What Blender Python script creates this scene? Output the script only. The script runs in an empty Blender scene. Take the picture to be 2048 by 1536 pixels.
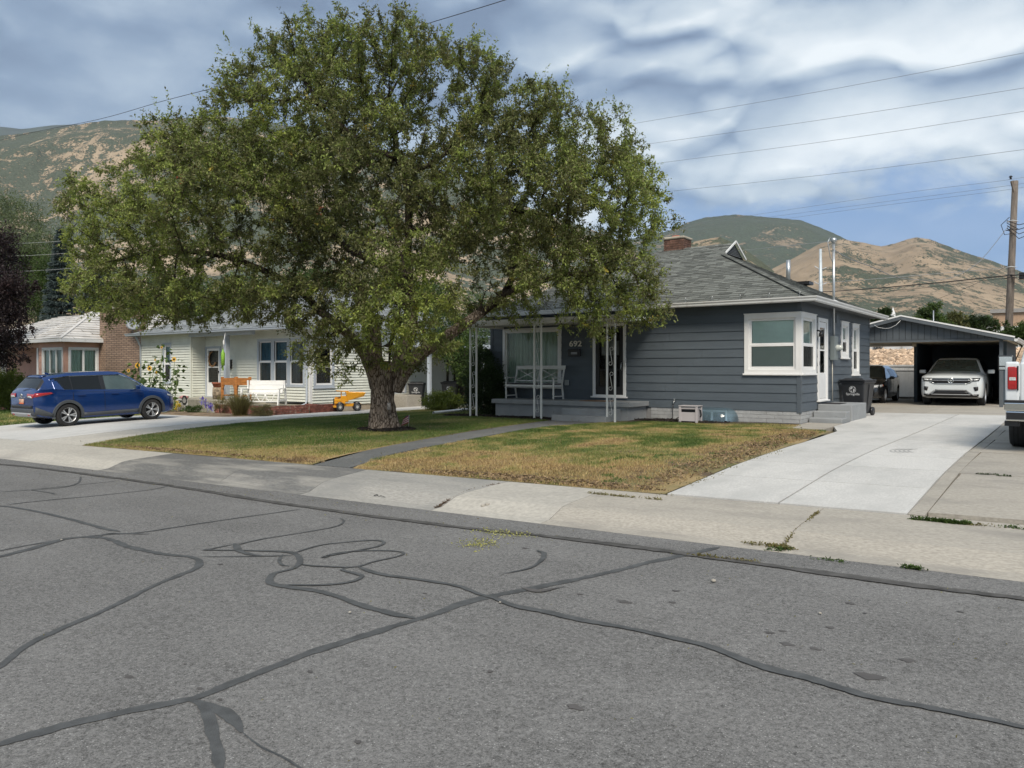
import bpy, bmesh, math, random
import numpy as np
from mathutils import Vector, Matrix
from mathutils.bvhtree import BVHTree
R = math.radians
random.seed(7); RNG = np.random.default_rng(11)
sc = bpy.context.scene
COL = sc.collection
# ------------------------------------------------------------------ camera
EYE = 1.6
YAW = R(36.0)
FPX = 1540.0
cam_d = bpy.data.cameras.new('camera'); cam = bpy.data.objects.new('camera', cam_d); COL.objects.link(cam)
cam_d.sensor_width = 36.0; cam_d.lens = 36.0*FPX/2048.0
cam_d.shift_y = -30.0/2048.0
cam_d.clip_start = 0.1; cam_d.clip_end = 60000
cam.location = (0, 0, EYE); cam.rotation_euler = (R(90), 0, YAW)
sc.camera = cam
# ------------------------------------------------------------------ colour management and sampling
vs = sc.view_settings
vs.view_transform = 'Standard'; vs.look = 'None'; vs.exposure = 1.5; vs.gamma = 1.0; vs.use_curve_mapping = False
cy = sc.cycles
cy.use_denoising = True
try: cy.denoiser = 'OPENIMAGEDENOISE'; cy.denoising_input_passes = 'RGB_ALBEDO_NORMAL'; cy.denoising_prefilter = 'ACCURATE'
except Exception: pass
cy.max_bounces = 6; cy.diffuse_bounces = 3; cy.glossy_bounces = 3; cy.transmission_bounces = 4; cy.transparent_max_bounces = 8; cy.volume_bounces = 0
cy.sample_clamp_indirect = 6.0
try: cy.use_light_tree = True
except Exception: pass
# ------------------------------------------------------------------ sky and sun (broken overcast)
SUN_AZ = R(118)      # direction towards the sun, from +X counter-clockwise handled below
SUN_DIR = Vector((0.50, -0.62, 0.85)).normalized()
w = bpy.data.worlds.new("World"); sc.world = w; w.use_nodes = True
nt = w.node_tree; N = nt.nodes; L = nt.links
for n in list(N): N.remove(n)
def nd(tree, t, **kw):
    n = tree.nodes.new(t)
    for k, v in kw.items(): setattr(n, k, v)
    return n
out = nd(nt, 'ShaderNodeOutputWorld')
sky = nd(nt, 'ShaderNodeTexSky'); sky.sky_type = 'NISHITA'; sky.sun_disc = False
sky.sun_elevation = math.asin(SUN_DIR.z); sky.sun_rotation = math.atan2(SUN_DIR.x, SUN_DIR.y); sky.altitude = 1400; sky.air_density = 1.2; sky.dust_density = 0.7; sky.ozone_density = 1.5
bg_sky = nd(nt, 'ShaderNodeBackground'); bg_sky.inputs['Strength'].default_value = 0.06
bg_cl = nd(nt, 'ShaderNodeBackground'); bg_cl.inputs['Strength'].default_value = 0.43
mixs = nd(nt, 'ShaderNodeMixShader')
tc = nd(nt, 'ShaderNodeTexCoord')
sep = nd(nt, 'ShaderNodeSeparateXYZ'); L.new(tc.outputs['Generated'], sep.inputs[0])
def math_n(tree, op, a, b=None, clamp=False, c=None):
    n = tree.nodes.new('ShaderNodeMath'); n.operation = op; n.use_clamp = clamp
    for i, v in enumerate((a, b, c)):
        if v is None: continue
        if isinstance(v, (int, float)): n.inputs[i].default_value = v
        else: tree.links.new(v, n.inputs[i])
    return n.outputs[0]
def W(op, a, b=None, clamp=False, c=None): return math_n(nt, op, a, b, clamp, c)
# cloud layer coordinates: the direction projected on a flat deck
zc = W('MAXIMUM', sep.outputs['Z'], 0.0); den = W('ADD', zc, 0.34)
cx_ = W('DIVIDE', sep.outputs['X'], den); cy_ = W('DIVIDE', sep.outputs['Y'], den)
comb = nd(nt, 'ShaderNodeCombineXYZ'); L.new(cx_, comb.inputs[0]); L.new(cy_, comb.inputs[1])
def wnoise(scale, detail, rough, dist=0.0, off=(0, 0, 0), src=None):
    m = nd(nt, 'ShaderNodeMapping'); m.inputs['Location'].default_value = off
    L.new(src or comb.outputs[0], m.inputs[0])
    n = nd(nt, 'ShaderNodeTexNoise', noise_dimensions='2D'); n.inputs['Scale'].default_value = scale; n.inputs['Detail'].default_value = detail
    n.inputs['Roughness'].default_value = rough; n.inputs['Distortion'].default_value = dist
    L.new(m.outputs[0], n.inputs['Vector']); return n.outputs['Fac']
def ramp(tree, fac, stops, interp='EASE'):
    r = tree.nodes.new('ShaderNodeValToRGB'); r.color_ramp.interpolation = interp
    el = r.color_ramp.elements
    while len(el) < len(stops): el.new(0.5)
    for e, (p, c) in zip(el, stops): e.position = p; e.color = (*c, 1) if len(c) == 3 else c
    tree.links.new(fac, r.inputs[0]); return r.outputs[0]
def dirmask(v, lo, hi, tree=nt):      # 0 away from a direction, 1 at it
    d = nd(nt, 'ShaderNodeVectorMath', operation='DOT_PRODUCT'); nv = Vector(v).normalized()
    L.new(tc.outputs['Generated'], d.inputs[0]); d.inputs[1].default_value = nv
    mr = nd(nt, 'ShaderNodeMapRange', interpolation_type='SMOOTHSTEP'); mr.inputs[1].default_value = lo; mr.inputs[2].default_value = hi
    L.new(d.outputs['Value'], mr.inputs[0]); return mr.outputs[0]
SX, CX = math.sin(YAW), math.cos(YAW)
def ray(px, py):
    u = (px-1024)/FPX
    return Vector((u*CX-SX, u*SX+CX, (738-py)/FPX))
n_big = wnoise(1.15, 5, 0.5, 0.15, (3.1, 1.7, 0.0))
n_mid = wnoise(4.2, 14, 0.62, 0.25, (0.4, 5.2, 0.0))
def d3(scale, detail, rough, typ='FBM', off=(0, 0, 0), sq=2.0):      # noise on the direction itself: lumps of even size
    m = nd(nt, 'ShaderNodeMapping'); m.inputs['Location'].default_value = off; m.inputs['Scale'].default_value = (1, 1, sq); L.new(tc.outputs['Generated'], m.inputs[0])
    n = nd(nt, 'ShaderNodeTexNoise', noise_type=typ, normalize=True); n.inputs['Scale'].default_value = scale; n.inputs['Detail'].default_value = detail; n.inputs['Roughness'].default_value = rough
    if typ != 'FBM': n.inputs['Offset'].default_value = .9; n.inputs['Gain'].default_value = 1.2; n.inputs['Lacunarity'].default_value = 2.15
    L.new(m.outputs[0], n.inputs['Vector']); return n.outputs['Fac']
soft = d3(3.2, 12, .60, off=(2.2, .7, 3.1))
b1 = W('SUBTRACT', 1.0, d3(5.5, 7, .42, 'RIDGED_MULTIFRACTAL', (7.3,3.1,1.9))); b1s = W('SUBTRACT', 1.0, d3(5.5, 7, .42, 'RIDGED_MULTIFRACTAL', (7.3,3.1,1.865)))
relief = W('SUBTRACT', b1, b1s)       # lit upper edges of the lumps
bright = dirmask(ray(1560, 10), 0.80, 0.995)
dark1 = dirmask(ray(330, -60), 0.86, 0.995)
dark2 = dirmask(ray(1080, 90), 0.965, 0.999)
left_glow = dirmask(ray(150, 150), 0.965, 0.9995)
lump = W('ADD', W('MULTIPLY', bright, 0.7), 0.3)
v = W('MULTIPLY', n_big, 0.55); v = W('ADD', v, W('MULTIPLY', soft, 0.75)); v = W('ADD', v, W('MULTIPLY', n_mid, 0.22)); v = W('ADD', v, W('MULTIPLY', lump, W('MULTIPLY', W('ADD', b1, -.7), 0.19))); v = W('ADD', v, W('MULTIPLY', lump, W('MULTIPLY', relief, 0.44))); v = W('ADD', v, -0.235)
v = W('ADD', v, W('MULTIPLY', bright, 0.20)); v = W('ADD', v, W('MULTIPLY', dark1, -0.24)); v = W('ADD', v, W('MULTIPLY', dark2, -0.16)); v = W('ADD', v, W('MULTIPLY', left_glow, 0.20))
cl_col = ramp(nt, v, [(0.20, (0.165, 0.225, 0.32)), (0.36, (0.24, 0.32, 0.43)), (0.50, (0.38, 0.465, 0.56)), (0.66, (0.56, 0.64, 0.70)), (0.92, (0.90, 0.945, 0.95))], 'LINEAR')
L.new(cl_col, bg_cl.inputs['Color'])
# the gap of clear deep blue low on the right, ragged edge
gap = dirmask(ray(1900, 580), 0.90, 0.975)
lowz = nd(nt, 'ShaderNodeMapRange', interpolation_type='SMOOTHSTEP'); lowz.inputs[1].default_value = 0.235; lowz.inputs[2].default_value = 0.17
zz = W('ADD', sep.outputs['Z'], W('MULTIPLY', W('ADD', n_mid, -0.5), 0.16)); L.new(zz, lowz.inputs[0])
clear = W('MULTIPLY', gap, lowz.outputs[0], clamp=True)
clear = W('MULTIPLY', clear, 0.88)
bg_gap = nd(nt, 'ShaderNodeBackground'); bg_gap.inputs['Color'].default_value = (0.135, 0.28, 0.56, 1); bg_gap.inputs['Strength'].default_value = 0.43
mixg = nd(nt, 'ShaderNodeMixShader'); L.new(clear, mixg.inputs[0]); L.new(bg_cl.outputs[0], mixg.inputs[1]); L.new(bg_gap.outputs[0], mixg.inputs[2])
mixs.inputs[0].default_value = 0.85
L.new(bg_sky.outputs[0], mixs.inputs[1]); L.new(sky.outputs[0], bg_sky.inputs['Color']); L.new(mixg.outputs[0], mixs.inputs[2])
L.new(mixs.outputs[0], out.inputs[0])
sun_d = bpy.data.lights.new('sun', 'SUN'); sun_d.energy = 1.5; sun_d.angle = R(24); sun_d.color = (1.0, 0.90, 0.76)
sun = bpy.data.objects.new('sun', sun_d); COL.objects.link(sun); sun.rotation_euler = SUN_DIR.to_track_quat('Z', 'Y').to_euler()

# ------------------------------------------------------------------ lie of the land
def lerp(t, P):
    if t <= P[0][0]: return P[0][1]
    for (a, u), (b, v) in zip(P, P[1:]):
        if t <= b: return u+(v-u)*(t-a)/(b-a)
    return P[-1][1]
BP = [(7.0, 0), (7.2, .01), (7.45, .06), (7.65, .09), (8.72, .135), (11, .23), (14, .3), (18, .33)]
TP = [(-60, -.8), (-44, -.5), (-38, -.3), (-30, -.18), (-24, -.1), (-20, 0.02), (-16, .16), (-5, .22), (5, .3), (60, .6)]
def zg(X, Y):
    a = .018*max(-120, min(120, X))+lerp(Y, BP)
    if Y <= 8.72: return a
    t = min(1, (Y-8.72)/9.0); t = t*t*(3-2*t)
    b = lerp(X, TP)+.004*max(0, min(60, Y-19))
    return a*(1-t)+b*t
def on_ground(px, py):
    d = ray(px, py); lo, hi = .5, 400
    for _ in range(50):
        m = (lo+hi)/2
        if EYE+d.z*m > zg(d.x*m, d.y*m): lo = m
        else: hi = m
    return Vector((d.x*lo, d.y*lo, EYE+d.z*lo))
def on_y(px, py, y): d = ray(px, py); t = y/d.y; return Vector((d.x*t, y, EYE+d.z*t))
def on_x(px, py, x): d = ray(px, py); t = x/d.x; return Vector((x, d.y*t, EYE+d.z*t))
def at_d(px, py, t): d = ray(px, py); return Vector((d.x*t, d.y*t, EYE+d.z*t))

# ------------------------------------------------------------------ object bookkeeping
def tag(o, label=None, cat=None, group=None, kind=None):
    if label: o['label'] = label
    if cat: o['category'] = cat
    if group: o['group'] = group
    if kind: o['kind'] = kind
    return o
def empty(name, loc=(0, 0, 0), rz=0.0, label=None, cat=None, group=None, kind=None, parent=None):
    o = bpy.data.objects.new(name, None); COL.objects.link(o); o.location = loc; o.rotation_euler = (0, 0, rz); o.empty_display_size = .2
    if parent: o.parent = parent
    return tag(o, label, cat, group, kind)
def copy_tree(o, parent=None, kids=None):
    c = o.copy(); COL.objects.link(c); c.parent = parent
    for k, v in list(c.items()): pass
    for ch in list(o.children): copy_tree(ch, c)
    return c
class MB:
    def __init__(s): s.v = []; s.f = []; s.sm = []; s.mi = []; s.cur = 0
    def add(s, V, F, smooth=False):
        b = len(s.v); s.v.extend([tuple(p) for p in V])
        for f in F: s.f.append([b+i for i in f]); s.sm.append(smooth); s.mi.append(s.cur)
        return s
    def box(s, x0, x1, y0, y1, z0, z1, M=None):
        V = [Vector((x, y, z)) for z in (z0, z1) for y in (y0, y1) for x in (x0, x1)]
        if M is not None: V = [M @ p for p in V]
        return s.add(V, [(0, 2, 3, 1), (4, 5, 7, 6), (0, 1, 5, 4), (1, 3, 7, 5), (3, 2, 6, 7), (2, 0, 4, 6)])
    def quad(s, a, b, c, d, smooth=False): return s.add([a, b, c, d], [(0, 1, 2, 3)], smooth)
    def bar(s, a, b, w, h=None, up=(0, 0, 1)):      # rectangular bar between two points
        a = Vector(a); b = Vector(b); h = h or w; d = (b-a).normalized(); u = Vector(up)
        if abs(d.dot(u)) > .98: u = Vector((0, 1, 0))
        x = d.cross(u).normalized(); y = x.cross(d)
        V = [p+x*sx*w/2+y*sy*h/2 for p in (a, b) for sy in (-1, 1) for sx in (-1, 1)]
        return s.add(V, [(0, 2, 3, 1), (4, 5, 7, 6), (0, 1, 5, 4), (1, 3, 7, 5), (3, 2, 6, 7), (2, 0, 4, 6)])
    def tube(s, P, r, n=8, cap=True, smooth=True):
        P = [Vector(p) for p in P]; rs = r if isinstance(r, (list, tuple)) else [r]*len(P)
        V = []; F = []; prev = None
        for i, p in enumerate(P):
            d = (P[min(i+1, len(P)-1)]-P[max(i-1, 0)])
            d = d.normalized() if d.length > 1e-9 else Vector((0, 0, 1))
            if prev is None:
                x = d.orthogonal().normalized()
            else:
                x = prev-d*prev.dot(d)
                x = x.normalized() if x.length > 1e-6 else d.orthogonal().normalized()
            prev = x; y = d.cross(x)
            for k in range(n):
                a = 2*math.pi*k/n; V.append(p+(x*math.cos(a)+y*math.sin(a))*rs[i])
        for i in range(len(P)-1):
            for k in range(n): F.append((i*n+k, i*n+(k+1) % n, (i+1)*n+(k+1) % n, (i+1)*n+k))
        s.add(V, F, smooth)
        if cap:
            b = len(s.v)-len(V)
            for ring, rev in ((0, True), (len(P)-1, False)):
                idx = [b+ring*n+k for k in range(n)]
                s.f.append(idx[::-1] if rev else idx); s.sm.append(False); s.mi.append(s.cur)
        return s
    def lathe(s, prof, c=(0, 0, 0), axis='z', n=24, smooth=True, M=None):     # prof: (r, h) pairs
        V = []; F = []; c = Vector(c)
        for r, h in prof:
            for k in range(n):
                a = 2*math.pi*k/n; q = (r*math.cos(a), r*math.sin(a))
                p = Vector((q[0], q[1], h)) if axis == 'z' else (Vector((q[0], h, q[1])) if axis == 'y' else Vector((h, q[0], q[1])))
                V.append(c+p if M is None else M @ (c+p))
        for i in range(len(prof)-1):
            for k in range(n): F.append((i*n+k, i*n+(k+1) % n, (i+1)*n+(k+1) % n, (i+1)*n+k))
        return s.add(V, F, smooth)
    def prism(s, poly, z0, z1, M=None, smooth=False):       # poly (x, y), any orientation
        n = len(poly); V = [Vector((x, y, z0)) for x, y in poly]+[Vector((x, y, z1)) for x, y in poly]
        if M is not None: V = [M @ p for p in V]
        return s.add(V, [tuple(range(n))[::-1], tuple(range(n, 2*n))]+[(i, (i+1) % n, n+(i+1) % n, n+i) for i in range(n)], smooth)
    def build(s, name, mat, parent=None, bev=0.0, rand=False, recalc=False, kind=None, loc=None):
        me = bpy.data.meshes.new(name); me.from_pydata(s.v, [], s.f)
        for m in (mat if isinstance(mat, (list, tuple)) else [mat]): me.materials.append(m)
        if len(s.f):
            me.polygons.foreach_set('use_smooth', s.sm); me.polygons.foreach_set('material_index', s.mi)
        if recalc:
            bm = bmesh.new(); bm.from_mesh(me); bmesh.ops.recalc_face_normals(bm, faces=bm.faces); bm.to_mesh(me); bm.free()
        o = bpy.data.objects.new(name, me); COL.objects.link(o)
        if parent: o.parent = parent
        if loc: o.location = loc
        if bev:
            m = o.modifiers.new('edge', 'BEVEL'); m.width = bev; m.segments = 2; m.limit_method = 'ANGLE'; m.angle_limit = R(40)
        if kind: o['kind'] = kind
        return o
def sharp(o, ang=35):
    me = o.data; bm = bmesh.new(); bm.from_mesh(me)
    for e in bm.edges:
        e.smooth = not (len(e.link_faces) != 2 or e.calc_face_angle(0) > R(ang))
    for f in bm.faces: f.smooth = True
    bm.to_mesh(me); bm.free(); return o
def sweep(mb, prof, path, cap=True):     # prof (n, z): n outward of travel (right-hand side), mitred corners, horizontal path
    P = [Vector(p) for p in path]; V = []; m = len(prof)
    for i, p in enumerate(P):
        d0 = (P[i]-P[i-1]) if i else (P[1]-P[0]); d1 = (P[i+1]-P[i]) if i < len(P)-1 else d0
        a = Vector((d0.y, -d0.x, 0)).normalized(); b = Vector((d1.y, -d1.x, 0)).normalized()
        nrm = (a+b); nrm = nrm/max(.2, nrm.length_squared)*2
        V += [p+nrm*q+Vector((0, 0, z)) for q, z in prof]
    F = [(i*m+k, i*m+(k+1) % m, (i+1)*m+(k+1) % m, (i+1)*m+k) for i in range(len(P)-1) for k in range(m)]
    if cap: F += [tuple(range(m))[::-1], tuple((len(P)-1)*m+k for k in range(m))]
    return mb.add(V, F)
# ------------------------------------------------------------------ materials
def mat(name, col, rough=.6, metal=0.0, var=.12, vscale=3.0, bump=0.0, bscale=40.0, coat=0.0, spec=.5, detail=4, col2=None, fac=(.35, .65), obj_rand=0.0, island=0.0, trans=0.0, alpha=1.0, stretch=None, dirt=None, gen=False):
    m = bpy.data.materials.new(name); m.use_nodes = True; t = m.node_tree; b = t.nodes['Principled BSDF']
    b.inputs['Roughness'].default_value = rough; b.inputs['Metallic'].default_value = metal
    b.inputs['Specular IOR Level'].default_value = spec; b.inputs['Coat Weight'].default_value = coat; b.inputs['Coat Roughness'].default_value = .04
    b.inputs['Transmission Weight'].default_value = trans; b.inputs['Alpha'].default_value = alpha
    co = nd(t, 'ShaderNodeTexCoord'); vec = co.outputs['Object']
    if gen:
        g = nd(t, 'ShaderNodeNewGeometry'); vec = g.outputs['Position']
    if stretch:
        mp = nd(t, 'ShaderNodeMapping'); mp.inputs['Scale'].default_value = stretch; t.links.new(vec, mp.inputs[0]); vec = mp.outputs[0]
    c1 = Vector(col); c2 = Vector(col2) if col2 else c1*(1-var)
    if not col2: c1 = c1*(1+var*.6)
    n = nd(t, 'ShaderNodeTexNoise'); n.inputs['Scale'].default_value = vscale; n.inputs['Detail'].default_value = detail; n.inputs['Roughness'].default_value = .6
    t.links.new(vec, n.inputs['Vector'])
    c = ramp(t, n.outputs['Fac'], [(fac[0], tuple(c2)), (fac[1], tuple(c1))], 'LINEAR')
    if dirt:        # (colour, scale, low, high): shapely stains and wear
        n2 = nd(t, 'ShaderNodeTexNoise'); n2.inputs['Scale'].default_value = dirt[1]; n2.inputs['Detail'].default_value = 7; n2.inputs['Roughness'].default_value = .65
        t.links.new(vec, n2.inputs['Vector'])
        mr = nd(t, 'ShaderNodeMapRange'); mr.inputs[1].default_value = dirt[2]; mr.inputs[2].default_value = dirt[3]; t.links.new(n2.outputs['Fac'], mr.inputs[0])
        mx = nd(t, 'ShaderNodeMix', data_type='RGBA'); t.links.new(mr.outputs[0], mx.inputs[0]); t.links.new(c, mx.inputs[6]); mx.inputs[7].default_value = (*dirt[0], 1); c = mx.outputs[2]
    if obj_rand or island:
        g = nd(t, 'ShaderNodeNewGeometry'); oi = nd(t, 'ShaderNodeObjectInfo')
        r = g.outputs['Random Per Island'] if island else oi.outputs['Random']; amt = island or obj_rand
        mr = nd(t, 'ShaderNodeMapRange'); mr.inputs[3].default_value = 1-amt; mr.inputs[4].default_value = 1+amt; t.links.new(r, mr.inputs[0])
        h = nd(t, 'ShaderNodeHueSaturation'); t.links.new(mr.outputs[0], h.inputs['Value']); t.links.new(c, h.inputs['Color']); c = h.outputs[0]
    t.links.new(c, b.inputs['Base Color'])
    if bump:
        nb = nd(t, 'ShaderNodeTexNoise'); nb.inputs['Scale'].default_value = bscale; nb.inputs['Detail'].default_value = 5; t.links.new(vec, nb.inputs['Vector'])
        bp = nd(t, 'ShaderNodeBump'); bp.inputs['Strength'].default_value = min(1, bump); bp.inputs['Distance'].default_value = .01*max(1, bump)
        t.links.new(nb.outputs['Fac'], bp.inputs['Height']); t.links.new(bp.outputs[0], b.inputs['Normal'])
    return m
def glass(name, tint=(.9, .95, .93), rough=0.02):      # thin window pane: clear with mirror reflection
    m = bpy.data.materials.new(name); m.use_nodes = True; t = m.node_tree; t.nodes.remove(t.nodes['Principled BSDF']); o = t.nodes['Material Output']
    tr = nd(t, 'ShaderNodeBsdfTransparent'); tr.inputs[0].default_value = (*tint, 1)
    gl = nd(t, 'ShaderNodeBsdfGlossy'); gl.inputs['Roughness'].default_value = rough; gl.inputs[0].default_value = (1, 1, 1, 1)
    fr = nd(t, 'ShaderNodeFresnel'); fr.inputs[0].default_value = 1.42
    mx = nd(t, 'ShaderNodeMixShader'); t.links.new(fr.outputs[0], mx.inputs[0]); t.links.new(tr.outputs[0], mx.inputs[1]); t.links.new(gl.outputs[0], mx.inputs[2]); t.links.new(mx.outputs[0], o.inputs[0])
    return m
# ------------------------------------------------------------------ numpy noise
def _hash(ix, iy, seed):
    h = (ix.astype(np.int64)*374761393+iy.astype(np.int64)*668265263+seed*974634777) & 0x7fffffff
    h = (h ^ (h >> 13))*1274126177 & 0x7fffffff
    return ((h ^ (h >> 16)) & 0xffff)/65535.0
def vnoise(x, y, seed=0):
    ix = np.floor(x); iy = np.floor(y); fx = x-ix; fy = y-iy; fx = fx*fx*(3-2*fx); fy = fy*fy*(3-2*fy)
    a = _hash(ix, iy, seed); b = _hash(ix+1, iy, seed); c = _hash(ix, iy+1, seed); d = _hash(ix+1, iy+1, seed)
    return (a*(1-fx)+b*fx)*(1-fy)+(c*(1-fx)+d*fx)*fy
def fbm(x, y, seed=0, octv=5, gain=.5, ridged=False):
    s = np.zeros_like(x, dtype=float); a = 1.0; tot = 0; f = 1.0
    for i in range(octv):
        n = vnoise(x*f+i*17.3, y*f-i*9.1, seed+i)
        if ridged: n = 1-np.abs(2*n-1)
        s += a*n; tot += a; a *= gain; f *= 2.03
    return s/tot
def np_mesh(name, V, F, m, parent=None, smooth=False, kind=None, attr=None):
    V = np.asarray(V, dtype=np.float32); F = np.asarray(F, dtype=np.int32); k = F.shape[1]
    me = bpy.data.meshes.new(name); me.vertices.add(len(V)); me.vertices.foreach_set('co', V.ravel())
    me.loops.add(F.size); me.loops.foreach_set('vertex_index', F.ravel())
    me.polygons.add(len(F)); me.polygons.foreach_set('loop_start', np.arange(0, F.size, k, dtype=np.int32))
    try: me.polygons.foreach_set('loop_total', np.full(len(F), k, dtype=np.int32))
    except Exception: pass
    me.polygons.foreach_set('use_smooth', np.full(len(F), smooth, dtype=bool))
    me.update(calc_edges=True)
    if attr:
        for an, arr in attr.items():
            a = me.attributes.new(an, 'FLOAT', 'POINT'); a.data.foreach_set('value', np.asarray(arr, dtype=np.float32))
    for q in (m if isinstance(m, (list, tuple)) else [m]): me.materials.append(q)
    o = bpy.data.objects.new(name, me); COL.objects.link(o)
    if parent: o.parent = parent
    if kind: o['kind'] = kind
    return o
def grid_faces(nx, ny):
    i = np.arange(nx-1)[:, None]*ny+np.arange(ny-1)[None, :]
    return np.stack([i, i+ny, i+ny+1, i+1], -1).reshape(-1, 4)
def text_mesh(s, size, loc, rot, m, name, parent, ext=.002, bold=0.0, sx=1.0):
    c = bpy.data.curves.new(name, 'FONT'); c.body = s; c.size = size; c.extrude = ext; c.offset = bold; c.align_x = 'CENTER'; c.align_y = 'CENTER'; c.resolution_u = 3
    t = bpy.data.objects.new(name, c); COL.objects.link(t)
    dg = bpy.context.evaluated_depsgraph_get(); me = bpy.data.meshes.new_from_object(t.evaluated_get(dg)); me.name = name
    bpy.data.objects.remove(t); o = bpy.data.objects.new(name, me); COL.objects.link(o); me.materials.clear(); me.materials.append(m)
    if parent: o.parent = parent
    o.location = loc; o.rotation_euler = rot; o.scale = (sx, 1, 1)
    return o
# ================================================================== setting: ground, road, pavements
M_ground = mat('dry_earth', (.16, .13, .08), .95, var=.4, vscale=.15, col2=(.09, .085, .04), gen=True)
def road_mat(name, base, grain=1.0):
    m = bpy.data.materials.new(name); m.use_nodes = True; t = m.node_tree; b = t.nodes['Principled BSDF']
    g = nd(t, 'ShaderNodeNewGeometry'); P = g.outputs['Position']
    def nz(s, d=3, r=.6, st=None):
        v = P
        if st: mp = nd(t, 'ShaderNodeMapping'); mp.inputs['Scale'].default_value = st; t.links.new(P, mp.inputs[0]); v = mp.outputs[0]
        n = nd(t, 'ShaderNodeTexNoise'); n.inputs['Scale'].default_value = s; n.inputs['Detail'].default_value = d; n.inputs['Roughness'].default_value = r; t.links.new(v, n.inputs['Vector']); return n.outputs['Fac']
    f1 = nz(95, 4, .8); f1b = nz(34, 3, .7); f1c = nz(260, 2, .8); f2 = nz(1.1, 6, .6, (.45, 1, 1)); f3 = nz(9, 4, .6)
    vo = nd(t, 'ShaderNodeTexVoronoi'); vo.inputs['Scale'].default_value = 62; t.links.new(P, vo.inputs['Vector'])
    s = math_n(t, 'MULTIPLY', math_n(t, 'ADD', f1, -.5), 3.0*grain)
    s = math_n(t, 'ADD', s, math_n(t, 'MULTIPLY', math_n(t, 'ADD', f1b, -.5), 1.8*grain))
    s = math_n(t, 'ADD', s, math_n(t, 'MULTIPLY', math_n(t, 'ADD', f1c, -.5), 1.8*grain))
    s = math_n(t, 'ADD', s, math_n(t, 'MULTIPLY', math_n(t, 'ADD', f2, -.5), .75))
    s = math_n(t, 'ADD', s, math_n(t, 'MULTIPLY', math_n(t, 'ADD', f3, -.5), .25))
    st = math_n(t, 'LESS_THAN', vo.outputs['Distance'], .2); hs = nd(t, 'ShaderNodeSeparateColor'); t.links.new(vo.outputs['Color'], hs.inputs[0])
    st = math_n(t, 'MULTIPLY', st, math_n(t, 'GREATER_THAN', hs.outputs[0], .74))
    s = math_n(t, 'ADD', s, math_n(t, 'MULTIPLY', st, 1.3*grain))
    s = math_n(t, 'ADD', s, 1.0); s = math_n(t, 'MAXIMUM', s, .25)
    mx = nd(t, 'ShaderNodeVectorMath', operation='SCALE'); mx.inputs[0].default_value = base; t.links.new(s, mx.inputs['Scale']); t.links.new(mx.outputs[0], b.inputs['Base Color'])
    b.inputs['Roughness'].default_value = .9; b.inputs['Specular IOR Level'].default_value = .25
    bp = nd(t, 'ShaderNodeBump'); bp.inputs['Strength'].default_value = .5*grain; bp.inputs['Distance'].default_value = .006; t.links.new(f1, bp.inputs['Height']); t.links.new(bp.outputs[0], b.inputs['Normal'])
    return m
M_road = road_mat('asphalt', (.152, .151, .148))
M_seam2 = mat('worn_tar', (.088, .086, .083), .85, var=.35, vscale=7, bump=.4, bscale=120, gen=True, spec=.2)
M_seam = mat('tar_seam', (.080, .084, .086), .75, var=.25, vscale=9, bump=.4, bscale=120, gen=True, spec=.3)
M_oil = mat('oil_spot', (.085, .08, .078), .8, var=.2, gen=True)
def conc(name, c, dirtc=None, lo=.52, hi=.78, grain=.10, sc=1.2, st=None):
    m = mat(name, c, .85, var=grain+.05, vscale=sc*22, detail=9, bump=.25, bscale=140, gen=True, dirt=(dirtc, sc*.8, lo, hi) if dirtc else None, spec=.3, obj_rand=.05, stretch=st)
    return m
M_con_new = conc('new_concrete', (.52, .515, .495), (.41, .41, .395), .45, .72, .08, 1.3, (1.6, .7, 1))
M_con_old = conc('old_concrete', (.37, .345, .30), (.25, .235, .21), .48, .74, .16, 1.6, (.7, 1.5, 1))
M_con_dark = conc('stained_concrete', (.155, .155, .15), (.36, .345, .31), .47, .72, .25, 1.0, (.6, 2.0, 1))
M_con_pale = conc('pale_concrete', (.44, .42, .375), (.30, .285, .26), .5, .8, .12, .8)
M_con_mid = conc('grey_concrete', (.33, .32, .295), (.22, .22, .21), .45, .7, .15, 1.1, (.7, 1.6, 1))
M_path = conc('dark_path', (.13, .135, .135), (.19, .19, .185), .5, .75, .2, 1.5)
M_soil = mat('soil', (.06, .042, .028), .95, var=.5, vscale=14, bump=.9, bscale=60, gen=True)
M_lawn = mat('lawn_base', (.12, .12, .045), .95, col2=(.30, .22, .105), vscale=.55, detail=7, fac=(.42, .6), bump=.6, bscale=50, gen=True, dirt=((.10, .07, .045), 1.7, .54, .62))

xs = np.concatenate([-np.geomspace(9000, 90, 14), np.arange(-84, 61, 4.0), np.geomspace(66, 9000, 14)])
ys = np.concatenate([-np.geomspace(4000, 14, 10), np.arange(-10, 24, 1.0), np.arange(25, 81, 5.0), np.geomspace(90, 9000, 12)])
gx, gy = np.meshgrid(xs, ys, indexing='ij')
gz = np.array([[zg(x, y) for y in ys] for x in xs])-.09
np_mesh('ground', np.stack([gx, gy, gz], -1).reshape(-1, 3), grid_faces(len(xs), len(ys)), M_ground, kind='structure', smooth=True)
road = MB(); X = list(np.arange(-120, 81, 10.0))
for a, b in zip(X, X[1:]):
    road.quad((a, -5, zg(a, -5)-.02), (b, -5, zg(b, -5)-.02), (b, 6.99, zg(b, 6.99)-.006), (a, 6.99, zg(a, 6.99)-.006))
road = tag(road.build('road', M_road), kind='structure')
def gz_(x, y): return zg(x, y)-.006-(.014*(6.99-y)/11.99 if y < 6.99 else 0)
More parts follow.
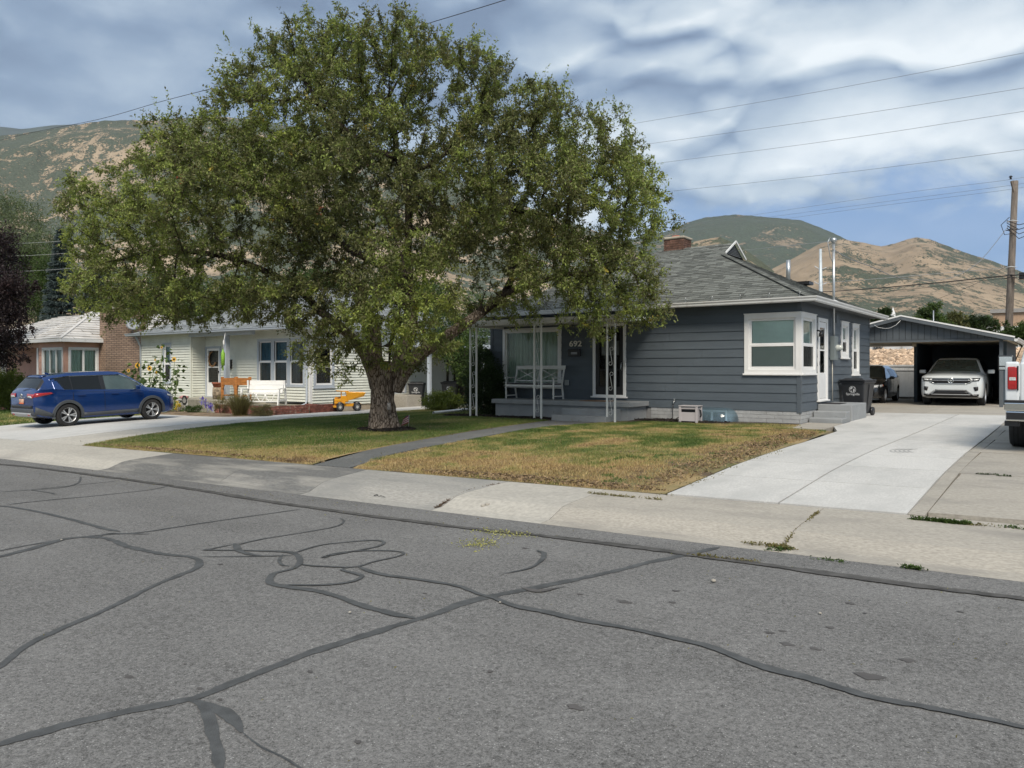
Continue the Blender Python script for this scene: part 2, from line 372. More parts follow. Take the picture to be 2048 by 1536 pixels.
def catmull(P, step=.04):
    out = []; P = [Vector(p) for p in P]; Q = [P[0]*2-P[1]]+P+[P[-1]*2-P[-2]]
    for i in range(1, len(Q)-2):
        n = max(2, int((Q[i+1]-Q[i]).length/step))
        for k in range(n):
            t = k/n; a, b, c, d = Q[i-1], Q[i], Q[i+1], Q[i+2]
            out.append(.5*((2*b)+(c-a)*t+(2*a-5*b+4*c-d)*t*t+(3*b-a-3*c+d)*t**3))
    out.append(P[-1]); return out
SEAM_N = [0]
def ribbon(pix, w0, w1=None, jit=.25, name='tar_seam', m=None, parent=None, dz=.0035, taper=True, step=.035):
    w1 = w1 or w0; SEAM_N[0] += 1; off = dz+SEAM_N[0]*.00025
    G = [on_ground(*p) for p in pix]; G = [Vector((g.x, g.y, 0)) for g in G]; C = catmull(G, step); n = len(C); mb = MB(); V = []; F = []; rq = random.Random(SEAM_N[0])
    sd = SEAM_N[0]*3.7
    for i, p in enumerate(C):
        d = (C[min(i+1, n-1)]-C[max(i-1, 0)]).normalized(); q = Vector((-d.y, d.x, 0)); t = i/(n-1)
        ww = (w0+(w1-w0)*t)/2; e = min(1, .25+min(i, n-1-i)*.2) if taper else 1
        nl = float(vnoise(np.array([i*.35+sd]), np.array([sd]), 3)[0])*.7+float(vnoise(np.array([i*.09+sd]), np.array([7.]), 3)[0])*.9-.8
        nr = float(vnoise(np.array([i*.33+sd]), np.array([sd+50]), 4)[0])*.7+float(vnoise(np.array([i*.08+sd]), np.array([9.]), 4)[0])*.9-.8
        a = p+q*ww*e*(1+jit*nl*2+rq.uniform(-.14, .14)); b = p-q*ww*e*(1+jit*nr*2+rq.uniform(-.14, .14))
        V += [(a.x, a.y, gz_(a.x, a.y)+off), (b.x, b.y, gz_(b.x, b.y)+off)]
    F = [(2*i, 2*i+1, 2*i+3, 2*i+2) for i in range(n-1)]
    mb.add(V, F); return mb.build(name, m or M_seam, parent or road)
for pix, w0, w1 in [
    ([(-40, 1497), (0, 1485), (180, 1435), (370, 1396), (420, 1380), (600, 1310), (760, 1258), (850, 1232), (920, 1206), (985, 1190), (1090, 1170), (1200, 1148), (1310, 1121), (1385, 1106), (1440, 1093)], .075, .075),
    ([(370, 1394), (405, 1405), (421, 1440), (432, 1490), (445, 1545)], .055, .05),
    ([(405, 1400), (440, 1415), (470, 1440), (483, 1461)], .05, .07),
    ([(-30, 1345), (0, 1330), (50, 1290), (110, 1260), (200, 1222), (290, 1178), (350, 1152), (388, 1136), (398, 1124), (385, 1113), (330, 1107), (260, 1093), (210, 1075), (140, 1075), (60, 1096), (-30, 1118)], .05, .085),
    ([(-30, 1106), (40, 1092), (110, 1080), (190, 1070), (250, 1066), (298, 1067)], .035, .05),
    ([(-20, 1010), (30, 1014), (110, 1030), (200, 1054), (240, 1062)], .05, .06),
    ([(190, 1076), (215, 1066), (280, 1064), (400, 1046), (520, 1029), (600, 1018)], .04, .03),
    ([(10, 1009), (90, 1000), (200, 990), (300, 979), (342, 970)], .04, .03),
    ([(-10, 984), (60, 979), (120, 975), (155, 966), (162, 953)], .035, .03),
    ([(60, 979), (100, 985), (110, 988)], .03, .03), ([(70, 978), (150, 970), (240, 961)], .03, .02),
    ([(395, 1112), (480, 1112), (585, 1110)], .02, .03),
    ([(480, 1085), (415, 1098), (412, 1099), (500, 1100), (560, 1102), (588, 1106), (600, 1120), (588, 1135), (552, 1145), (540, 1160), (560, 1170), (640, 1181), (700, 1200), (750, 1216), (830, 1235)], .035, .075),
    ([(468, 1086), (480, 1100), (505, 1108), (525, 1110)], .07, .05), ([(470, 1090), (520, 1078), (620, 1062), (672, 1052), (688, 1042), (680, 1036)], .03, .02),
    ([(565, 1108), (558, 1120), (568, 1130), (588, 1130)], .03, .03),
    ([(588, 1105), (640, 1090), (700, 1083), (745, 1080), (768, 1083), (755, 1092), (700, 1103), (650, 1112), (648, 1114), (672, 1106), (720, 1101), (780, 1101), (806, 1105), (795, 1112), (745, 1123), (720, 1131), (690, 1133), (620, 1130), (600, 1126)], .03, .03),
    ([(715, 1132), (760, 1147), (850, 1160), (920, 1172), (955, 1186), (990, 1196), (1030, 1211), (1090, 1222), (1160, 1238), (1240, 1252), (1330, 1272), (1420, 1292), (1520, 1330), (1620, 1356), (1740, 1392), (1860, 1414), (1960, 1434), (2090, 1462)], .045, .07),
    ([(700, 1134), (682, 1138), (712, 1146), (724, 1152), (700, 1163), (640, 1169), (560, 1168)], .035, .03),
    ([(1074, 1101), (1088, 1106), (1085, 1118), (1060, 1135), (1000, 1148)], .06, .015),
    ([(-40, 925), (60, 934), (240, 957), (400, 980), (520, 1000), (640, 1017), (780, 1037), (930, 1055), (1100, 1073), (1250, 1091), (1400, 1111), (1560, 1133), (1740, 1158), (1900, 1179), (2100, 1203)], .11, .11),
]: ribbon(pix, w0, w1, m=M_seam2 if pix[0] == (-40, 925) else None, jit=.34)
ribbon([(483, 1461), (520, 1490), (570, 1515), (640, 1560)], .012, .01, .8, 'road_crack')
ribbon([(1045, 1175), (1075, 1181), (1110, 1176), (1130, 1172)], .07, .05, .5, 'oil_stain', M_oil, dz=.002)
for i, (px, py, s) in enumerate([(258, 1350, .03), (400, 1373, .02), (440, 1395, .015), (1345, 1203, .03), (1330, 1270, .03), (1565, 1260, .025), (1540, 1263, .03), (1575, 1286, .04), (1630, 1295, .03), (1700, 1205, .035), (1660, 1253, .03), (1815, 1318, .04), (1740, 1350, .07), (1250, 1202, .05), (850, 1185, .02), (370, 1325, .012), (440, 1127, .03), (400, 1128, .03), (1050, 1095, .03), (1160, 1187, .025), (1150, 1411, .04), (620, 1340, .02), (715, 1480, .02), (980, 1340, .02), (1352, 1180, .03), (1730, 1225, .015), (1920, 1222, .02)]):
    c = on_ground(px, py); mb = MB(); n = 12
    mb.add([(c.x+s*(1+.35*math.sin(k*2.3+i))*math.cos(6.283*k/n), c.y+s*.7*(1+.3*math.sin(k*1.7+i))*math.sin(6.283*k/n), gz_(c.x, c.y)+.0022+i*.0001) for k in range(n)], [tuple(range(n))])
    mb.build('road_spot', M_oil, road)
for i, (px, py, s) in enumerate([(1427, 1163, .022), (1000, 1205, .01), (123, 1080, .012), (700, 1225, .012), (966, 1013, .03), (975, 1011, .035), (1640, 1227, .012)]):
    c = on_ground(px, py); mb = MB(); pr = [(0, 0), (s*.8, s*.1), (s, s*.45), (s*.7, s*.85), (0, s)]
    mb.lathe(pr, (c.x, c.y, c.z-.002), n=7); tag(mb.build('pebble', M_con_old), ['light pebble lying alone on the open asphalt', 'tiny white stone on the dark tar seam junction', 'tiny pale stone on the tar seam in front of the left driveway', 'small pale stone near the tar seam fork', 'brown stone lying on the gutter edge', 'larger brown stone lying on the gutter edge', 'pale sliver of stone on the asphalt at the right'][i], 'stone')
# kerb-and-pavement slabs
prof = [(6.97, -.25), (6.99, -.004), (7.2, .006), (7.38, .058), (7.52, .098), (7.75, .115), (8.72, .135), (8.72, -.25)]
pav = empty('pavement', kind='structure')
def joint_x(a, b):
    p, q = on_ground(*a), on_ground(*b); return (p.x, q.x)
J = [(-60, -60), (-52, -52), (-44, -44), (-36, -36), (-28.5, -28.5), (-22.6, -22.6), joint_x((221, 936), (358, 905)), joint_x((470, 955), (560, 922)), joint_x((617, 985), (690, 948)), joint_x((872, 1017), (1000, 967)), joint_x((1085, 1045), (1190, 986)), joint_x((1565, 1096), (1637, 1024)), (1.2, 1.2), (5, 5), (9, 9), (14, 14), (20, 20), (30, 30)]
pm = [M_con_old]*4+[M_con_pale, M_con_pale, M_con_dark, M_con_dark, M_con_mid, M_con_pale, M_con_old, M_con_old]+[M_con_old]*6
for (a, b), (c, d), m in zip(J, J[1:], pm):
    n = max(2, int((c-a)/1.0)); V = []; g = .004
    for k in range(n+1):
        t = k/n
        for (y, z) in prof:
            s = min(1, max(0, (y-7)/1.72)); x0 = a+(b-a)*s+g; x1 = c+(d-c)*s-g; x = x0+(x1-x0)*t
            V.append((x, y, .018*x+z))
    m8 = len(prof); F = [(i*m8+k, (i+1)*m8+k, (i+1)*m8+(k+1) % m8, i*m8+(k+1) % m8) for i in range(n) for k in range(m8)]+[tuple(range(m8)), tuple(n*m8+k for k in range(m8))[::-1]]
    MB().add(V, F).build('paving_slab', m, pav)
# painted house number on the kerb
M_bl = mat('black_paint', (.03, .03, .03), .7, var=.3, vscale=30); M_wp = mat('white_paint', (.62, .61, .58), .6, var=.12, vscale=20, gen=True)
c = on_ground(762, 992); text_mesh('692', .13, (c.x, c.y, zg(c.x, c.y)+.006), (R(12), 0, 0), M_bl, 'kerb_number', pav, .0005, .002, 1.25)
def slab(pts, m, parent, name='concrete_slab', th=.12, dz=.0, n=4):
    # pts: four corners (x, y) counter-clockwise; a grid that follows the land
    a, b, c, d = [Vector((p[0], p[1], 0)) for p in pts]; V = []; F = []
    for i in range(n+1):
        for j in range(n+1):
            u, v = i/n, j/n; p = a*(1-u)*(1-v)+b*u*(1-v)+c*u*v+d*(1-u)*v; V.append((p.x, p.y, zg(p.x, p.y)+dz))
    k = n+1; F = [(i*k+j, (i+1)*k+j, (i+1)*k+j+1, i*k+j+1) for i in range(n) for j in range(n)]
    rim = [i*k for i in range(k)]+[n*k+j for j in range(1, k)]+[i*k+n for i in range(n-1, -1, -1)]+[j for j in range(n-1, 0, -1)]
    base = len(V); V += [(V[r][0], V[r][1], V[r][2]-th) for r in rim]; q = len(rim)
    F += [(rim[i], base+i, base+(i+1) % q, rim[(i+1) % q]) for i in range(q)]
    return MB().add(V, F).build(name, m, parent)
drive = empty('driveway', kind='structure')
yj = [8.735, 10.25, 11.7, 13.2, 14.7, 16.3, 17.8, 19.3, 20.9, 22.5, 24.1, 25.8]
def drx(y): return lerp(y, [(8.7, -4.0), (15, -4.02), (17.9, -4.15), (18.3, -4.55), (22, -4.6), (23, -4.9), (24, -5.45), (30, -5.5)])
for i in range(len(yj)-1):
    y0, y1 = yj[i]+.009, yj[i+1]-.009
    for x0, x1 in ((None, -2.668), (-2.645, -1.36)):
        a0 = drx(y0) if x0 is None else x0; a1 = drx(y1) if x0 is None else x0
        slab([(a0, y0), (x1, y0), (x1, y1), (a1, y1)], M_con_new, drive, dz=.012)
slab([(-5.45, 18.35), (-4.56, 18.35), (-4.6, 20.4), (-5.45, 20.4)], M_con_old, drive, dz=.008)
for x0, x1 in ((-9.6, -6.6), (-6.59, -3.6), (-3.59, -.6)): slab([(x0, 25.82), (x1, 25.82), (x1, 38), (x0, 38)], M_con_old, drive, dz=.006)
slab([(-9.6, 38.01), (-.6, 38.01), (-.6, 44), (-9.6, 44)], M_con_old, drive, dz=.0)
d2 = empty('neighbour_driveway', kind='structure')
slab([(-1.352, 8.76), (-1.2, 8.76), (-1.17, 25.8), (-1.32, 25.8)], M_con_old, d2, 'concrete_strip', dz=.004, n=6)
yj2 = [8.9, 11.6, 14.4, 17.2, 20.0, 22.8, 25.8, 29, 33, 38]
for i in range(len(yj2)-1): slab([(-1.19 if yj2[i] < 25 else -.55, yj2[i]+.012), (2.3, yj2[i]+.012), (2.3, yj2[i+1]-.012), (-1.16 if yj2[i] < 25 else -.55, yj2[i+1]-.012)], M_con_old, d2, dz=.006)
# front path from the pavement to the steps of number 692
path = empty('front_path', kind='structure')
pj = [8.735, 10.3, 11.9, 13.5, 15.0, 16.4, 17.75]
for i in range(len(pj)-1):
    f = lambda y: lerp(y, [(8.7, -10.55), (9.6, -10.95), (12, -11.1), (17.8, -11.55)]); g = lambda y: lerp(y, [(8.7, -9.65), (9.6, -10.15), (12, -10.2), (16, -10.5), (17.8, -10.2)])
    y0, y1 = pj[i]+.004, pj[i+1]-.004; slab([(f(y0), y0), (g(y0), y0), (g(y1), y1), (f(y1), y1)], M_path, path, 'path_slab', dz=.006)
# driveway of number 704
d3 = empty('left_driveway', kind='structure')
def lex(y): return lerp(y, [(8.7, -18.9), (9.5, -19.4), (12, -19.9), (15, -20.15), (23, -20.4), (30, -20.4)])
yj3 = [8.735, 10.6, 12.6, 14.6, 16.6, 18.6, 20.6, 23, 26, 30, 34]
for i in range(len(yj3)-1):
    y0, y1 = yj3[i]+.004, yj3[i+1]-.004
    slab([(-21.6, y0), (lex(y0), y0), (lex(y1), y1), (-21.6, y1)], M_con_pale, d3, dz=.0)
    x1 = -28.6 if y0 < 16 else -23.4
    slab([(x1 if y0 < 16 else x1, y0), (-21.61, y0), (-21.61, y1), (x1, y1)], M_con_new, d3, dz=.006)
# lawns
def lawn_sheet(x0f, x1f, y0, y1, name, n=24, m=None):
    ys_ = np.linspace(y0, y1, n); V = []
    for y in ys_:
        for t in np.linspace(0, 1, n): x = x0f(y)+(x1f(y)-x0f(y))*t; V.append((x, y, zg(x, y)+.0+.012*(float(vnoise(np.array([x*1.3]), np.array([y*1.3]), 5)[0])-.5)))
    return np_mesh(name, V, grid_faces(n, n), m or M_lawn, kind='structure', smooth=True)
lawnL = lawn_sheet(lambda y: lex(y)+.01, lambda y: lerp(y, [(8.7, -10.6), (9.6, -11.0), (12, -11.15), (17.8, -11.6), (22, -14.4)])-.01, 8.74, 22.5, 'lawn')
lawnR = lawn_sheet(lambda y: lerp(y, [(8.7, -9.6), (9.6, -10.1), (12, -10.15), (16, -10.45), (17.8, -10.1), (19.8, -9.5)])+.01, lambda y: lerp(y, [(8.7, -4.03), (15, -4.06), (17.9, -4.3), (18.3, -5.4), (19.8, -5.45)])-.01, 8.74, 19.8, 'lawn')
lawnF = lawn_sheet(lambda y: -60, lambda y: -28.65, 8.74, 22, 'lawn', m=mat('far_lawn', (.085, .12, .03), .95, var=.5, col2=(.16, .14, .05), vscale=.5, gen=True))
# grass blades: one sheet of stuff, colour by a patchy attribute
def leafmat(name, stops, rough=.55, trans=.3, attr='tone'):
    m = bpy.data.materials.new(name); m.use_nodes = True; t = m.node_tree; b = t.nodes['Principled BSDF']; o = t.nodes['Material Output']
    a = nd(t, 'ShaderNodeAttribute', attribute_name=attr)
    c = ramp(t, a.outputs['Fac'], stops, 'LINEAR'); t.links.new(c, b.inputs['Base Color']); b.inputs['Roughness'].default_value = rough; b.inputs['Specular IOR Level'].default_value = .35
    tr = nd(t, 'ShaderNodeBsdfTranslucent'); t.links.new(c, tr.inputs[0]); mx = nd(t, 'ShaderNodeMixShader'); mx.inputs[0].default_value = trans
    t.links.new(b.outputs[0], mx.inputs[1]); t.links.new(tr.outputs[0], mx.inputs[2]); t.links.new(mx.outputs[0], o.inputs[0]); return m
M_grass = leafmat('grass_blade', [(0, (.13, .085, .05)), (.22, (.50, .36, .17)), (.42, (.33, .30, .11)), (.6, (.17, .20, .055)), (.8, (.085, .145, .03)), (1, (.06, .11, .022))], .6, .25)
def grass(name, x0, x1, y0, y1, n, inside, tone, hmin=.018, hmax=.045, wd=.006, seed=1):
    r = np.random.default_rng(seed); x = r.uniform(x0, x1, n); y = r.uniform(y0, y1, n)
    k = inside(x, y); x, y = x[k], y[k]; n = len(x)
    z = np.array([zg(a, b) for a, b in zip(x, y)]); t = tone(x, y)
    patch = fbm(x*1.6, y*1.6, 9, 3); h = r.uniform(hmin, hmax, n)*(.5+patch); a = r.uniform(0, 6.283, n); l = r.uniform(.2, 1.1, n)*h
    w_ = wd*r.uniform(.7, 1.3, n); b = r.uniform(0, 6.283, n)
    base = np.stack([x, y, z-.004], -1); sx = np.stack([np.cos(b)*w_, np.sin(b)*w_, 0*w_], -1)
    tip = base+np.stack([np.cos(a)*l, np.sin(a)*l, h], -1)
    V = np.stack([base-sx, base+sx, tip], 1).reshape(-1, 3); F = np.arange(3*n).reshape(n, 3)
    tone_v = np.repeat(np.clip(t+r.normal(0, .09, n), 0, 1), 3)
    return np_mesh(name, V, F, M_grass, kind='stuff', attr={'tone': tone_v})
def npl(t, P): return np.interp(t, [p[0] for p in P], [p[1] for p in P])
def inR(x, y):
    a = npl(y, [(8.7, -9.6), (9.6, -10.1), (12, -10.15), (16, -10.45), (17.5, -9.9), (17.9, -9.5), (19, -9.3), (19.3, -9.2)]); b = npl(y, [(8.7, -4.1), (15, -4.15), (17.9, -4.3), (18.3, -5.2), (19.3, -5.3)])
    j = (fbm(x*4, y*4, 3, 2)-.5)*.16
    bare = np.clip((x+5.3+.8*(fbm(x*.9, y*.9, 21, 3)-.5)*2)/1.3, 0, 1)*.95*np.clip((18.5-y)/3, .3, 1)
    bed = (y > 18.6+.3*fbm(x*2, y*2, 8, 2)) & (x > -9.7) & (x < -7.0)
    rr = np.random.default_rng(5).uniform(0, 1, len(x))
    return (x > a+j+.05) & (x < b-np.abs(j)-.04) & (rr > bare*.8) & ~bed
def toneR(x, y):
    f = fbm(x*.7, y*.7, 2, 4); g = fbm(x*2.3, y*2.3, 6, 3)
    t = .64+(f-.5)*.8+(g-.5)*1.0-.38*np.clip((10.9-y)/1.6, 0, 1)-.38*np.clip((x+6.2)/1.6, 0, 1)-.16*np.clip((14.5-y)/4, 0, 1)
    g2 = fbm(x*3, y*3, 31, 2); t = np.where((g2 > .7) & (x > -6), .8, t)
    return np.maximum(t, .16)
grass('grass', -10.7, -4, 8.76, 19.4, 190000, inR, toneR, seed=3)
def inL(x, y):
    b = npl(y, [(8.7, -10.6), (9.6, -11.0), (12, -11.15), (17.8, -11.6), (18.1, -15), (22, -15)]); a = npl(y, [(8.7, -18.9), (9.5, -19.4), (12, -19.9), (15, -20.15), (23, -20.4)])
    j = (fbm(x*4, y*4, 3, 2)-.5)*.16
    ring = np.hypot((x+13.95)/1.0, (y-13.85)/.85)+(fbm(x*3, y*3, 4, 2)-.5)*.3
    return (x > a+j+.04) & (x < b-np.abs(j)-.04) & (ring > .68)
def toneL(x, y):
    f = fbm(x*.7, y*.7, 12, 4); g = fbm(x*2.3, y*2.3, 16, 3)
    return .78+(f-.5)*.6+(g-.5)*.35-.45*np.clip((10.9-y+(fbm(x*1.1, y*1.1, 44, 3)-.5)*1.6)/1.9, 0, 1)-.2*np.clip((x+12.6)/1.2, 0, 1)*np.clip((15-y)/3, 0, 1)-.25*np.clip((y-19)/1.5, 0, 1)
grass('grass', -20.5, -10.6, 8.76, 22.3, 260000, inL, toneL, seed=4)
grass('grass', -60, -28.7, 9, 20, 60000, lambda x, y: x < -28.7, lambda x, y: .7+(fbm(x*.5, y*.5, 2, 3)-.5)*1.2-.4*np.clip((11-y)/1.5, 0, 1), .03, .08, .02, seed=6)
# ================================================================== mountains
def mountain(name, crest, D0, D1, D2, x0, x1, rough, seed, m, nx=240, ny=90, base_z=0.0, gul=1.0, pw=.9, smooth=True):
    # crest: (px, py) of the skyline as seen from the street, at distance D1; foot at D0, back slope down to D2
    cp = np.array(crest, dtype=float); px = np.linspace(x0, x1, nx); py = np.interp(px, cp[:, 0], cp[:, 1])
    u = (px-1024)/FPX; dx = u*CX-SX; dy = u*SX+CX
    hc = (738-py)/FPX*D1+EYE
    s = np.concatenate([np.linspace(0, 1, int(ny*.75)), 1+np.linspace(0.03, 1, ny-int(ny*.75))])
    V = np.zeros((nx, len(s), 3))
    for j, t in enumerate(s):
        d = D0+(D1-D0)*t if t <= 1 else D1+(D2-D1)*(t-1)
        shape = t**pw if t <= 1 else max(0, 1-(t-1))**1.3
        X = dx*d; Y = dy*d
        fade = (math.sin(min(t, 1)*math.pi)**.8 if t <= 1 else .6*math.sin((t-1)*math.pi)) if 0 < t < 2 else 0
        r = fbm(X/rough, Y/rough, seed, 6, .5, True)-.55
        warp = fbm(X/(rough*.6)+9, Y/(rough*.6), seed+40, 5)-.5
        z = base_z+(hc-base_z)*shape*(1+gul*fade*(.62*r+.25*warp))
        lim = (hc-EYE)*(d/D1)*(.93+.05*min(1,t))+EYE if t < 1 else None
        if t < 1: z = np.where(z > lim-12, lim-12+np.tanh((z-lim+12)/24)*12, z)
        if t == 1: z = hc*(1+.006*(fbm(px/9, px*0, seed+3, 3)-.5))
        V[:, j, 0] = X; V[:, j, 1] = Y; V[:, j, 2] = z
    return np_mesh(name, V.reshape(-1, 3), grid_faces(nx, len(s)), m, smooth=smooth, kind='structure')
def hill_mat(name, tan, green, lo, hi, sc, zlo=None, zhi=None, zamt=.2, dark2=None, st=(1, 1, 1)):
    m = bpy.data.materials.new(name); m.use_nodes = True; t = m.node_tree; b = t.nodes['Principled BSDF']; b.inputs['Roughness'].default_value = .95; b.inputs['Specular IOR Level'].default_value = .05
    g = nd(t, 'ShaderNodeNewGeometry'); P = g.outputs['Position']
    def nz(s, d=6, r=.6, stv=None):
        v = P
        if stv: mp = nd(t, 'ShaderNodeMapping'); mp.inputs['Scale'].default_value = stv; t.links.new(P, mp.inputs[0]); v = mp.outputs[0]
        n = nd(t, 'ShaderNodeTexNoise'); n.inputs['Scale'].default_value = s; n.inputs['Detail'].default_value = d; n.inputs['Roughness'].default_value = r; t.links.new(v, n.inputs['Vector']); return n.outputs['Fac']
    tanc = ramp(t, nz(sc*.35, 8), [(.35, tuple(Vector(tan)*.78)), (.65, tuple(Vector(tan)*1.12))], 'LINEAR')
    f = nz(sc, 10, .62, st); big = nz(sc*.14, 4, .5); clump = nz(sc*5.5, 5, .6, st)
    s = math_n(t, 'ADD', f, math_n(t, 'MULTIPLY', math_n(t, 'ADD', big, -.5), .9)); s = math_n(t, 'ADD', s, math_n(t, 'MULTIPLY', math_n(t, 'ADD', clump, -.5), .8))
    if zlo is not None:
        sp = nd(t, 'ShaderNodeSeparateXYZ'); t.links.new(P, sp.inputs[0]); mr = nd(t, 'ShaderNodeMapRange'); mr.inputs[1].default_value = zlo; mr.inputs[2].default_value = zhi; mr.inputs[4].default_value = zamt
        t.links.new(sp.outputs['Z'], mr.inputs[0]); s = math_n(t, 'ADD', s, mr.outputs[0])
    # shrubs gather more on slopes facing +X
    nn = nd(t, 'ShaderNodeSeparateXYZ'); t.links.new(g.outputs['Normal'], nn.inputs[0]); s = math_n(t, 'ADD', s, math_n(t, 'MULTIPLY', nn.outputs['X'], .22))
    mr = nd(t, 'ShaderNodeMapRange'); mr.inputs[1].default_value = lo; mr.inputs[2].default_value = hi; t.links.new(s, mr.inputs[0])
    gc = ramp(t, nz(sc*6, 5), [(.35, tuple(Vector(green)*.7)), (.65, tuple(Vector(green)*1.25))], 'LINEAR')
    mx = nd(t, 'ShaderNodeMix', data_type='RGBA'); t.links.new(mr.outputs[0], mx.inputs[0]); t.links.new(tanc, mx.inputs[6]); t.links.new(gc, mx.inputs[7]); t.links.new(mx.outputs[2], b.inputs['Base Color'])
    bp = nd(t, 'ShaderNodeBump'); bp.inputs['Strength'].default_value = .8; bp.inputs['Distance'].default_value = 6/sc*.01; t.links.new(mr.outputs[0], bp.inputs['Height']); t.links.new(bp.outputs[0], b.inputs['Normal'])
    return m
M_hillL = hill_mat('scrub_hillside', (.35, .28, .20), (.08, .095, .072), .52, .59, .040, 330, 640, .13)
M_hillR = hill_mat('tan_hillside', (.31, .245, .175), (.075, .088, .065), .585, .63, .045, 100, 500, .03)
M_hillF = hill_mat('spur_hillside', (.32, .25, .17), (.08, .09, .055), .56, .61, .02)
M_peak = hill_mat('wooded_peak', (.29, .23, .16), (.065, .082, .058), .42, .50, .014, 300, 1100, .16)
M_far = mat('far_forest', (.05, .07, .06), .95, var=.3, vscale=.002, gen=True)
mountain('far_mountain', [(-900, 330), (-300, 262), (0, 253), (40, 258), (100, 251), (160, 248), (260, 262), (500, 300), (900, 380), (1100, 470)], 4200, 6500, 9000, -900, 1000, 900, 3, M_far, nx=120, ny=40)
mountain('left_mountain', [(-1200, 420), (-500, 330), (-150, 292), (0, 272), (80, 262), (150, 250), (200, 242), (250, 240), (310, 241), (370, 236), (430, 233), (520, 240), (620, 262), (760, 300), (900, 350), (1000, 395), (1100, 430), (1240, 480), (1500, 600), (1600, 690)], 750, 2300, 3600, -1200, 1600, 330, 12, M_hillL, pw=1.1, gul=.85, nx=420, ny=130)
mountain('green_peak', [(1000, 560), (1150, 510), (1250, 480), (1320, 466), (1345, 459), (1375, 445), (1410, 435), (1450, 431), (1475, 429), (1520, 433), (1570, 437), (1600, 440), (1640, 455), (1680, 472), (1740, 505), (1850, 560), (2000, 640)], 2000, 4600, 6500, 1000, 2050, 620, 5, M_peak, gul=.5, nx=220, ny=90)
mountain('tan_mountain', [(1300, 640), (1400, 600), (1500, 560), (1580, 520), (1640, 487), (1685, 478), (1730, 486), (1762, 493), (1790, 487), (1812, 479), (1832, 475), (1858, 478), (1890, 490), (1930, 505), (1985, 522), (2048, 545), (2200, 590), (2500, 640), (3000, 690)], 700, 2300, 3500, 1300, 3000, 300, 8, M_hillR, gul=.7, nx=380, ny=130)
mountain('spur_mountain', [(1200, 560), (1330, 500), (1400, 480), (1440, 474), (1480, 492), (1520, 520), (1570, 560), (1620, 600), (1680, 650), (1740, 700)], 900, 2000, 3000, 1150, 1750, 240, 23, M_hillF, gul=.5, nx=140, ny=70)

# ================================================================== house helpers
def wall_frame(kind, c, out=1):
    # a wall's own axes: s along the wall, z up, n outward.  'front' faces -Y at Y=c, 'side' faces +X at X=c
    if kind == 'front': return lambda s, z, n: Vector((s, c-n, z))
    if kind == 'side': return lambda s, z, n: Vector((c+n, s, z))
    if kind == 'back': return lambda s, z, n: Vector((s, c+n, z))
    return lambda s, z, n: Vector((c-n, s, z))
def wbox(mb, F, s0, s1, z0, z1, n0, n1):
    V = [F(s, z, n) for z in (z0, z1) for n in (n0, n1) for s in (s0, s1)]
    return mb.add(V, [(0, 2, 3, 1), (4, 5, 7, 6), (0, 1, 5, 4), (1, 3, 7, 5), (3, 2, 6, 7), (2, 0, 4, 6)])
def wedge(mb, F, s0, s1, z0, z1, nb, nt_, n0=0.001):
    V = [F(s0, z0, n0), F(s1, z0, n0), F(s0, z0, nb), F(s1, z0, nb), F(s0, z1, n0), F(s1, z1, n0), F(s0, z1, nt_), F(s1, z1, nt_)]
    return mb.add(V, [(0, 2, 3, 1), (4, 5, 7, 6), (0, 1, 5, 4), (1, 3, 7, 5), (3, 2, 6, 7), (2, 0, 4, 6)])
def courses(F, s0, s1, z0, n, ex, openings, emit, nb=.024, nt_=.004):
    for i in range(n):
        a, b = z0+i*ex, z0+(i+1)*ex; cuts = sorted([o for o in openings if o[2] < b-.002 and o[3] > a+.002]); x = s0; segs = []
        for (o0, o1, oz0, oz1) in cuts:
            if o0 > x: segs.append((x, o0, a, b))
            if oz0 > a+.01: segs.append((max(x, o0), min(o1, s1), a, oz0))
            if oz1 < b-.01: segs.append((max(x, o0), min(o1, s1), oz1, b))
            x = max(x, o1)
        if x < s1: segs.append((x, s1, a, b))
        for (p, q, za, zb) in segs:
            if q-p < .01: continue
            t0 = (za-a)/ex; t1 = (zb-a)/ex; emit(p, q, za, zb, nb+(nt_-nb)*t0, nb+(nt_-nb)*t1)
def wall_core(F, s0, s1, z0, z1, openings, thick=.12):
    mb = MB(); ss = sorted({s0, s1}|{min(s1, max(s0, v)) for o in openings for v in o[:2]}); zs = sorted({z0, z1}|{min(z1, max(z0, v)) for o in openings for v in o[2:]})
    for a, b in zip(ss, ss[1:]):
        for c, d in zip(zs, zs[1:]):
            m, k = (a+b)/2, (c+d)/2
            if any(o[0] < m < o[1] and o[2] < k < o[3] for o in openings): continue
            wbox(mb, F, a, b, c, d, -thick, 0)
    return mb
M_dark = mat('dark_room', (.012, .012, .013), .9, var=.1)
M_white = mat('white_trim', (.74, .745, .74), .5, var=.05, vscale=2, gen=True, dirt=((.5, .49, .46), 3.0, .62, .85))
M_vinyl = mat('vinyl_white', (.78, .79, .79), .35, var=.04, gen=True)
M_glass = glass('window_glass')
M_blind = mat('blind_slat', (.80, .93, .85), .6, var=.06); M_blind2 = mat('blind_slat_screened', (.10, .125, .11), .7, var=.06)
M_screen = mat('insect_screen', (.10, .10, .10), .85, var=.1, gen=True)
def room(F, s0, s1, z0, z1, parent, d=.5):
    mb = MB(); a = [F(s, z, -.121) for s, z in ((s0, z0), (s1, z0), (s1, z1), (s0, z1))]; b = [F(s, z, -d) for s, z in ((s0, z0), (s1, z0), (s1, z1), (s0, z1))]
    mb.add(a+b, [(4, 5, 6, 7)]+[(i, (i+1) % 4, 4+(i+1) % 4, 4+i) for i in range(4)]); return mb.build('room_shell', M_dark, parent)
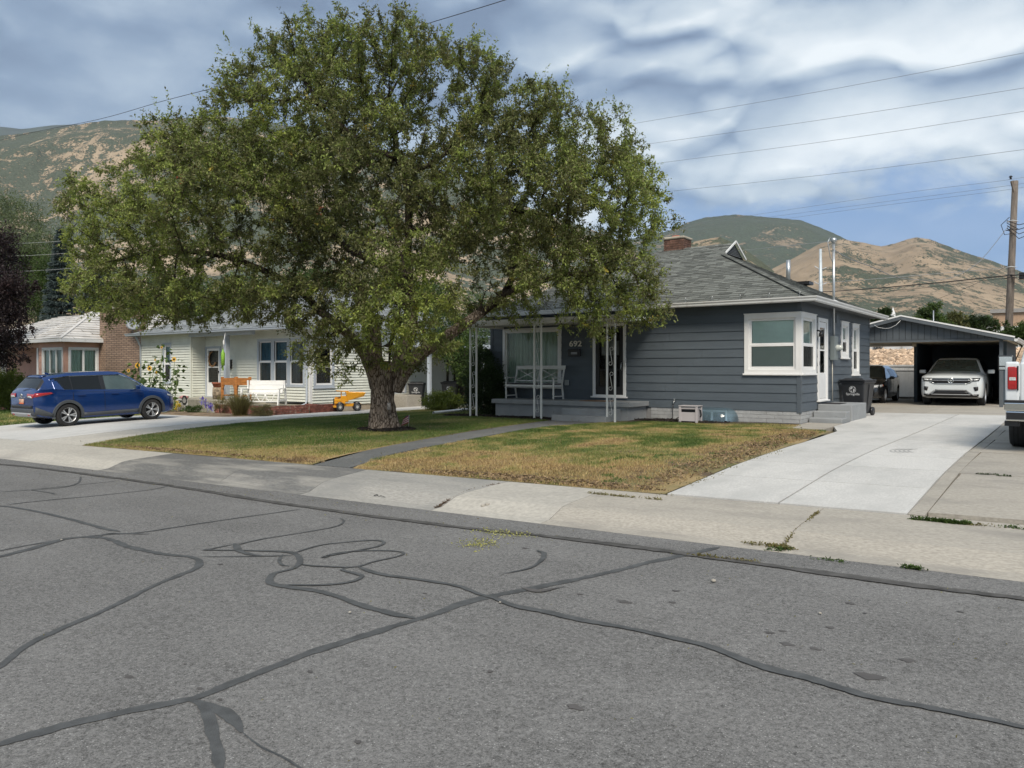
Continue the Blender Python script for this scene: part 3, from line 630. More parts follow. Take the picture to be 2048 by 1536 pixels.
def blind(F, s0, s1, z0, z1, parent, m, n=-.062, pitch=.032):
    k = int((z1-z0)/pitch); mb = MB()
    for i in range(k):
        z = z0+i*pitch; mb.quad(F(s0, z, n), F(s1, z, n), F(s1, z+pitch*.98, n-.016), F(s0, z+pitch*.98, n-.016))
    return mb.build('blind', m, parent, kind=None)
def curtain(F, s0, s1, z0, z1, parent, m, n=-.09, amp=.03, waves=14, seed=0, name='curtain'):
    k = waves*8; V = []; rr = random.Random(seed); ph = [rr.uniform(.75, 1.25) for _ in range(waves+2)]
    x = 0; ss = [s0+(s1-s0)*i/k for i in range(k+1)]
    for i, s in enumerate(ss):
        t = i/8; q = amp*math.sin(t*2*math.pi)*ph[int(t)]+amp*.6*math.sin(t*2.3)
        V += [F(s, z0, n+q), F(s, z1, n+q*.7)]
    return MB().add(V, [(2*i, 2*i+2, 2*i+3, 2*i+1) for i in range(k)], True).build(name, m, parent)
def frame_rect(mb, F, s0, s1, z0, z1, w, n0, n1, wb=None):      # four butted bars
    wb = wb or w
    wbox(mb, F, s0, s1, z1-w, z1, n0, n1); wbox(mb, F, s0, s1, z0, z0+wb, n0, n1)
    wbox(mb, F, s0, s0+w, z0+wb, z1-w, n0, n1); wbox(mb, F, s1-w, s1, z0+wb, z1-w, n0, n1)
def hung_window(parent, F, s0, s1, z0, z1, trim=.115, mid=.5, fm=None, tm=None, sill=True, blind_m=(None, None), lower_screen=True, proud=.045, sw=.045, curt=None, name='window', reces=-.02):
    # s0..z1 is the outer edge of the trim; returns the opening to cut
    fm = fm or M_white; tm = tm or M_white
    mb = MB(); frame_rect(mb, F, s0, s1, z0, z1, trim, .0, proud)
    if sill: wbox(mb, F, s0-.03, s1+.03, z0-.035, z0+.012, .0, proud+.03)
    wbox(mb, F, s0-.015, s1+.015, z1, z1+.022, .0, proud+.022)
    w_ = mb.build(name, tm, parent, bev=.004)
    a, b, c, d = s0+trim, s1-trim, z0+trim, z1-trim
    j = MB(); frame_rect(j, F, a, b, c, d, .018, -.12, .012); j.build('jamb', fm, w_)
    a += .018; b -= .018; c += .018; d -= .018; m = c+(d-c)*mid
    up = MB(); frame_rect(up, F, a, b, m-.02, d, sw, reces-.03, reces+.005, .04); up.build('sash', fm, w_, bev=.003)
    lo = MB(); frame_rect(lo, F, a, b, c, m-.022, sw, reces-.004, reces+.028, .055); lo.build('sash', fm, w_, bev=.003)
    MB().quad(*[F(s, z, reces-.012) for s, z in ((a+sw, m+.02), (b-sw, m+.02), (b-sw, d-sw), (a+sw, d-sw))]).build('pane', M_glass, w_)
    MB().quad(*[F(s, z, reces+.012) for s, z in ((a+sw, c+.055), (b-sw, c+.055), (b-sw, m-.067), (a+sw, m-.067))]).build('pane', M_glass, w_)
    if lower_screen: MB().quad(*[F(s, z, reces+.02) for s, z in ((a+sw, c+.055), (b-sw, c+.055), (b-sw, m-.067), (a+sw, m-.067))]).build('screen', M_scr, w_)
    if blind_m[0]: blind(F, a, b, m, d, w_, blind_m[0])
    if blind_m[1]: blind(F, a, b, c, m, w_, blind_m[1])
    if curt: curtain(F, a, b, c, d, w_, curt, waves=7, seed=int(s0*10))
    room(F, a-.02, b+.02, c-.02, d+.02, w_)
    return w_, (s0+.02, s1-.02, z0+.02, z1-.02)
def half_clear(name, col, a):
    m = bpy.data.materials.new(name); m.use_nodes = True; t = m.node_tree; b = t.nodes['Principled BSDF']; b.inputs['Base Color'].default_value = (*col, 1); b.inputs['Roughness'].default_value = .8; b.inputs['Alpha'].default_value = a; return m
M_scr = half_clear('screen_mesh', (.06, .066, .064), .36)
def shingle_roof(planes, m_deck, m_sh, parent, row=.14, tab=.30, seed=1, th=.012, name='shingles', kind='stuff', deck=True):
    # planes: convex polygons whose first edge is the eave, given left to right seen from outside
    rr = random.Random(seed); mb = MB(); dk = MB()
    for poly in planes:
        P = [Vector(p) for p in poly]; e = (P[1]-P[0]); ed = e.normalized(); nrm = e.cross(P[2]-P[0]).normalized()
        if nrm.z < 0: nrm = -nrm
        up = nrm.cross(ed); up = up if up.z > 0 else -up
        Q = [((p-P[0]).dot(ed), (p-P[0]).dot(up)) for p in P]; H = max(q[1] for q in Q)
        def ext(h):
            xs = []
            for (a, b), (c, d) in zip(Q, Q[1:]+Q[:1]):
                if (b-h)*(d-h) <= 0 and abs(b-d) > 1e-9: xs.append(a+(c-a)*(h-b)/(d-b))
                elif abs(b-d) < 1e-9 and abs(b-h) < 1e-6: xs += [a, c]
            return (min(xs), max(xs)) if xs else None
        if deck: dk.add([p-nrm*.02 for p in P], [tuple(range(len(P)))])
        n = int(H/row)+1
        for i in range(n):
            h0, h1 = i*row, min(H, (i+1)*row+.03); l0 = ext(min(h0+1e-5, H-1e-4)); l1 = ext(min(h1, H-1e-4))
            if not l0 or not l1 or h0 >= H-.01: continue
            x = l0[0]-rr.uniform(0, tab)
            while x < l0[1]:
                wd = tab*rr.choice((.45, .7, 1, 1, 1.25)); a0, a1 = max(x, l0[0]), min(x+wd-.006, l0[1]); b0, b1 = min(max(x, l1[0]), l1[1]), max(min(x+wd-.006, l1[1]), l1[0]); x += wd
                if a1-a0 < .01: continue
                t = th*rr.uniform(.8, 1.9)
                V = [P[0]+ed*p+up*q+nrm*r for p, q, r in ((a0, h0, t), (a1, h0, t), (b1, h1, .002), (b0, h1, .002), (a0, h0, -.004), (a1, h0, -.004))]
                mb.add(V, [(0, 1, 2, 3), (4, 5, 1, 0)])
    if deck: dk.build('roof_deck', m_deck, parent)
    return mb.build(name, m_sh, parent, kind=kind)
def ridge_caps(a, b, m, parent, w_=.16, step=.14, nrmz=(0, 0, 1), drop=.07):
    a, b = Vector(a), Vector(b); d = (b-a); L_ = d.length; d.normalize(); s = Vector((-d.y, d.x, 0)).normalized(); mb = MB(); n = int(L_/step)
    for i in range(n):
        p = a+d*(i*step); q = a+d*(i*step+step+.03); u = Vector((0, 0, .02)); v = Vector((0, 0, .006))
        mb.add([p-s*w_-Vector((0, 0, drop))+u, p+u, p+s*w_-Vector((0, 0, drop))+u, q-s*w_-Vector((0, 0, drop))+v, q+v, q+s*w_-Vector((0, 0, drop))+v], [(0, 1, 4, 3), (1, 2, 5, 4)])
    return mb.build('ridge_cap', m, parent, kind='stuff')
def brick_course(parent, F, s0, s1, z0, n, h, l, m, j=.01, dep=.02, name='brick', jit=.003, seed=0, stack=False):
    # individual bricks sharing a few meshes
    rr = random.Random(seed); meshes = {}
    O = F(0, 0, 0); sx = (F(1, 0, 0)-O); nn = (F(0, 0, 1)-O); base = Matrix((sx, nn, Vector((0, 0, 1)))).transposed().to_4x4()
    for i in range(n):
        x = s0-(0 if stack or i % 2 == 0 else l/2)
        while x < s1-.01:
            a, b = max(x, s0), min(x+l-j, s1); x += l
            if b-a < .03: continue
            key = round(b-a, 2)
            if key not in meshes:
                o = MB().box(0, b-a, 0, dep, 0, h-j).build(name, m, parent); meshes[key] = o.data
            else: o = bpy.data.objects.new(name, meshes[key]); COL.objects.link(o); o.parent = parent
            o.matrix_world = Matrix.Translation(F(a, z0+i*h, rr.uniform(-jit, jit))) @ base
# ================================================================== number 692: the grey house
M_grey = mat('grey_siding_paint', (.085, .105, .125), .55, var=.07, vscale=1.5, gen=True, obj_rand=.05, bump=.15, bscale=60, stretch=(1, 1, 5), spec=.4)
M_greyt = mat('grey_corner_paint', (.080, .098, .117), .55, var=.05, gen=True)
M_blk = mat('painted_block', (.36, .37, .375), .8, var=.12, vscale=6, gen=True, bump=1.2, bscale=40, obj_rand=.04, dirt=((.2, .2, .19), 7, .58, .8))
M_porch = mat('grey_painted_concrete', (.27, .285, .295), .7, var=.10, vscale=3, gen=True, bump=.5, bscale=50, dirt=((.12, .12, .115), 6, .62, .74))
M_shin = mat('asphalt_shingle', (.155, .165, .155), .95, var=.3, vscale=60, gen=True, island=.32, bump=.6, bscale=200, spec=.2)
M_deck = mat('roof_underlay', (.07, .07, .065), .95)
M_gut = mat('gutter_metal', (.66, .67, .67), .4, var=.05, gen=True, dirt=((.42, .41, .39), 4, .6, .8))
M_fasc = mat('soffit_paint', (.10, .11, .12), .6)
M_brickd = mat('chimney_brick', (.14, .075, .055), .9, var=.35, vscale=9, obj_rand=.25, gen=True, bump=.6)
M_mort = mat('mortar', (.34, .30, .26), .95, var=.2, vscale=10, gen=True)
M_galv = mat('galvanized', (.50, .53, .55), .35, metal=.8, var=.1, vscale=8)
M_awn = mat('awning_metal', (.62, .62, .59), .5, var=.12, vscale=4, gen=True)
M_iron = mat('white_iron', (.68, .70, .69), .45, var=.05, gen=True)
M_black = mat('black_metal', (.014, .014, .016), .35, var=.1)
M_bronze = mat('electric_grey', (.17, .20, .205), .45, var=.05)
house = empty('grey_house', (-10.4, 23.9, 0), label='dark grey single-storey house numbered 692 with white trim behind the tree', cat='house')
def H(o):       # children are modelled in world coordinates
    o.matrix_parent_inverse = Matrix.Translation((10.4, -23.9, 0)); return o
class HP:       # parenting proxy so that helpers can simply pass the parent
    pass
XL, XR, YF, YB = -15.25, -5.5, 19.86, 27.93
ZB, EX, NC = .53, .23, 12
ZT = ZB+EX*NC
house.location = (0, 0, 0)
FF = wall_frame('front', YF); FS = wall_frame('side', XR)
# openings (outer trim)
w1, o1 = hung_window(house, FF, -6.91, -5.49, 1.475, 3.02, blind_m=(M_blind, M_blind), lower_screen=True)
w2, o2 = hung_window(house, FS, 19.87, 21.22, 1.475, 3.02, blind_m=(M_blind, None), lower_screen=True)
w3, o3 = hung_window(house, FS, 24.0, 24.9, 1.93, 3.0, blind_m=(M_blind, None))
w4, o4 = hung_window(house, FS, 25.42, 26.32, 1.42, 3.0, blind_m=(M_blind, None))
MB().box(-5.50+.001, -5.455, 19.812, 19.859, 1.475, 3.02).build('corner_trim', M_white, w1)
# picture window on the porch
pw = MB(); frame_rect(pw, FF, -14.77, -12.56, 1.05, 2.88, .10, 0, .045, .08); wbox(pw, FF, -14.82, -12.5, 1.0, 1.045, 0, .08)
pw = pw.build('picture_window', M_white, house, bev=.004)
j = MB(); frame_rect(j, FF, -14.67, -12.66, 1.13, 2.78, .04, -.10, .015); j.build('sash', M_vinyl, pw)
MB().quad(*[FF(s, z, -.02) for s, z in ((-14.63, 1.17), (-12.70, 1.17), (-12.70, 2.74), (-14.63, 2.74))]).build('pane', M_glass, pw)
curtain(FF, -14.66, -12.67, 1.12, 2.8, pw, mat('sage_curtain', (.50, .62, .54), .9, var=.1, vscale=2), n=-.16, amp=.035, waves=17, seed=4)
room(FF, -14.7, -12.6, 1.08, 2.82, pw)
o5 = (-14.75, -12.58, 1.04, 2.86)
# front door with dark storm door
fd = MB(); frame_rect(fd, FF, -11.45, -10.36, .80, 2.93, .085, 0, .05, .05); wbox(fd, FF, -11.5, -10.31, .76, .802, 0, .09)
fd = fd.build('front_door', M_white, house, bev=.004)
sd = MB(); frame_rect(sd, FF, -11.355, -10.455, .86, 2.835, .11, -.01, .02, .22); wbox(sd, FF, -11.245, -10.565, 1.55, 1.6, -.01, .018); sd.build('storm_door', M_black, fd, bev=.004)
MB().quad(*[FF(s, z, .002) for s, z in ((-11.245, 1.08), (-10.565, 1.08), (-10.565, 2.725), (-11.245, 2.725))]).build('door_glass', M_glass, fd)
wbox(MB(), FF, -11.2, -10.62, 2.0, 2.42, -.05, -.045).build('door_notice', mat('grey_paper', (.20, .20, .20), .8), fd)
mb = MB(); mb.tube([FF(-10.50, 1.78, .02), FF(-10.50, 1.78, .06), FF(-10.50, 1.62, .075), FF(-10.50, 1.55, .03)], .012, 6); mb.build('door_handle', M_galv, fd)
mb = MB(); wbox(mb, FF, -10.42, -10.375, 1.68, 1.85, .051, .075); mb.build('doorbell', mat('light_grey_plastic', (.55, .56, .55), .4), fd)
wbox(MB(), FF, -11.36, -10.45, .82, 2.84, -.5, -.13).build('door_leaf', M_dark, fd)
o6 = (-11.43, -10.38, .79, 2.91)
# side door
kd = MB(); frame_rect(kd, FS, 21.42, 22.42, .75, 2.98, .10, 0, .045, .05); wbox(kd, FS, 21.38, 22.46, .72, .76, 0, .09); kd = kd.build('side_door', M_white, house, bev=.004)
sd = MB(); wbox(sd, FS, 21.53, 22.31, .81, 1.5, -.01, .02); wbox(sd, FS, 21.53, 22.31, 2.72, 2.87, -.01, .02); wbox(sd, FS, 21.53, 21.66, 1.5, 2.72, -.01, .02); wbox(sd, FS, 22.18, 22.31, 1.5, 2.72, -.01, .02); wbox(sd, FS, 21.66, 22.18, 2.09, 2.13, -.008, .018)
sd.build('storm_door', M_vinyl, kd, bev=.004)
MB().quad(*[FS(s, z, .004) for s, z in ((21.66, 1.5), (22.18, 1.5), (22.18, 2.72), (21.66, 2.72))]).build('door_glass', M_glass, kd)
MB().quad(*[FS(s, z, .0) for s, z in ((21.66, 1.5), (22.18, 1.5), (22.18, 2.09), (21.66, 2.09))]).build('screen', M_scr, kd)
wbox(MB(), FS, 21.53, 22.31, .81, 2.87, -.3, -.12).build('door_leaf', mat('inner_door', (.25, .26, .26), .6), kd)
mb = MB(); wbox(mb, FS, 21.55, 21.60, 1.70, 1.80, .02, .05); mb.tube([FS(21.575, 1.76, .05), FS(21.575, 1.6, .07)], .008, 6); mb.build('door_handle', M_black, kd)
o7 = (21.44, 22.40, .74, 2.96)
ops_f = [o1, o5, o6]; ops_s = [o2, o3, o4, o7]
wall_core(FF, XL+.12, XR-.12, ZB-.02, ZT+.08, ops_f).build('wall', M_greyt, house)
wall_core(FS, YF+.001, YB, ZB-.02, ZT+.08, ops_s).build('wall', M_greyt, house)
mb = MB(); mb.box(XL, XL+.12, YF, YB, .1, ZT+.08); mb.box(XL+.12, XR-.12, YB-.12, YB, .1, ZT+.08); mb.build('wall', M_greyt, house)
bj = random.Random(12)
def emit_f(a, b, z0, z1, nb, nt_):
    cuts = [a]+([a+(b-a)*bj.uniform(.25, .75)] if b-a > 2.2 else [])+[b]
    for p, q in zip(cuts, cuts[1:]): j = bj.uniform(-.0015, .0015); wedge(MB(), FF, p+(.002 if p > a else 0), q-(.002 if q < b else 0), z0+j, z1, nb+bj.uniform(-.002, .003), nt_).build('siding_board', M_grey, house)
def emit_s(a, b, z0, z1, nb, nt_): wedge(MB(), FS, a, b, z0, z1, nb, nt_).build('siding_board', M_grey, house)
courses(FF, XL+.07, XR-.075, ZB, NC, EX, ops_f, emit_f)
courses(FS, YF+.075, YB-.05, ZB, NC, EX, ops_s, emit_s)
for a, b in ((XL-.03, XL+.07), (XR-.075, XR+.03)):
    MB().box(a, b, YF-.03, YF-.001 if a < -6 else YF-.0, ZB-.03, 1.44 if a > -6 else ZT+.02).build('corner_board', M_greyt, house)
MB().box(XR+.001, XR+.03, YF, YF+.075, ZB-.03, 1.44).build('corner_board', M_greyt, house)
MB().box(XR-.075, XR+.03, YF-.03, YF, 3.06, ZT+.02).build('corner_board', M_greyt, house)
MB().box(XR+.001, XR+.028, YB-.05, YB+.02, ZB-.03, ZT+.02).build('corner_board', M_greyt, house)
# foundation
mb = MB(); mb.box(XL+.01, XR-.01, YF+.01, YB-.02, -.1, ZB-.02); mb.build('foundation', mat('block_mortar', (.25, .25, .25), .9), house)
FFo = wall_frame('front', YF+.01); FSo = wall_frame('side', XR-.01)
brick_course(house, FFo, -9.58, -8.24, .13, 4, .10, .41, M_blk, .007, .017, 'foundation_block', .003, 1)
brick_course(house, FFo, -7.36, -5.495, .13, 4, .10, .41, M_blk, .007, .017, 'foundation_block', .003, 3)
brick_course(house, FSo, 19.87, 21.3, .13, 4, .10, .41, M_blk, .007, .017, 'foundation_block', .003, 2)
brick_course(house, FSo, 23.3, 27.9, .13, 4, .10, .41, M_blk, .007, .017, 'foundation_block', .003, 5)
# porch slab and steps
mb = MB(); mb.box(-14.31, -9.63, 18.63, YF-.026, .56, .69); mb.build('porch_slab', M_porch, house, bev=.012)
mb = MB(); mb.box(-14.22, -9.72, 18.72, YF-.03, 0, .56); mb.build('porch_base', M_porch, house)
mb = MB(); mb.box(-11.62, -9.93, 17.84, 18.2, 0, .335); mb.build('porch_step', M_porch, house, bev=.012)
mb = MB(); mb.box(-11.50, -9.93, 18.2, 18.715, 0, .51); mb.build('porch_step', M_porch, house, bev=.012)
# side landing and steps
mb = MB(); mb.box(-5.47, -4.62, 21.4, 23.15, .0, .665); mb.build('side_landing', M_porch, house, bev=.015)
mb = MB(); mb.box(-5.47, -4.66, 20.95, 21.4, .0, .50); mb.build('side_step', M_porch, house, bev=.02)
mb = MB(); mb.box(-5.47, -4.66, 20.52, 20.95, .0, .345); mb.build('side_step', M_porch, house, bev=.02)
# roof: hip with a louvred gablet at the near end
OV = .42; ze = 3.33; yf, yb, xl, xr = YF-OV, YB+OV, XL-OV, XR+OV
ym = (yf+yb)/2; pitch = (5.58-ze)/(ym-yf); zr = 5.58
xg = -8.65         # gablet face
hr = (xr-xg)      # hip run up to the gablet sill
zgl = ze+pitch*hr; yg0, yg1 = yf+hr, yb-hr
xl2 = xl+(ym-yf)
front = [(xl, yf, ze), (xr, yf, ze), (xg, yg0, zgl), (xg, ym, zr), (xl2, ym, zr)]
side = [(xr, yf, ze), (xr, yb, ze), (xg, yg1, zgl), (xg, yg0, zgl)]
back = [(xr, yb, ze), (xl, yb, ze), (xl2, ym, zr), (xg, ym, zr), (xg, yg1, zgl)]
left = [(xl, yb, ze), (xl, yf, ze), (xl2, ym, zr)]
shingle_roof([front, side], M_deck, M_shin, house, seed=3)
dk = MB()
for p in (back, left): dk.add(p, [tuple(range(len(p)))])
dk.build('roof_back', M_shin, house)
ridge_caps((xl2, ym, zr+.0), (xg+.02, ym, zr+.0), M_shin, house)
ridge_caps((xr, yf, ze+.03), (xg, yg0, zgl+.03), M_shin, house, .13, drop=.03)
# gablet with slats
gv = MB(); gv.add([(xg-.08, yg0+.05, zgl), (xg-.08, yg1-.05, zgl), (xg-.08, ym, zr-.03)], [(0, 1, 2)]); gv = gv.build('gable_vent', M_dark, house)
for i in range(7):
    z = zgl+.06+i*(zr-zgl-.12)/7; hw_ = (zr-z-.05)/pitch
    if hw_ > .06:
        mb = MB(); mb.box(-.004, .004, ym-hw_, ym+hw_, -.04, .04, Matrix.Translation((xg-.03, 0, z+.03)) @ Matrix.Rotation(R(-35), 4, 'Y')); mb.build('slat', mat('slat_paint', (.11, .12, .13), .5) if i == 0 else bpy.data.materials['slat_paint'], gv)
mb = MB(); mb.bar((xg+.06, yg0-.03, zgl+.03), (xg+.06, ym, zr+.06), .032, .055); mb.bar((xg+.06, yg1+.03, zgl+.03), (xg+.06, ym, zr+.055), .032, .055); mb.build('rake_trim', M_white, gv)
# soffit, fascia, gutter
mb = MB(); mb.box(xl, xr, yf+.01, YF+.1, ze-.03, ze-.012); mb.box(XR-.1, xr-.01, YF+.1, yb, ze-.03, ze-.012); mb.box(xl, XL+.1, YF+.1, yb, ze-.03, ze-.012); mb.build('soffit', M_fasc, house)
gp = [(0, -.115), (.02, -.125), (.075, -.125), (.095, -.10), (.10, -.06), (.125, -.03), (.13, 0), (.11, .0), (.10, -.03), (.02, -.04), (.0, -.02)]
mb = MB(); sweep(mb, gp, [(xl, yf, ze+.045), (xr, yf, ze+.045), (xr, yb, ze+.045)]); mb.build('gutter', M_gut, house)
mb = MB(); mb.box(xl, xr, yf-.001, yf+.02, ze-.09, ze+.0); mb.box(xr-.02, xr+.001, yf, yb, ze-.09, ze); mb.build('fascia', M_fasc, house)
for i in range(14):
    x = xr-.35-i*.75
    if x < xl: break
    mb = MB(); mb.tube([(x, yf+.10, ze+.06), (x, yf+.13, ze+.2), (x+.02, yf+.10, ze+.16)], .009, 5); mb.build('snow_hook', M_gut, house)
# roof things
mb = MB(); c = Vector((-8.2, 0, 0))
def roofz(x, y): return ze+pitch*min(y-yf, yb-y, xr-x)
x, y = -7.35, 25.2; mb = MB(); mb.tube([(x, y, roofz(x, y)-.1), (x, y, roofz(x, y)+.62)], .065, 12); mb.build('vent_pipe', M_galv, house)
x, y = -7.0, 25.75; mb = MB(); mb.box(x-.2, x+.22, y-.25, y+.25, roofz(x, y)+.02, roofz(x, y)+.12); mb.build('roof_vent', M_black, house)
ch = MB(); cx0, cx1, cy0, cy1 = -11.0, -10.3, 23.75, 24.4; ch.box(cx0+.02, cx1-.02, cy0+.02, cy1-.02, 5.2, 5.95); ch = ch.build('chimney', M_mort, house)
for (F_, a, b) in ((wall_frame('front', cy0+.02), cx0, cx1), (wall_frame('side', cx1-.02), cy0, cy1)): brick_course(ch, F_, a, b, 5.36, 7, .077, .215, M_brickd, .012, .02, 'brick', .003, 9)
mb = MB(); mb.box(cx0-.04, cx1+.04, cy0-.04, cy1+.04, 5.90, 5.98); mb.build('chimney_cap', mat('cap_concrete', (.42, .38, .31), .9, var=.2, gen=True), ch, bev=.03)
mb = MB(); mb.box(cx0+.2, cx1-.25, cy0+.2, cy1-.2, 5.98, 6.05); mb.build('flue', mat('flue_tile', (.42, .13, .08), .8), ch, bev=.02)
# service mast, meter and box
xm = XR+.09
mb = MB(); mb.tube([(xm, 22.85, 2.5), (xm, 22.85, 5.15)], .033, 10); mb.build('service_mast', M_galv, house)
mb = MB(); mb.lathe([(0, .12), (.07, .1), (.085, .03), (.06, -.02), (0, -.04)], (xm, 22.85, 5.18), n=12); mb.tube([(xm, 22.8, 5.2), (xm-.05, 22.65, 5.28), (xm-.1, 22.6, 5.15), (xm-.05, 22.65, 4.75), (xm, 22.83, 4.55)], .012, 6); mb.build('weatherhead', M_galv, house)
mb = MB(); mb.lathe([(.16, 0), (.12, .02), (.04, .06)], (xm, 22.85, roofz(XR, 22.85)-.06), n=10); mb.build('mast_flashing', M_gut, house)
mb = MB(); wbox(mb, FS, 22.72, 23.1, 1.85, 2.52, .02, .15); eb = mb.build('electric_box', M_bronze, house, bev=.01)
mb = MB(); mb.lathe([(.085, 0), (.085, .05), (.07, .09), (.068, .15), (0, .16)], (0, 0, 0), 'x', 16, M=Matrix.Translation((XR+.15, 22.95, 2.2))); mb.build('meter', mat('meter_glass', (.5, .53, .5), .15, coat=.5), eb)
mb = MB(); mb.tube([FS(22.82, 1.86, .06), FS(22.82, .7, .06)], .014, 6); mb.build('conduit', mat('beige_conduit', (.42, .4, .34), .6), house)
mb = MB(); wbox(mb, FS, 23.2, 23.42, 2.92, 3.2, .02, .08); mb.build('wall_box', M_greyt, house)
mb = MB(); mb.tube([FS(21.32, 2.62, .0), FS(21.32, 2.62, .09), FS(21.32, 2.55, .13)], .02, 8); mb.lathe([(.02, 0), (.05, -.03), (.055, -.12), (0, -.12)], FS(21.32, 2.58, .13), n=10); mb.build('wall_lamp', M_black, house)
# porch fittings
M_num = mat('brass_number', (.75, .72, .64), .4, var=.1)
p0, p1 = on_y(1137, 694, YF), on_y(1167, 694, YF)
text_mesh('692', .235, ((p0.x+p1.x)/2, YF-.032, on_y(1152, 688, YF).z), (R(90), 0, 0), M_num, 'house_number', house, .006, .004, 1.28)
mb = MB(); wbox(mb, FF, -12.28, -11.86, 1.98, 2.16, .025, .10); mb.box(-12.27, -11.87, YF-.12, YF-.025, 2.13, 2.20); mb.build('letter_box', M_black, house, bev=.01)
mb = MB(); wbox(mb, FF, -12.3+.14, -11.95, 2.04, 2.11, .1, .112); mb.build('letter_box_badge', mat('pewter', (.22, .23, .24), .35, metal=.6), house)
mb = MB(); wbox(mb, FF, -12.42, -12.28, 1.10, 1.27, .02, .06); mb.build('outlet_cover', mat('outlet_grey', (.30, .32, .32), .5), house, bev=.01)
# flat metal awning over the porch
aw = MB(); x0, x1, ya = -14.78, -9.42, 17.9
for i in range(5):
    z = 2.87+i*.03; aw.box(x0, x1, ya-(.012 if i % 2 else .0), ya+.05, z+.001, z+.029)
    aw.box(x0-(.012 if i % 2 else .0), x0+.05, ya+.05, YF-.03, z+.001, z+.029); aw.box(x1-.05, x1+(.012 if i % 2 else 0), ya+.05, YF-.03, z+.001, z+.029)
awn = aw.build('porch_awning', M_awn, house)
mb = MB(); mb.box(x0+.05, x1-.05, ya+.05, YF-.03, 2.94, 2.96); mb.box(x0+.0, x1, ya+.0, YF-.03, 3.021, 3.03); mb.build('awning_deck', M_awn, awn)
def scroll(mb, x, z, s, y, fl=1):   # an S-scroll between the two tubes
    P = []
    for k in range(15): a = R(-60+300*k/14); r = .055*(1-.45*k/14); P.append((x+fl*(-.01-math.cos(a)*r+.02), y, z+.10*s+math.sin(a)*r))
    Q = [(2*x-p[0], y, 2*z-p[2]) for p in P][::-1]
    mb.tube(Q+P if False else P, .007, 5); mb.tube(Q, .007, 5); mb.tube([P[0], Q[-1]], .007, 5)
for px_ in (946.7, 1075.5, 1222):
    c = on_y(px_, 800, 18.0); post = MB()
    for s in (-1, 1): post.box(c.x+s*.118-.021, c.x+s*.118+.021, 17.98, 18.022, .1, 2.868)
    post.box(c.x-.14, c.x+.14, 17.99, 18.01, .13, .15); post.box(c.x-.14, c.x+.14, 17.97, 18.03, 2.84, 2.868)
    post = post.build('porch_post', M_iron, house)
    for k in range(4):
        mb = MB(); z = .62+k*.66
        P = []
        for q in range(15): a = R(205-330*q/14); r = .058*(1-.42*q/14); P.append((c.x+.022+math.cos(a)*r, 18.0, z+.19+math.sin(a)*r))
        Q = [(2*c.x-p[0], 18.0, 2*z-p[2]) for p in P]
        mb.tube(P[::-1]+Q, .006, 5); mb.build('scroll', M_iron, post)
# spigot and downpipe hose
mb = MB(); mb.tube([(-8.85, YF-.02, .72), (-8.85, YF-.10, .72), (-8.85, YF-.13, .64)], .016, 6); mb.lathe([(0, .03), (.035, .03), (.035, .045), (0, .045)], (-8.85, YF-.08, .73), n=8); mb.build('garden_tap', M_galv, house)
# basement window
F_b = FFo; bw = MB(); frame_rect(bw, F_b, -8.22, -7.38, .13, .50, .045, -.03, .022); wbox(bw, F_b, -7.83, -7.77, .175, .455, -.03, .02); bw = bw.build('basement_window', M_white, house)
MB().quad(*[F_b(s, z, .002) for s, z in ((-8.18, .17), (-7.42, .17), (-7.42, .46), (-8.18, .46))]).build('pane', mat('dark_window_glass', (.012, .02, .022), .06, spec=.8), bw)
# ================================================================== the big crab apple tree
def bark_mat(name, c1, c2, sc=9, b=1.0):
    m = bpy.data.materials.new(name); m.use_nodes = True; t = m.node_tree; p = t.nodes['Principled BSDF']; p.inputs['Roughness'].default_value = .95; p.inputs['Specular IOR Level'].default_value = .15
    g = nd(t, 'ShaderNodeNewGeometry'); mp = nd(t, 'ShaderNodeMapping'); mp.inputs['Scale'].default_value = (1, 1, .28); t.links.new(g.outputs['Position'], mp.inputs[0])
    v = nd(t, 'ShaderNodeTexVoronoi', feature='DISTANCE_TO_EDGE'); v.inputs['Scale'].default_value = sc*2.2
    n = nd(t, 'ShaderNodeTexNoise'); n.inputs['Scale'].default_value = sc; n.inputs['Detail'].default_value = 8; n.inputs['Roughness'].default_value = .7; n.inputs['Distortion'].default_value = .6
    t.links.new(mp.outputs[0], n.inputs['Vector'])
    ad = nd(t, 'ShaderNodeVectorMath', operation='MULTIPLY_ADD'); t.links.new(n.outputs['Color'], ad.inputs[0]); ad.inputs[1].default_value = (.12, .12, .12); t.links.new(mp.outputs[0], ad.inputs[2]); t.links.new(ad.outputs[0], v.inputs['Vector'])
    h = math_n(t, 'ADD', math_n(t, 'MULTIPLY', math_n(t, 'MINIMUM', v.outputs['Distance'], .12), 4.0), math_n(t, 'MULTIPLY', n.outputs['Fac'], .6))
    c = ramp(t, h, [(.22, tuple(Vector(c1)*.35)), (.45, c1), (.85, c2)], 'LINEAR'); t.links.new(c, p.inputs['Base Color'])
    bp = nd(t, 'ShaderNodeBump'); bp.inputs['Strength'].default_value = 1; bp.inputs['Distance'].default_value = .035*b; t.links.new(h, bp.inputs['Height']); t.links.new(bp.outputs[0], p.inputs['Normal'])
    return m
M_bark = bark_mat('crab_apple_bark', (.12, .088, .066), (.31, .255, .205))
M_bark2 = bark_mat('dark_bark', (.035, .028, .022), (.085, .07, .055), 12, .4)
M_leafA = leafmat('crab_apple_leaf', [(0, (.06, .066, .026)), (.25, (.125, .145, .046)), (.46, (.20, .195, .085)), (.62, (.19, .245, .065)), (.84, (.34, .41, .10)), (.955, (.27, .30, .06)), (.975, (.55, .45, .09)), (1, (.42, .15, .08))], .45, .35)
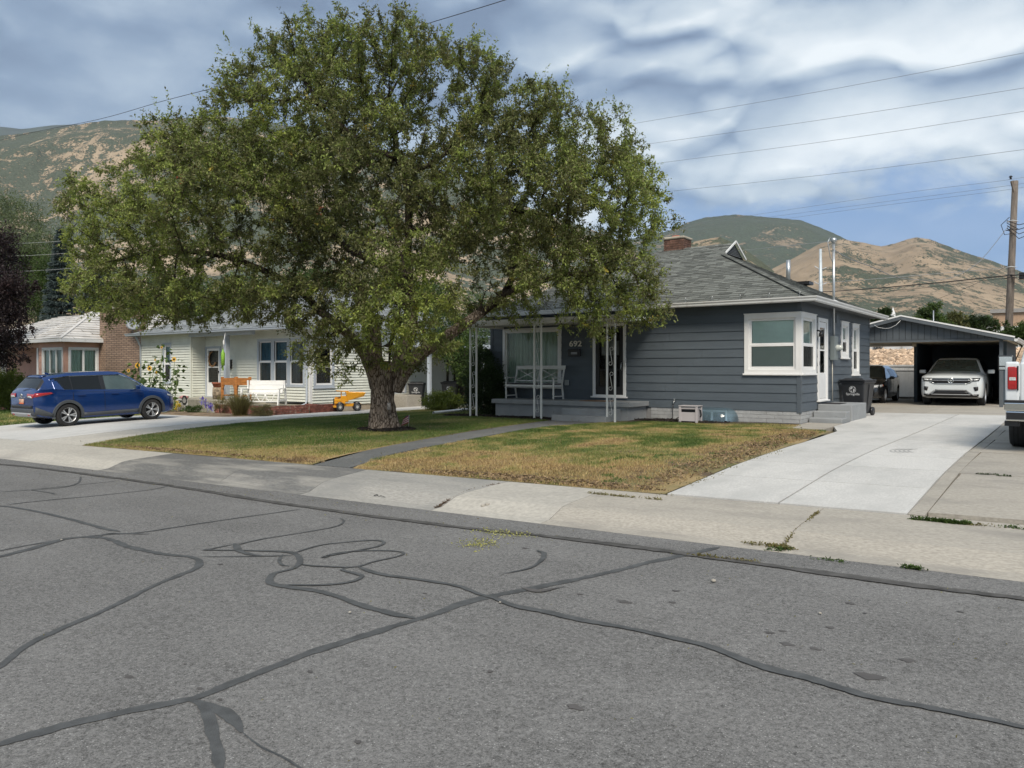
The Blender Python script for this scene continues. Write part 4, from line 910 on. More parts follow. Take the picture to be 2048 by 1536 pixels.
def leaves(name, P, D, size, m, parent=None, asp=.42, tone=None, seed=0, droop=.35, fold=.25, kind=None):
    # P positions, D preferred outward directions; each leaf is two triangles hinged on its midrib
    r = np.random.default_rng(seed); n = len(P)
    d = D+r.normal(0, .75, (n, 3)); d[:, 2] -= droop; d /= np.linalg.norm(d, axis=1)[:, None]+1e-9
    u = r.normal(0, .6, (n, 3)); u[:, 2] += 1.0; s = np.cross(d, u); s /= np.linalg.norm(s, axis=1)[:, None]+1e-9; nn = np.cross(s, d)
    L_ = size*r.uniform(.65, 1.25, n)[:, None]; W_ = L_*asp*.5
    base = P; tip = P+d*L_-nn*L_*.12; mid = P+d*L_*.45
    a = mid+s*W_+nn*W_*fold; b = mid-s*W_+nn*W_*fold
    V = np.stack([base, a, tip, b], 1).reshape(-1, 3); k = np.arange(n)[:, None]*4
    F = np.concatenate([k+[0, 1, 2], k+[0, 2, 3]], 1).reshape(-1, 3)
    t = tone if tone is not None else r.uniform(0, 1, n)
    return np_mesh(name, V, F, m, parent, attr={'tone': np.repeat(np.clip(t, 0, 1), 4)}, kind=kind)
def colonize(att, seeds, step, infl, kill, iters=80):
    # seeds: list of polylines (lists of points) sharing nodes; returns nodes, parents
    pos = []; par = []
    for pl, pidx in seeds:
        prev = pidx
        for p in pl: pos.append(np.array(p)); par.append(prev if isinstance(prev, int) else -1); prev = len(pos)-1
    att = att.copy(); pos = list(pos)
    from mathutils.kdtree import KDTree
    for it in range(iters):
        if len(att) == 0: break
        kd = KDTree(len(pos))
        for i, p in enumerate(pos): kd.insert(p, i)
        kd.balance(); acc = {}; keep = np.ones(len(att), bool)
        for j, a in enumerate(att):
            co, i, dist = kd.find(a)
            if dist < kill: keep[j] = False; continue
            if dist < infl: acc.setdefault(i, []).append((a-pos[i])/dist)
        att = att[keep]
        if not acc: break
        for i, ds in acc.items():
            d = np.sum(ds, 0)+np.random.default_rng(it*977+i).normal(0, .25, 3); nrm = np.linalg.norm(d)
            if nrm < .05: continue
            q = pos[i]+d/nrm*step
            pos.append(q); par.append(i)
    return np.array(pos), np.array(par)
def branch_mesh(mb, pos, par, rad, rmin=0.0, sides=lambda r: 10 if r > .12 else (7 if r > .05 else (5 if r > .018 else 3))):
    kids = {}
    for i, p in enumerate(par): kids.setdefault(p, []).append(i)
    for root in kids.get(-1, []):
        stack = [(root, [])]
        while stack:
            i, chain = stack.pop(); chain = chain+[i]; ks = [k for k in kids.get(i, []) if rad[k] >= rmin]
            if not ks:
                if len(chain) > 1: mb.tube([pos[c] for c in chain], [rad[c] for c in chain], sides(rad[chain[0]]), cap=False)
                continue
            ks.sort(key=lambda k: -rad[k])
            stack.append((ks[0], chain)) if True else None
            for k in ks[1:]: stack.append((k, [i]) if False else (k, [(i)])); 
    return mb
TB = on_ground(768, 861); TX, TY, TZ = TB.x, TB.y+.3, TB.z
D_T = 19.15
tree = empty('crab_apple_tree', (0, 0, 0), label='huge spreading crab apple tree with gnarled trunk in front lawn', cat='tree')
def tp(px, py, off=0.0): return np.array(at_d(px, py, D_T+off))       # point at the tree's own distance, off metres behind or before
blobs = [(780, 150, 140, 110, 0, 2.6), (640, 120, 105, 85, .5, 2.0), (540, 100, 55, 65, .3, .8), (800, 70, 70, 50, 0, 1.0), (620, 270, 190, 130, 0, 3.4), (420, 330, 130, 90, .5, 2.4), (500, 420, 210, 130, -.5, 3.6), (240, 470, 115, 95, 0, 2.2), (175, 385, 60, 50, .2, .9), (215, 350, 35, 30, .2, .5), (290, 590, 130, 65, -.2, 2.3), (200, 560, 60, 70, .2, 1.5),
         (760, 400, 230, 170, 0, 4.2), (930, 210, 115, 105, .3, 2.6), (1040, 260, 120, 90, 0, 2.3), (1085, 190, 30, 40, 0, .5), (1160, 300, 115, 80, .2, 2.2), (1250, 370, 80, 80, .2, 1.8), (1280, 440, 70, 80, .2, 1.6), (1180, 430, 130, 100, -.4, 3.0), (1000, 400, 170, 130, 0, 3.8), (1230, 560, 100, 75, -.6, 2.2), (1200, 640, 90, 45, -.4, 1.5), (1290, 600, 45, 50, -.6, 1.0), (1060, 560, 130, 75, 0, 2.8), (1000, 610, 90, 38, .6, 2.0),
         (800, 570, 130, 90, -2.6, 1.4), (870, 640, 75, 80, -2.0, 1.2), (760, 640, 70, 60, -1.8, 1.1), (660, 600, 120, 60, -.8, 2.0), (540, 590, 130, 55, -.3, 2.6), (430, 600, 110, 45, 0, 2.4), (660, 690, 60, 40, -1.0, 1.0), (700, 745, 25, 22, -1.0, .4), (610, 650, 70, 28, .2, 1.4), (380, 640, 70, 16, .3, 1.0), (250, 625, 28, 22, 0, .6), (650, 705, 65, 42, -.9, .8), (830, 680, 70, 45, -2.3, .8), (900, 655, 55, 45, -1.5, .8), (885, 165, 75, 75, .2, 1.4), (1075, 300, 80, 80, .2, 1.6), (1180, 520, 70, 50, -.8, 1.4), (610, 720, 30, 25, -.8, .4), (775, 712, 40, 26, -.7, .5), (850, 715, 40, 30, -1.4, .5)]
rg = np.random.default_rng(42)
def sample_blobs(n, shell=.0, seed=1, scale=1.0, bl=None):
    r = np.random.default_rng(seed); bl = bl or blobs; vol = np.array([b[2]*b[3]*b[5] for b in bl])**.8; cnt = (vol/vol.sum()*n).astype(int)+1; out = []; dirs = []
    for b, c in zip(bl, cnt):
        u = r.normal(0, 1, (c, 3)); u /= np.linalg.norm(u, axis=1)[:, None]; rad = r.uniform(shell**3, 1, c)**(1/3)*scale
        q = u*rad[:, None]; cx_b = tp(b[0], b[1], b[4]); m = D_T/FPX
        right = np.array([CX, SX, 0]); fwd = np.array([-SX, CX, 0]); up = np.array([0, 0, 1])
        out.append(cx_b+q[:, :1]*b[2]*m*right+q[:, 1:2]*b[5]*fwd+q[:, 2:]*b[3]*m*up)
    return np.concatenate(out)
att = sample_blobs(7500, .3, 5)
trunk_top = tp(775, 742)
fk = len
seeds = []
def line(*pts): return [tp(*p) for p in pts]
seeds.append((line((768, 861), (766, 830), (764, 800), (768, 770), (776, 745)), None))             # 0-4 trunk
seeds.append((line((760, 715, -.2), (752, 680, -.3), (742, 640, -.2), (715, 590, 0), (690, 540, 0), (650, 505, 0), (600, 480, .2)), 4))    # left-up limb  5-11
seeds.append((line((800, 715, .2), (815, 680, .3), (822, 640, .3), (818, 590, .4), (812, 520, .4), (815, 460, .2), (815, 400, 0), (808, 345, 0), (792, 315, 0), (790, 270, 0), (770, 210, 0)), 4))    # centre leader 12-22
seeds.append((line((810, 725, -.1), (840, 705, -.2), (880, 680, -.3), (925, 650, -.3), (960, 625, -.2), (1005, 590, 0), (1030, 540, 0), (1035, 480, 0), (1020, 420, .1), (1000, 360, .1)), 4))    # right limb 23-32
seeds.append((line((745, 725, .5), (725, 700, .6), (690, 660, .5), (640, 620, .4), (590, 570, .3), (540, 545, .2), (480, 520, .1), (430, 508, 0), (360, 500, 0), (300, 505, 0)), 4))    # long low left limb 33-42
seeds.append((line((1060, 570, -.3), (1120, 550, -.5), (1180, 545, -.6), (1230, 540, -.6)), 28))
seeds.append((line((760, 530, .2), (700, 500, .6), (640, 450, .8), (560, 400, .8), (480, 370, .6), (420, 350, .5)), 15))
seeds.append((line((860, 330, .2), (900, 300, .3), (950, 260, .4)), 19))
seeds.append((line((745, 300, -.2), (690, 260, -.3), (640, 210, -.2), (600, 150, 0)), 20))
seeds.append((line((780, 690, -.8), (790, 650, -1.6), (800, 610, -2.2), (810, 570, -2.5)), 4))
seeds.append((line((1100, 430, .2), (1160, 380, .2)), 31))
pos, par = colonize(att, seeds, .22, 2.4, .33, 75)
n_ = len(pos); rad = np.zeros(n_); kidc = np.zeros(n_); order = range(n_-1, -1, -1); e_ = 2.35; tipr = .0062
acc = np.zeros(n_)
for i in order:
    if acc[i] == 0: acc[i] = tipr**e_
    rad[i] = acc[i]**(1/e_)
    if par[i] >= 0: acc[par[i]] += acc[i]
scale_ = .13/max(rad[12], .001)
rad = np.where(rad > .02, .02+(rad-.02)*max(.2, (.16-.02)/max(.001, rad[12]-.02)), rad)
mb = MB(); thick = [i for i in range(n_)]
branch_mesh(mb, pos, par, rad*np.where(np.arange(n_) < 5, 0, 1)+.0, 0.0)
limbs = mb.build('limb', M_bark2, tree)
# trunk: a fluted, flaring form with the first forks
def trunk_part(P, Rr, seed, flute=.10, n=64, k=6):
    P = [Vector(p) for p in P]; C = catmull(P, .05); V = []; m = len(C)
    for i, p in enumerate(C):
        t = i/(m-1)*(len(Rr)-1); a = int(min(t, len(Rr)-2)); r = Rr[a]+(Rr[a+1]-Rr[a])*(t-a)
        d = (C[min(i+1, m-1)]-C[max(i-1, 0)]).normalized(); x = d.cross(Vector((0.2, 1, 0))).normalized(); y = d.cross(x)
        for q in range(n):
            an = 6.2832*q/n; zz_ = p.z
            f = 1+flute*math.sin(k*an+seed+zz_*.9)*.5+flute*.6*math.sin((k*2+1)*an+zz_*2.2+seed)+.07*(float(vnoise(np.array([an*5.5+seed]), np.array([zz_*3.2]), seed)[0])-.5)*2+.05*(float(vnoise(np.array([an*14+seed]), np.array([zz_*6]), seed+1)[0])-.5)*2
            V.append(p+(x*math.cos(an)+y*math.sin(an))*r*f)
    F = [(i*n+q, i*n+(q+1) % n, (i+1)*n+(q+1) % n, (i+1)*n+q) for i in range(m-1) for q in range(n)]
    return V, F
mb = MB()
b0 = Vector((TX, TY, TZ)); T = lambda px, py, o=0: Vector(tuple(tp(px, py, o)))
V, F = trunk_part([T(770, 872), T(769, 855), T(766, 830), T(765, 800), T(768, 770), T(774, 742), T(776, 722)], [.43, .36, .30, .272, .275, .30, .28], 3, .11); mb.add(V, F, True)
V, F = trunk_part([T(757, 775, .0), T(752, 740, -.1), T(749, 700, -.25), T(743, 650, -.25), T(716, 592, 0)], [.19, .20, .175, .15, .12], 5, .08, 40, 4); mb.add(V, F, True)
V, F = trunk_part([T(785, 780, .1), T(797, 740, .15), T(808, 700, .25), T(820, 655, .3), T(818, 590, .4), T(813, 520, .4)], [.19, .20, .175, .15, .125, .11], 7, .08, 40, 4); mb.add(V, F, True)
V, F = trunk_part([T(790, 780, 0), T(812, 738, -.1), T(845, 705, -.2), T(882, 680, -.3), T(926, 650, -.3), T(962, 625, -.2)], [.17, .185, .16, .14, .125, .105], 9, .08, 40, 4); mb.add(V, F, True)
V, F = trunk_part([T(752, 775, .3), T(742, 735, .5), T(724, 700, .6), T(690, 662, .5), T(640, 622, .4)], [.15, .16, .14, .12, .10], 11, .08, 32, 4); mb.add(V, F, True)
mb.build('trunk', M_bark, tree)
mb = MB(); c = T(778, 812, -.395); mb.lathe([(0, 0), (.05, 0), (.04, .18), (.0, .18)], (0, 0, -.1), n=10, M=Matrix.Translation(c) @ Matrix.Scale(.35, 4, (SX*-1, CX, 0))); mb.build('bark_scar', mat('bare_wood', (.30, .28, .26), .8, var=.3, vscale=20), tree)
# leafy twigs on all thin wood
thin = np.where((rad < .022) & (np.arange(n_) > 60))[0]
kp_ = fbm(pos[thin][:, 0]*.75+pos[thin][:, 1]*.45+3, pos[thin][:, 2]*.8-pos[thin][:, 1]*.35, 55, 3); thin = thin[(kp_ > .315) | (np.random.default_rng(1).uniform(0, 1, len(thin)) > .72)]
r = np.random.default_rng(8)
dirn = pos[thin]-pos[np.maximum(par[thin], 0)]; dirn /= np.linalg.norm(dirn, axis=1)[:, None]+1e-9
cen = np.array(tp(760, 420, 0)); outw = pos[thin]-cen; outw /= np.linalg.norm(outw, axis=1)[:, None]
TW = 6; tw_p = np.repeat(pos[thin], TW, 0); tw_d = np.repeat(dirn*.55+outw*.5, TW, 0)+r.normal(0, .75, (len(thin)*TW, 3)); tw_d[:, 2] += .18; tw_d /= np.linalg.norm(tw_d, axis=1)[:, None]; tw_l = r.uniform(.12, .40, len(tw_p))
# long shoots that break the outline at the top
top = np.where((outw[:, 2] > .25))[0]; sh = r.choice(top, 260, replace=False); sp = pos[thin][sh]; sd_ = outw[sh]*.5+r.normal(0, .35, (260, 3)); sd_[:, 2] += .9; sd_ /= np.linalg.norm(sd_, axis=1)[:, None]
tw_p = np.concatenate([tw_p, sp]); tw_d = np.concatenate([tw_d, sd_]); tw_l = np.concatenate([tw_l, r.uniform(.35, .95, 260)])
tipv = tw_p+tw_d*tw_l[:, None]
# twig sticks
s_ = np.cross(tw_d, [0.3, .2, 1]); s_ /= np.linalg.norm(s_, axis=1)[:, None]; wv = .0035
V = np.stack([tw_p-s_*wv, tw_p+s_*wv, tipv], 1).reshape(-1, 3); np_mesh('twigs', V, np.arange(len(V)).reshape(-1, 3), M_bark2, tree, kind='stuff')
LP = 17; cnt = np.where(np.arange(len(tw_p)) >= len(thin)*TW, 22, LP); idx = np.repeat(np.arange(len(tw_p)), cnt); tt = r.uniform(.15, 1.05, len(idx))
P = tw_p[idx]+tw_d[idx]*(tw_l[idx]*tt)[:, None]+r.normal(0, .022, (len(idx), 3))
side_ = r.normal(0, 1, (len(idx), 3)); Dv = tw_d[idx]*.6+side_*.5
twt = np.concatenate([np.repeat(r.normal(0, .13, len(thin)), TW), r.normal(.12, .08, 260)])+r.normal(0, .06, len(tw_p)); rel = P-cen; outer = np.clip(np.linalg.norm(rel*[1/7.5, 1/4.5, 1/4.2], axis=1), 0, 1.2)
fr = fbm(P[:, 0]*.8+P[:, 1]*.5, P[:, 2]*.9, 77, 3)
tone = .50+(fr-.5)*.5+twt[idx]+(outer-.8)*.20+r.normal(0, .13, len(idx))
low = np.linalg.norm(P-tp(820, 620, -2.3), axis=1) < 1.4; tone = tone+np.where(low, .18, 0)
tone = np.minimum(tone, .93)
yl = np.repeat(r.uniform(0, 1, len(tw_p)) > .9965, cnt); tone = np.where(yl, r.uniform(.955, .985, len(idx)), tone)
rd = np.repeat(r.uniform(0, 1, len(tw_p)) > .9996, cnt); tone = np.where(rd, 1.0, tone)
print('tree nodes', n_, 'twigs', len(tw_p), 'leaves', len(idx))
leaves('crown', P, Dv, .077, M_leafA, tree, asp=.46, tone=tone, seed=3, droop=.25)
# small dull red fruit
fi = r.choice(len(tw_p), 2600, replace=False); FP = tipv[fi]+r.normal(0, .03, (2600, 3)); q = .009
oc = np.array([(0, 0, q), (q, 0, 0), (0, q, 0), (-q, 0, 0), (0, -q, 0), (0, 0, -q)]); of = np.array([(0, 1, 2), (0, 2, 3), (0, 3, 4), (0, 4, 1), (5, 2, 1), (5, 3, 2), (5, 4, 3), (5, 1, 4)])
np_mesh('fruit', (FP[:, None]+oc).reshape(-1, 3), (np.arange(len(FP))[:, None, None]*6+of).reshape(-1, 3), mat('crab_apple_fruit', (.22, .07, .07), .4, var=.4, vscale=30), tree, kind='stuff')
# mulch ring, flag
def mulch(name, cx, cy, rx, ry, n, seed=1, m=None, hole=0, inside=None, size=.03):
    r = np.random.default_rng(seed); a = r.uniform(0, 6.283, n); q = np.sqrt(r.uniform(hole, 1, n)); x = cx+rx*q*np.cos(a); y = cy+ry*q*np.sin(a); z = np.array([zg(i, j) for i, j in zip(x, y)])+r.uniform(0, .03, n)+.02*(1-q)
    d = r.normal(0, 1, (n, 3)); d[:, 2] *= .35; d /= np.linalg.norm(d, axis=1)[:, None]; s = np.cross(d, r.normal(0, 1, (n, 3))); s /= np.linalg.norm(s, axis=1)[:, None]; L_ = size*r.uniform(.5, 1.4, n)[:, None]; c = np.stack([x, y, z], -1)
    V = np.stack([c-d*L_-s*L_*.3, c+d*L_-s*L_*.3, c+d*L_+s*L_*.3, c-d*L_+s*L_*.3], 1).reshape(-1, 3)
    return np_mesh(name, V, np.arange(len(V)).reshape(-1, 4), m or M_mulch, kind='stuff')
M_mulch = mat('dark_mulch', (.022, .016, .013), .9, var=.5, vscale=20, gen=True, island=.5)
mulch('mulch', TX-.1, TY-.12, .85, .55, 3800, 2)
fl = on_ground(817, 853); mb = MB(); mb.tube([(fl.x, fl.y, fl.z), (fl.x+.02, fl.y, fl.z+.30)], .004, 5)
flag = tag(mb.build('flag_stick', M_white), 'tiny American flag on a stick planted beside the big trunk', 'flag'); flag.name = 'small_flag'
M_fr = mat('flag_red', (.35, .05, .06), .8); M_fb = mat('flag_blue', (.03, .04, .16), .8); M_fw = mat('flag_white', (.6, .58, .58), .8)
M0 = Matrix.Translation((fl.x+.01, fl.y-.005, 0)) @ Matrix.Rotation(R(30), 4, 'Z')
for i in range(7):
    mb = MB(); z = fl.z+.10+i*.026; d_ = .012*math.sin(i); 
    V = [M0 @ Vector(p) for p in ((0, 0, z), (-.20+i*.012, .05*math.sin(2+i*.3), z-.085), (-.20+i*.012, .05*math.sin(2.3+i*.3), z-.06), (0, 0, z+.026))]; mb.add(V, [(0, 1, 2, 3)]); mb.build('stripe', M_fr if i % 2 == 0 else M_fw, flag)
mb = MB(); V = [M0 @ Vector(p) for p in ((0, -.004, fl.z+.19), (-.09, .014, fl.z+.155), (-.09, .014, fl.z+.25), (0, -.004, fl.z+.285))]; mb.add(V, [(0, 1, 2, 3)]); mb.build('canton', M_fb, flag)
# ================================================================== number 704 next door
M_pale = mat('pale_vinyl_siding', (.70, .725, .66), .5, var=.05, vscale=2, gen=True, bump=.1, bscale=50, dirt=((.50, .50, .44), 2.5, .55, .85))
M_bluet = mat('blue_grey_trim', (.42, .47, .53), .45, var=.05, gen=True)
M_shin2 = mat('blue_grey_shingle', (.24, .26, .27), .95, var=.3, vscale=40, gen=True, island=.3)
M_beige = mat('beige_base', (.42, .36, .28), .8, var=.1, gen=True)
h7 = empty('pale_house', label='pale siding house numbered 704 with long front porch behind the tree', cat='house')
YA, YM, XE, XRC, XW = 19.45, 20.15, -24.6, -31.9, -36.1
Z0, ZT7 = .28, 3.2
FA, FM, FE, FR = wall_frame('front', YA), wall_frame('front', YM), wall_frame('side', XE), wall_frame('side', XRC)
xa = lambda px, y=YM: on_y(px, 700, y).x
ysd = lambda px, x=XE: on_x(px, 700, x).y
def vinyl(F, s0, s1, z0, z1, ops, name='siding', ex=.118, m=None, parent=None):
    mb = MB(); n = int(round((z1-z0)/ex)); courses(F, s0, s1, z0, n, (z1-z0)/n, ops, lambda a, b, c, d, nb, nt_: wedge(mb, F, a, b, c, d, nb, nt_), 0.042, .002)
    return mb.build(name, m or M_pale, parent or h7, kind='stuff')
w, oA = hung_window(h7, FA, xa(327, YA), xa(343.5, YA), .95, 2.78, trim=.09, tm=M_bluet, fm=M_vinyl, blind_m=(mat('teal_shade', (.22, .36, .31), .6), None), name='window')
opsA = [oA]
# three mulled windows with blue curtains
M_curt = mat('blue_curtain', (.085, .17, .23), .9, var=.15); M_curt2 = mat('pale_curtain', (.30, .32, .35), .9, var=.15)
tw = MB(); x0, x1 = xa(515.5), xa(611); wd = (x1-x0); frame_rect(tw, FM, x0, x1, .86, 2.87, .11, 0, .04, .11)
for k in (1, 2): c = x0+wd*k/3; wbox(tw, FM, c-.10, c+.10, .97, 2.76, 0, .035)
tw = tw.build('triple_window', M_bluet, h7)
for k in range(3):
    a = x0+wd*k/3+(.11 if k == 0 else .10); b = x0+wd*(k+1)/3-(.11 if k == 2 else .10); c, d = .97, 2.76; m = 1.93
    up = MB(); frame_rect(up, FM, a, b, m-.02, d, .045, -.06, -.025); up.build('sash', M_vinyl, tw)
    lo = MB(); frame_rect(lo, FM, a, b, c, m-.02, .045, -.03, .012); lo.build('sash', M_vinyl, tw)
    MB().quad(*[FM(s, z, -.04) for s, z in ((a+.04, c+.04), (b-.04, c+.04), (b-.04, d-.04), (a+.04, d-.04))]).build('pane', M_glass, tw)
    MB().quad(*[FM(s, z, .0) for s, z in ((a+.04, c+.04), (b-.04, c+.04), (b-.04, m-.06), (a+.04, m-.06))]).build('screen', M_scr, tw)
    curtain(FM, a, a+(b-a)*(.95 if k < 2 else .55), c, d, tw, M_curt if k < 2 else M_curt2, n=-.14, amp=.03, waves=6, seed=k)
    room(FM, a, b, c, d, tw)
opsM = [(x0+.02, x1-.02, .88, 2.85)]
# front door and storm door
a, b = xa(412), xa(442.5); dr = MB(); frame_rect(dr, FM, a, b, .33, 2.62, .09, 0, .04, .03); dr = dr.build('front_door', M_bluet, h7)
sd = MB(); frame_rect(sd, FM, a+.10, b-.10, .37, 2.52, .10, -.02, .015, .62); wbox(sd, FM, a+.2, b-.2, 1.66, 1.71, -.02, .012); sd.build('storm_door', M_vinyl, dr)
MB().quad(*[FM(s, z, -.005) for s, z in ((a+.2, .99), (b-.2, .99), (b-.2, 2.42), (a+.2, 2.42))]).build('door_glass', M_glass, dr)
wbox(MB(), FM, a+.1, b-.1, .37, 2.52, -.3, -.12).build('door_leaf', M_dark, dr)
mb = MB(); wbox(mb, FM, b-.185, b-.145, 1.42, 1.52, .015, .06); mb.build('door_handle', M_black, dr)
mb = MB(); cx_w, cz_w = (a+b)/2-.06, 2.05; mb.tube([FM(cx_w+.27*math.cos(t), cz_w+.33*math.sin(t), .02) for t in np.linspace(R(95), R(330), 22)], [.03+.02*(i % 3 == 0) for i in range(22)], 6)
wr = tag(mb.build('wreath', mat('straw_wreath', (.34, .20, .10), .9, var=.5, vscale=30)), 'dried straw wreath hanging on the white storm door', 'wreath')
opsM.append((a+.02, b-.02, .34, 2.60))
wall_core(FA, XW, XRC-.12, Z0, ZT7+.05, opsA).build('wall', M_pale, h7); wall_core(FM, XRC, XE-.12, Z0, ZT7+.05, opsM).build('wall', M_pale, h7)
MB().box(XRC-.12, XRC-.001, YA, YM+.1, Z0, ZT7+.05).build('wall', M_pale, h7)
# side wall towards the gap
sw0, sw1 = ysd(626), ysd(667.5); w, oE = hung_window(h7, FE, sw0, sw1, .84, 2.6, trim=.11, tm=M_bluet, fm=M_vinyl, name='window')
ds0, ds1 = ysd(786), ysd(812)
opsE = [oE, (ds0+.02, ds1-.02, .5, 2.6)]
sdr = MB(); frame_rect(sdr, FE, ds0, ds1, .5, 2.62, .09, 0, .04, .03); sdr = sdr.build('side_door', M_bluet, h7); wbox(MB(), FE, ds0+.1, ds1-.1, .55, 2.5, -.1, .01).build('storm_door', M_vinyl, sdr)
YB7 = 33.5
wall_core(FE, YM, YB7, Z0-.3, ZT7+.05, opsE).build('wall', M_pale, h7)
MB().box(XW, XW+.12, YA, YB7, Z0, ZT7+.05).build('wall', M_pale, h7); MB().box(XW, XE, YB7-.12, YB7, Z0, ZT7).build('wall', M_pale, h7)
vinyl(FA, XW+.05, XRC-.06, Z0, ZT7, opsA); vinyl(FM, XRC+.02, XE-.09, Z0, ZT7, opsM); vinyl(FR, YA+.05, YM-.02, Z0, ZT7, []); vinyl(FE, YM+.09, YB7, .12, ZT7, opsE, ex=.115)
for c in ((XW-.02, XW+.05, YA-.025, YA), (XRC-.06, XRC+.02, YA-.025, YA), (XE-.09, XE+.02, YM-.025, YM)): MB().box(*c, Z0-.02, ZT7).build('corner_board', M_white if c[0] > -26 else M_pale, h7)
MB().box(XE, XE+.02, YM, YM+.09, .1, ZT7).build('corner_board', M_vinyl, h7)
MB().box(XE-.1, XE+.004, YM+.03, YB7, -.3, .12).build('foundation', M_beige, h7)
# roof
x0r, x1r, y0r, y1r, zeR = XW-.42, XE+.4, 19.0, YB7+.4, 3.24; ymr = (y0r+y1r)/2; half = (x1r-x0r)/2; pr_ = .40; zp = zeR+half*pr_; xm_ = (x0r+x1r)/2
shingle_roof([[(x0r, y0r, zeR), (x1r, y0r, zeR), (xm_, y0r+half, zp)], [(x1r, y0r, zeR), (x1r, y1r, zeR), (xm_, y1r-half, zp), (xm_, y0r+half, zp)], [(x0r, y1r, zeR), (x0r, y0r, zeR), (xm_, y0r+half, zp), (xm_, y1r-half, zp)]], M_deck, M_shin2, h7, row=.16, tab=.34, seed=5)
mb = MB(); sweep(mb, gp, [(x0r, y1r, zeR+.04), (x0r, y0r, zeR+.04), (x1r, y0r, zeR+.04), (x1r, y1r, zeR+.04)]); mb.build('gutter', M_bluet, h7)
mb = MB(); mb.box(x0r, x1r, y0r+.01, 21, zeR-.03, zeR-.012); mb.box(x0r, XW, 21, y1r, zeR-.03, zeR-.012); mb.box(XE, x1r, 21, y1r, zeR-.03, zeR-.012); mb.build('soffit', M_pale, h7)
mb = MB(); mb.box(XRC, XRC+4.6, YA-.12, YA+.06, ZT7-.17, zeR-.031); mb.build('porch_beam', M_bluet, h7)
pc = on_y(453.5, 795, YA-.02); MB().box(pc.x-.09, pc.x+.09, YA-.11, YA+.07, .33, ZT7-.171).build('porch_post', M_bluet, h7)
def pipe(P, r, m, name, parent): mb = MB(); mb.tube(P, r, 8); return mb.build(name, m, parent)
xd = XE-.12; pipe([(xd, YM-.85, zeR-.06), (xd, YM-.82, zeR-.2), (xd, YM-.10, zeR-.42), (xd, YM-.08, .35), (xd+.02, YM-.15, .2), (xd+.02, YM-1.0, -.02)], .045, M_bluet, 'downpipe', h7)
pipe([(XW+.1, YA-.35, zeR-.08), (XW+.12, YA-.3, zeR-.2), (XW+.02, YA-.07, zeR-.55), (XW+.02, YA-.06, .2)], .045, M_bluet, 'downpipe', h7)
mb = MB(); wbox(mb, FM, xa(459), xa(465.5), 1.62, 2.0, .02, .16); mb.build('letter_box', M_black, h7)
mb = MB(); wbox(mb, FM, xa(445), xa(448), 1.62, 1.85, .02, .05); mb.build('house_letter', M_black, h7)
# porch slab, side steps
mb = MB(); mb.box(-34.5, -27.4, 18.15, YA-.03, -.3, .33); mb.box(XRC+.01, -27.4, YA-.03, YM-.03, -.3, .33); mb.build('porch_slab', mat('old_porch_concrete', (.34, .32, .26), .85, var=.15, gen=True, bump=.4, dirt=((.16, .15, .12), 4, .5, .75)), h7, bev=.015)
MB().box(-31.6, -30.2, 17.7, 18.14, -.3, .1).build('porch_step', M_con_old, h7, bev=.015); MB().box(-31.6, -30.2, 17.3, 17.69, -.3, -.06).build('porch_step', M_con_old, h7, bev=.015)
q0, q1 = ysd(790, XE+.5), ysd(843, XE+1.2); mb = MB(); mb.box(XE+.02, XE+1.2, q0, q1, -.1, .45); mb.build('side_landing', M_con_old, h7, bev=.01)
# rear side porch
mb = MB(); mb.box(XE+.05, XE+2.5, 24.4, 33, 2.55, 2.73); mb.build('side_porch_roof', M_bluet, h7)
for y in (24.8, 28.5, 32.8): MB().box(XE+2.1, XE+2.24, y-.07, y+.07, -.1, 2.549).build('side_porch_post', M_bluet, h7)
MB().box(XE+.05, XE+2.3, 28.9, 29.0, -.2, 2.54).build('side_porch_wall', mat('dark_fence_wood', (.05, .035, .028), .9, var=.3, vscale=4, gen=True), h7)
# brick planter
M_rb = mat('red_brick', (.26, .10, .075), .9, var=.3, vscale=6, obj_rand=.3, gen=True, bump=.5, dirt=((.42, .36, .30), 9, .52, .72)); M_rb2 = mat('dark_paver', (.20, .075, .06), .9, var=.3, vscale=6, obj_rand=.25, gen=True)
pl = empty('brick_planter', label='low red brick planter wall in front of the pale house', cat='planter')
mb = MB(); mb.box(-27.38, -24.02, 17.72, 17.84, -.3, .20); mb.box(-24.14, -24.02, 17.84, 19.6, -.3, .20); mb.build('mortar_core', M_mort, pl)
brick_course(pl, wall_frame('front', 17.72), -27.38, -24.28, -.17, 6, .066, .215, M_rb, .01, .022, 'brick', .004, 3)
brick_course(pl, wall_frame('side', -24.02), 17.98, 19.6, -.17, 6, .066, .215, M_rb, .01, .022, 'brick', .004, 4)
brick_course(pl, wall_frame('front', 17.66), -24.3, -23.98, -.17, 6, .066, .16, M_rb, .01, .08, 'brick', .004, 5, True)
brick_course(pl, wall_frame('side', -23.96), 17.58, 17.98, -.17, 6, .066, .20, M_rb, .01, .04, 'brick', .004, 6, True)
MB().box(-27.38, -24.15, 17.85, YM-.03, -.3, .16).build('planter_fill', mat('pale_gravel', (.42, .38, .30), .95, var=.4, vscale=60, gen=True, bump=1.2, bscale=80), pl)
ps = empty('paver_stack', label='stack of dark red pavers by the house corner beside the yellow toy truck', cat='pavers')
brick_course(ps, wall_frame('front', 19.75), -24.45, -23.7, -.14, 6, .062, .20, M_rb2, .006, -.2, 'paver', .006, 8)
brick_course(ps, wall_frame('side', -23.7), 19.76, 20.9, -.14, 6, .062, .11, M_rb2, .006, .0+.1, 'paver', .006, 9)
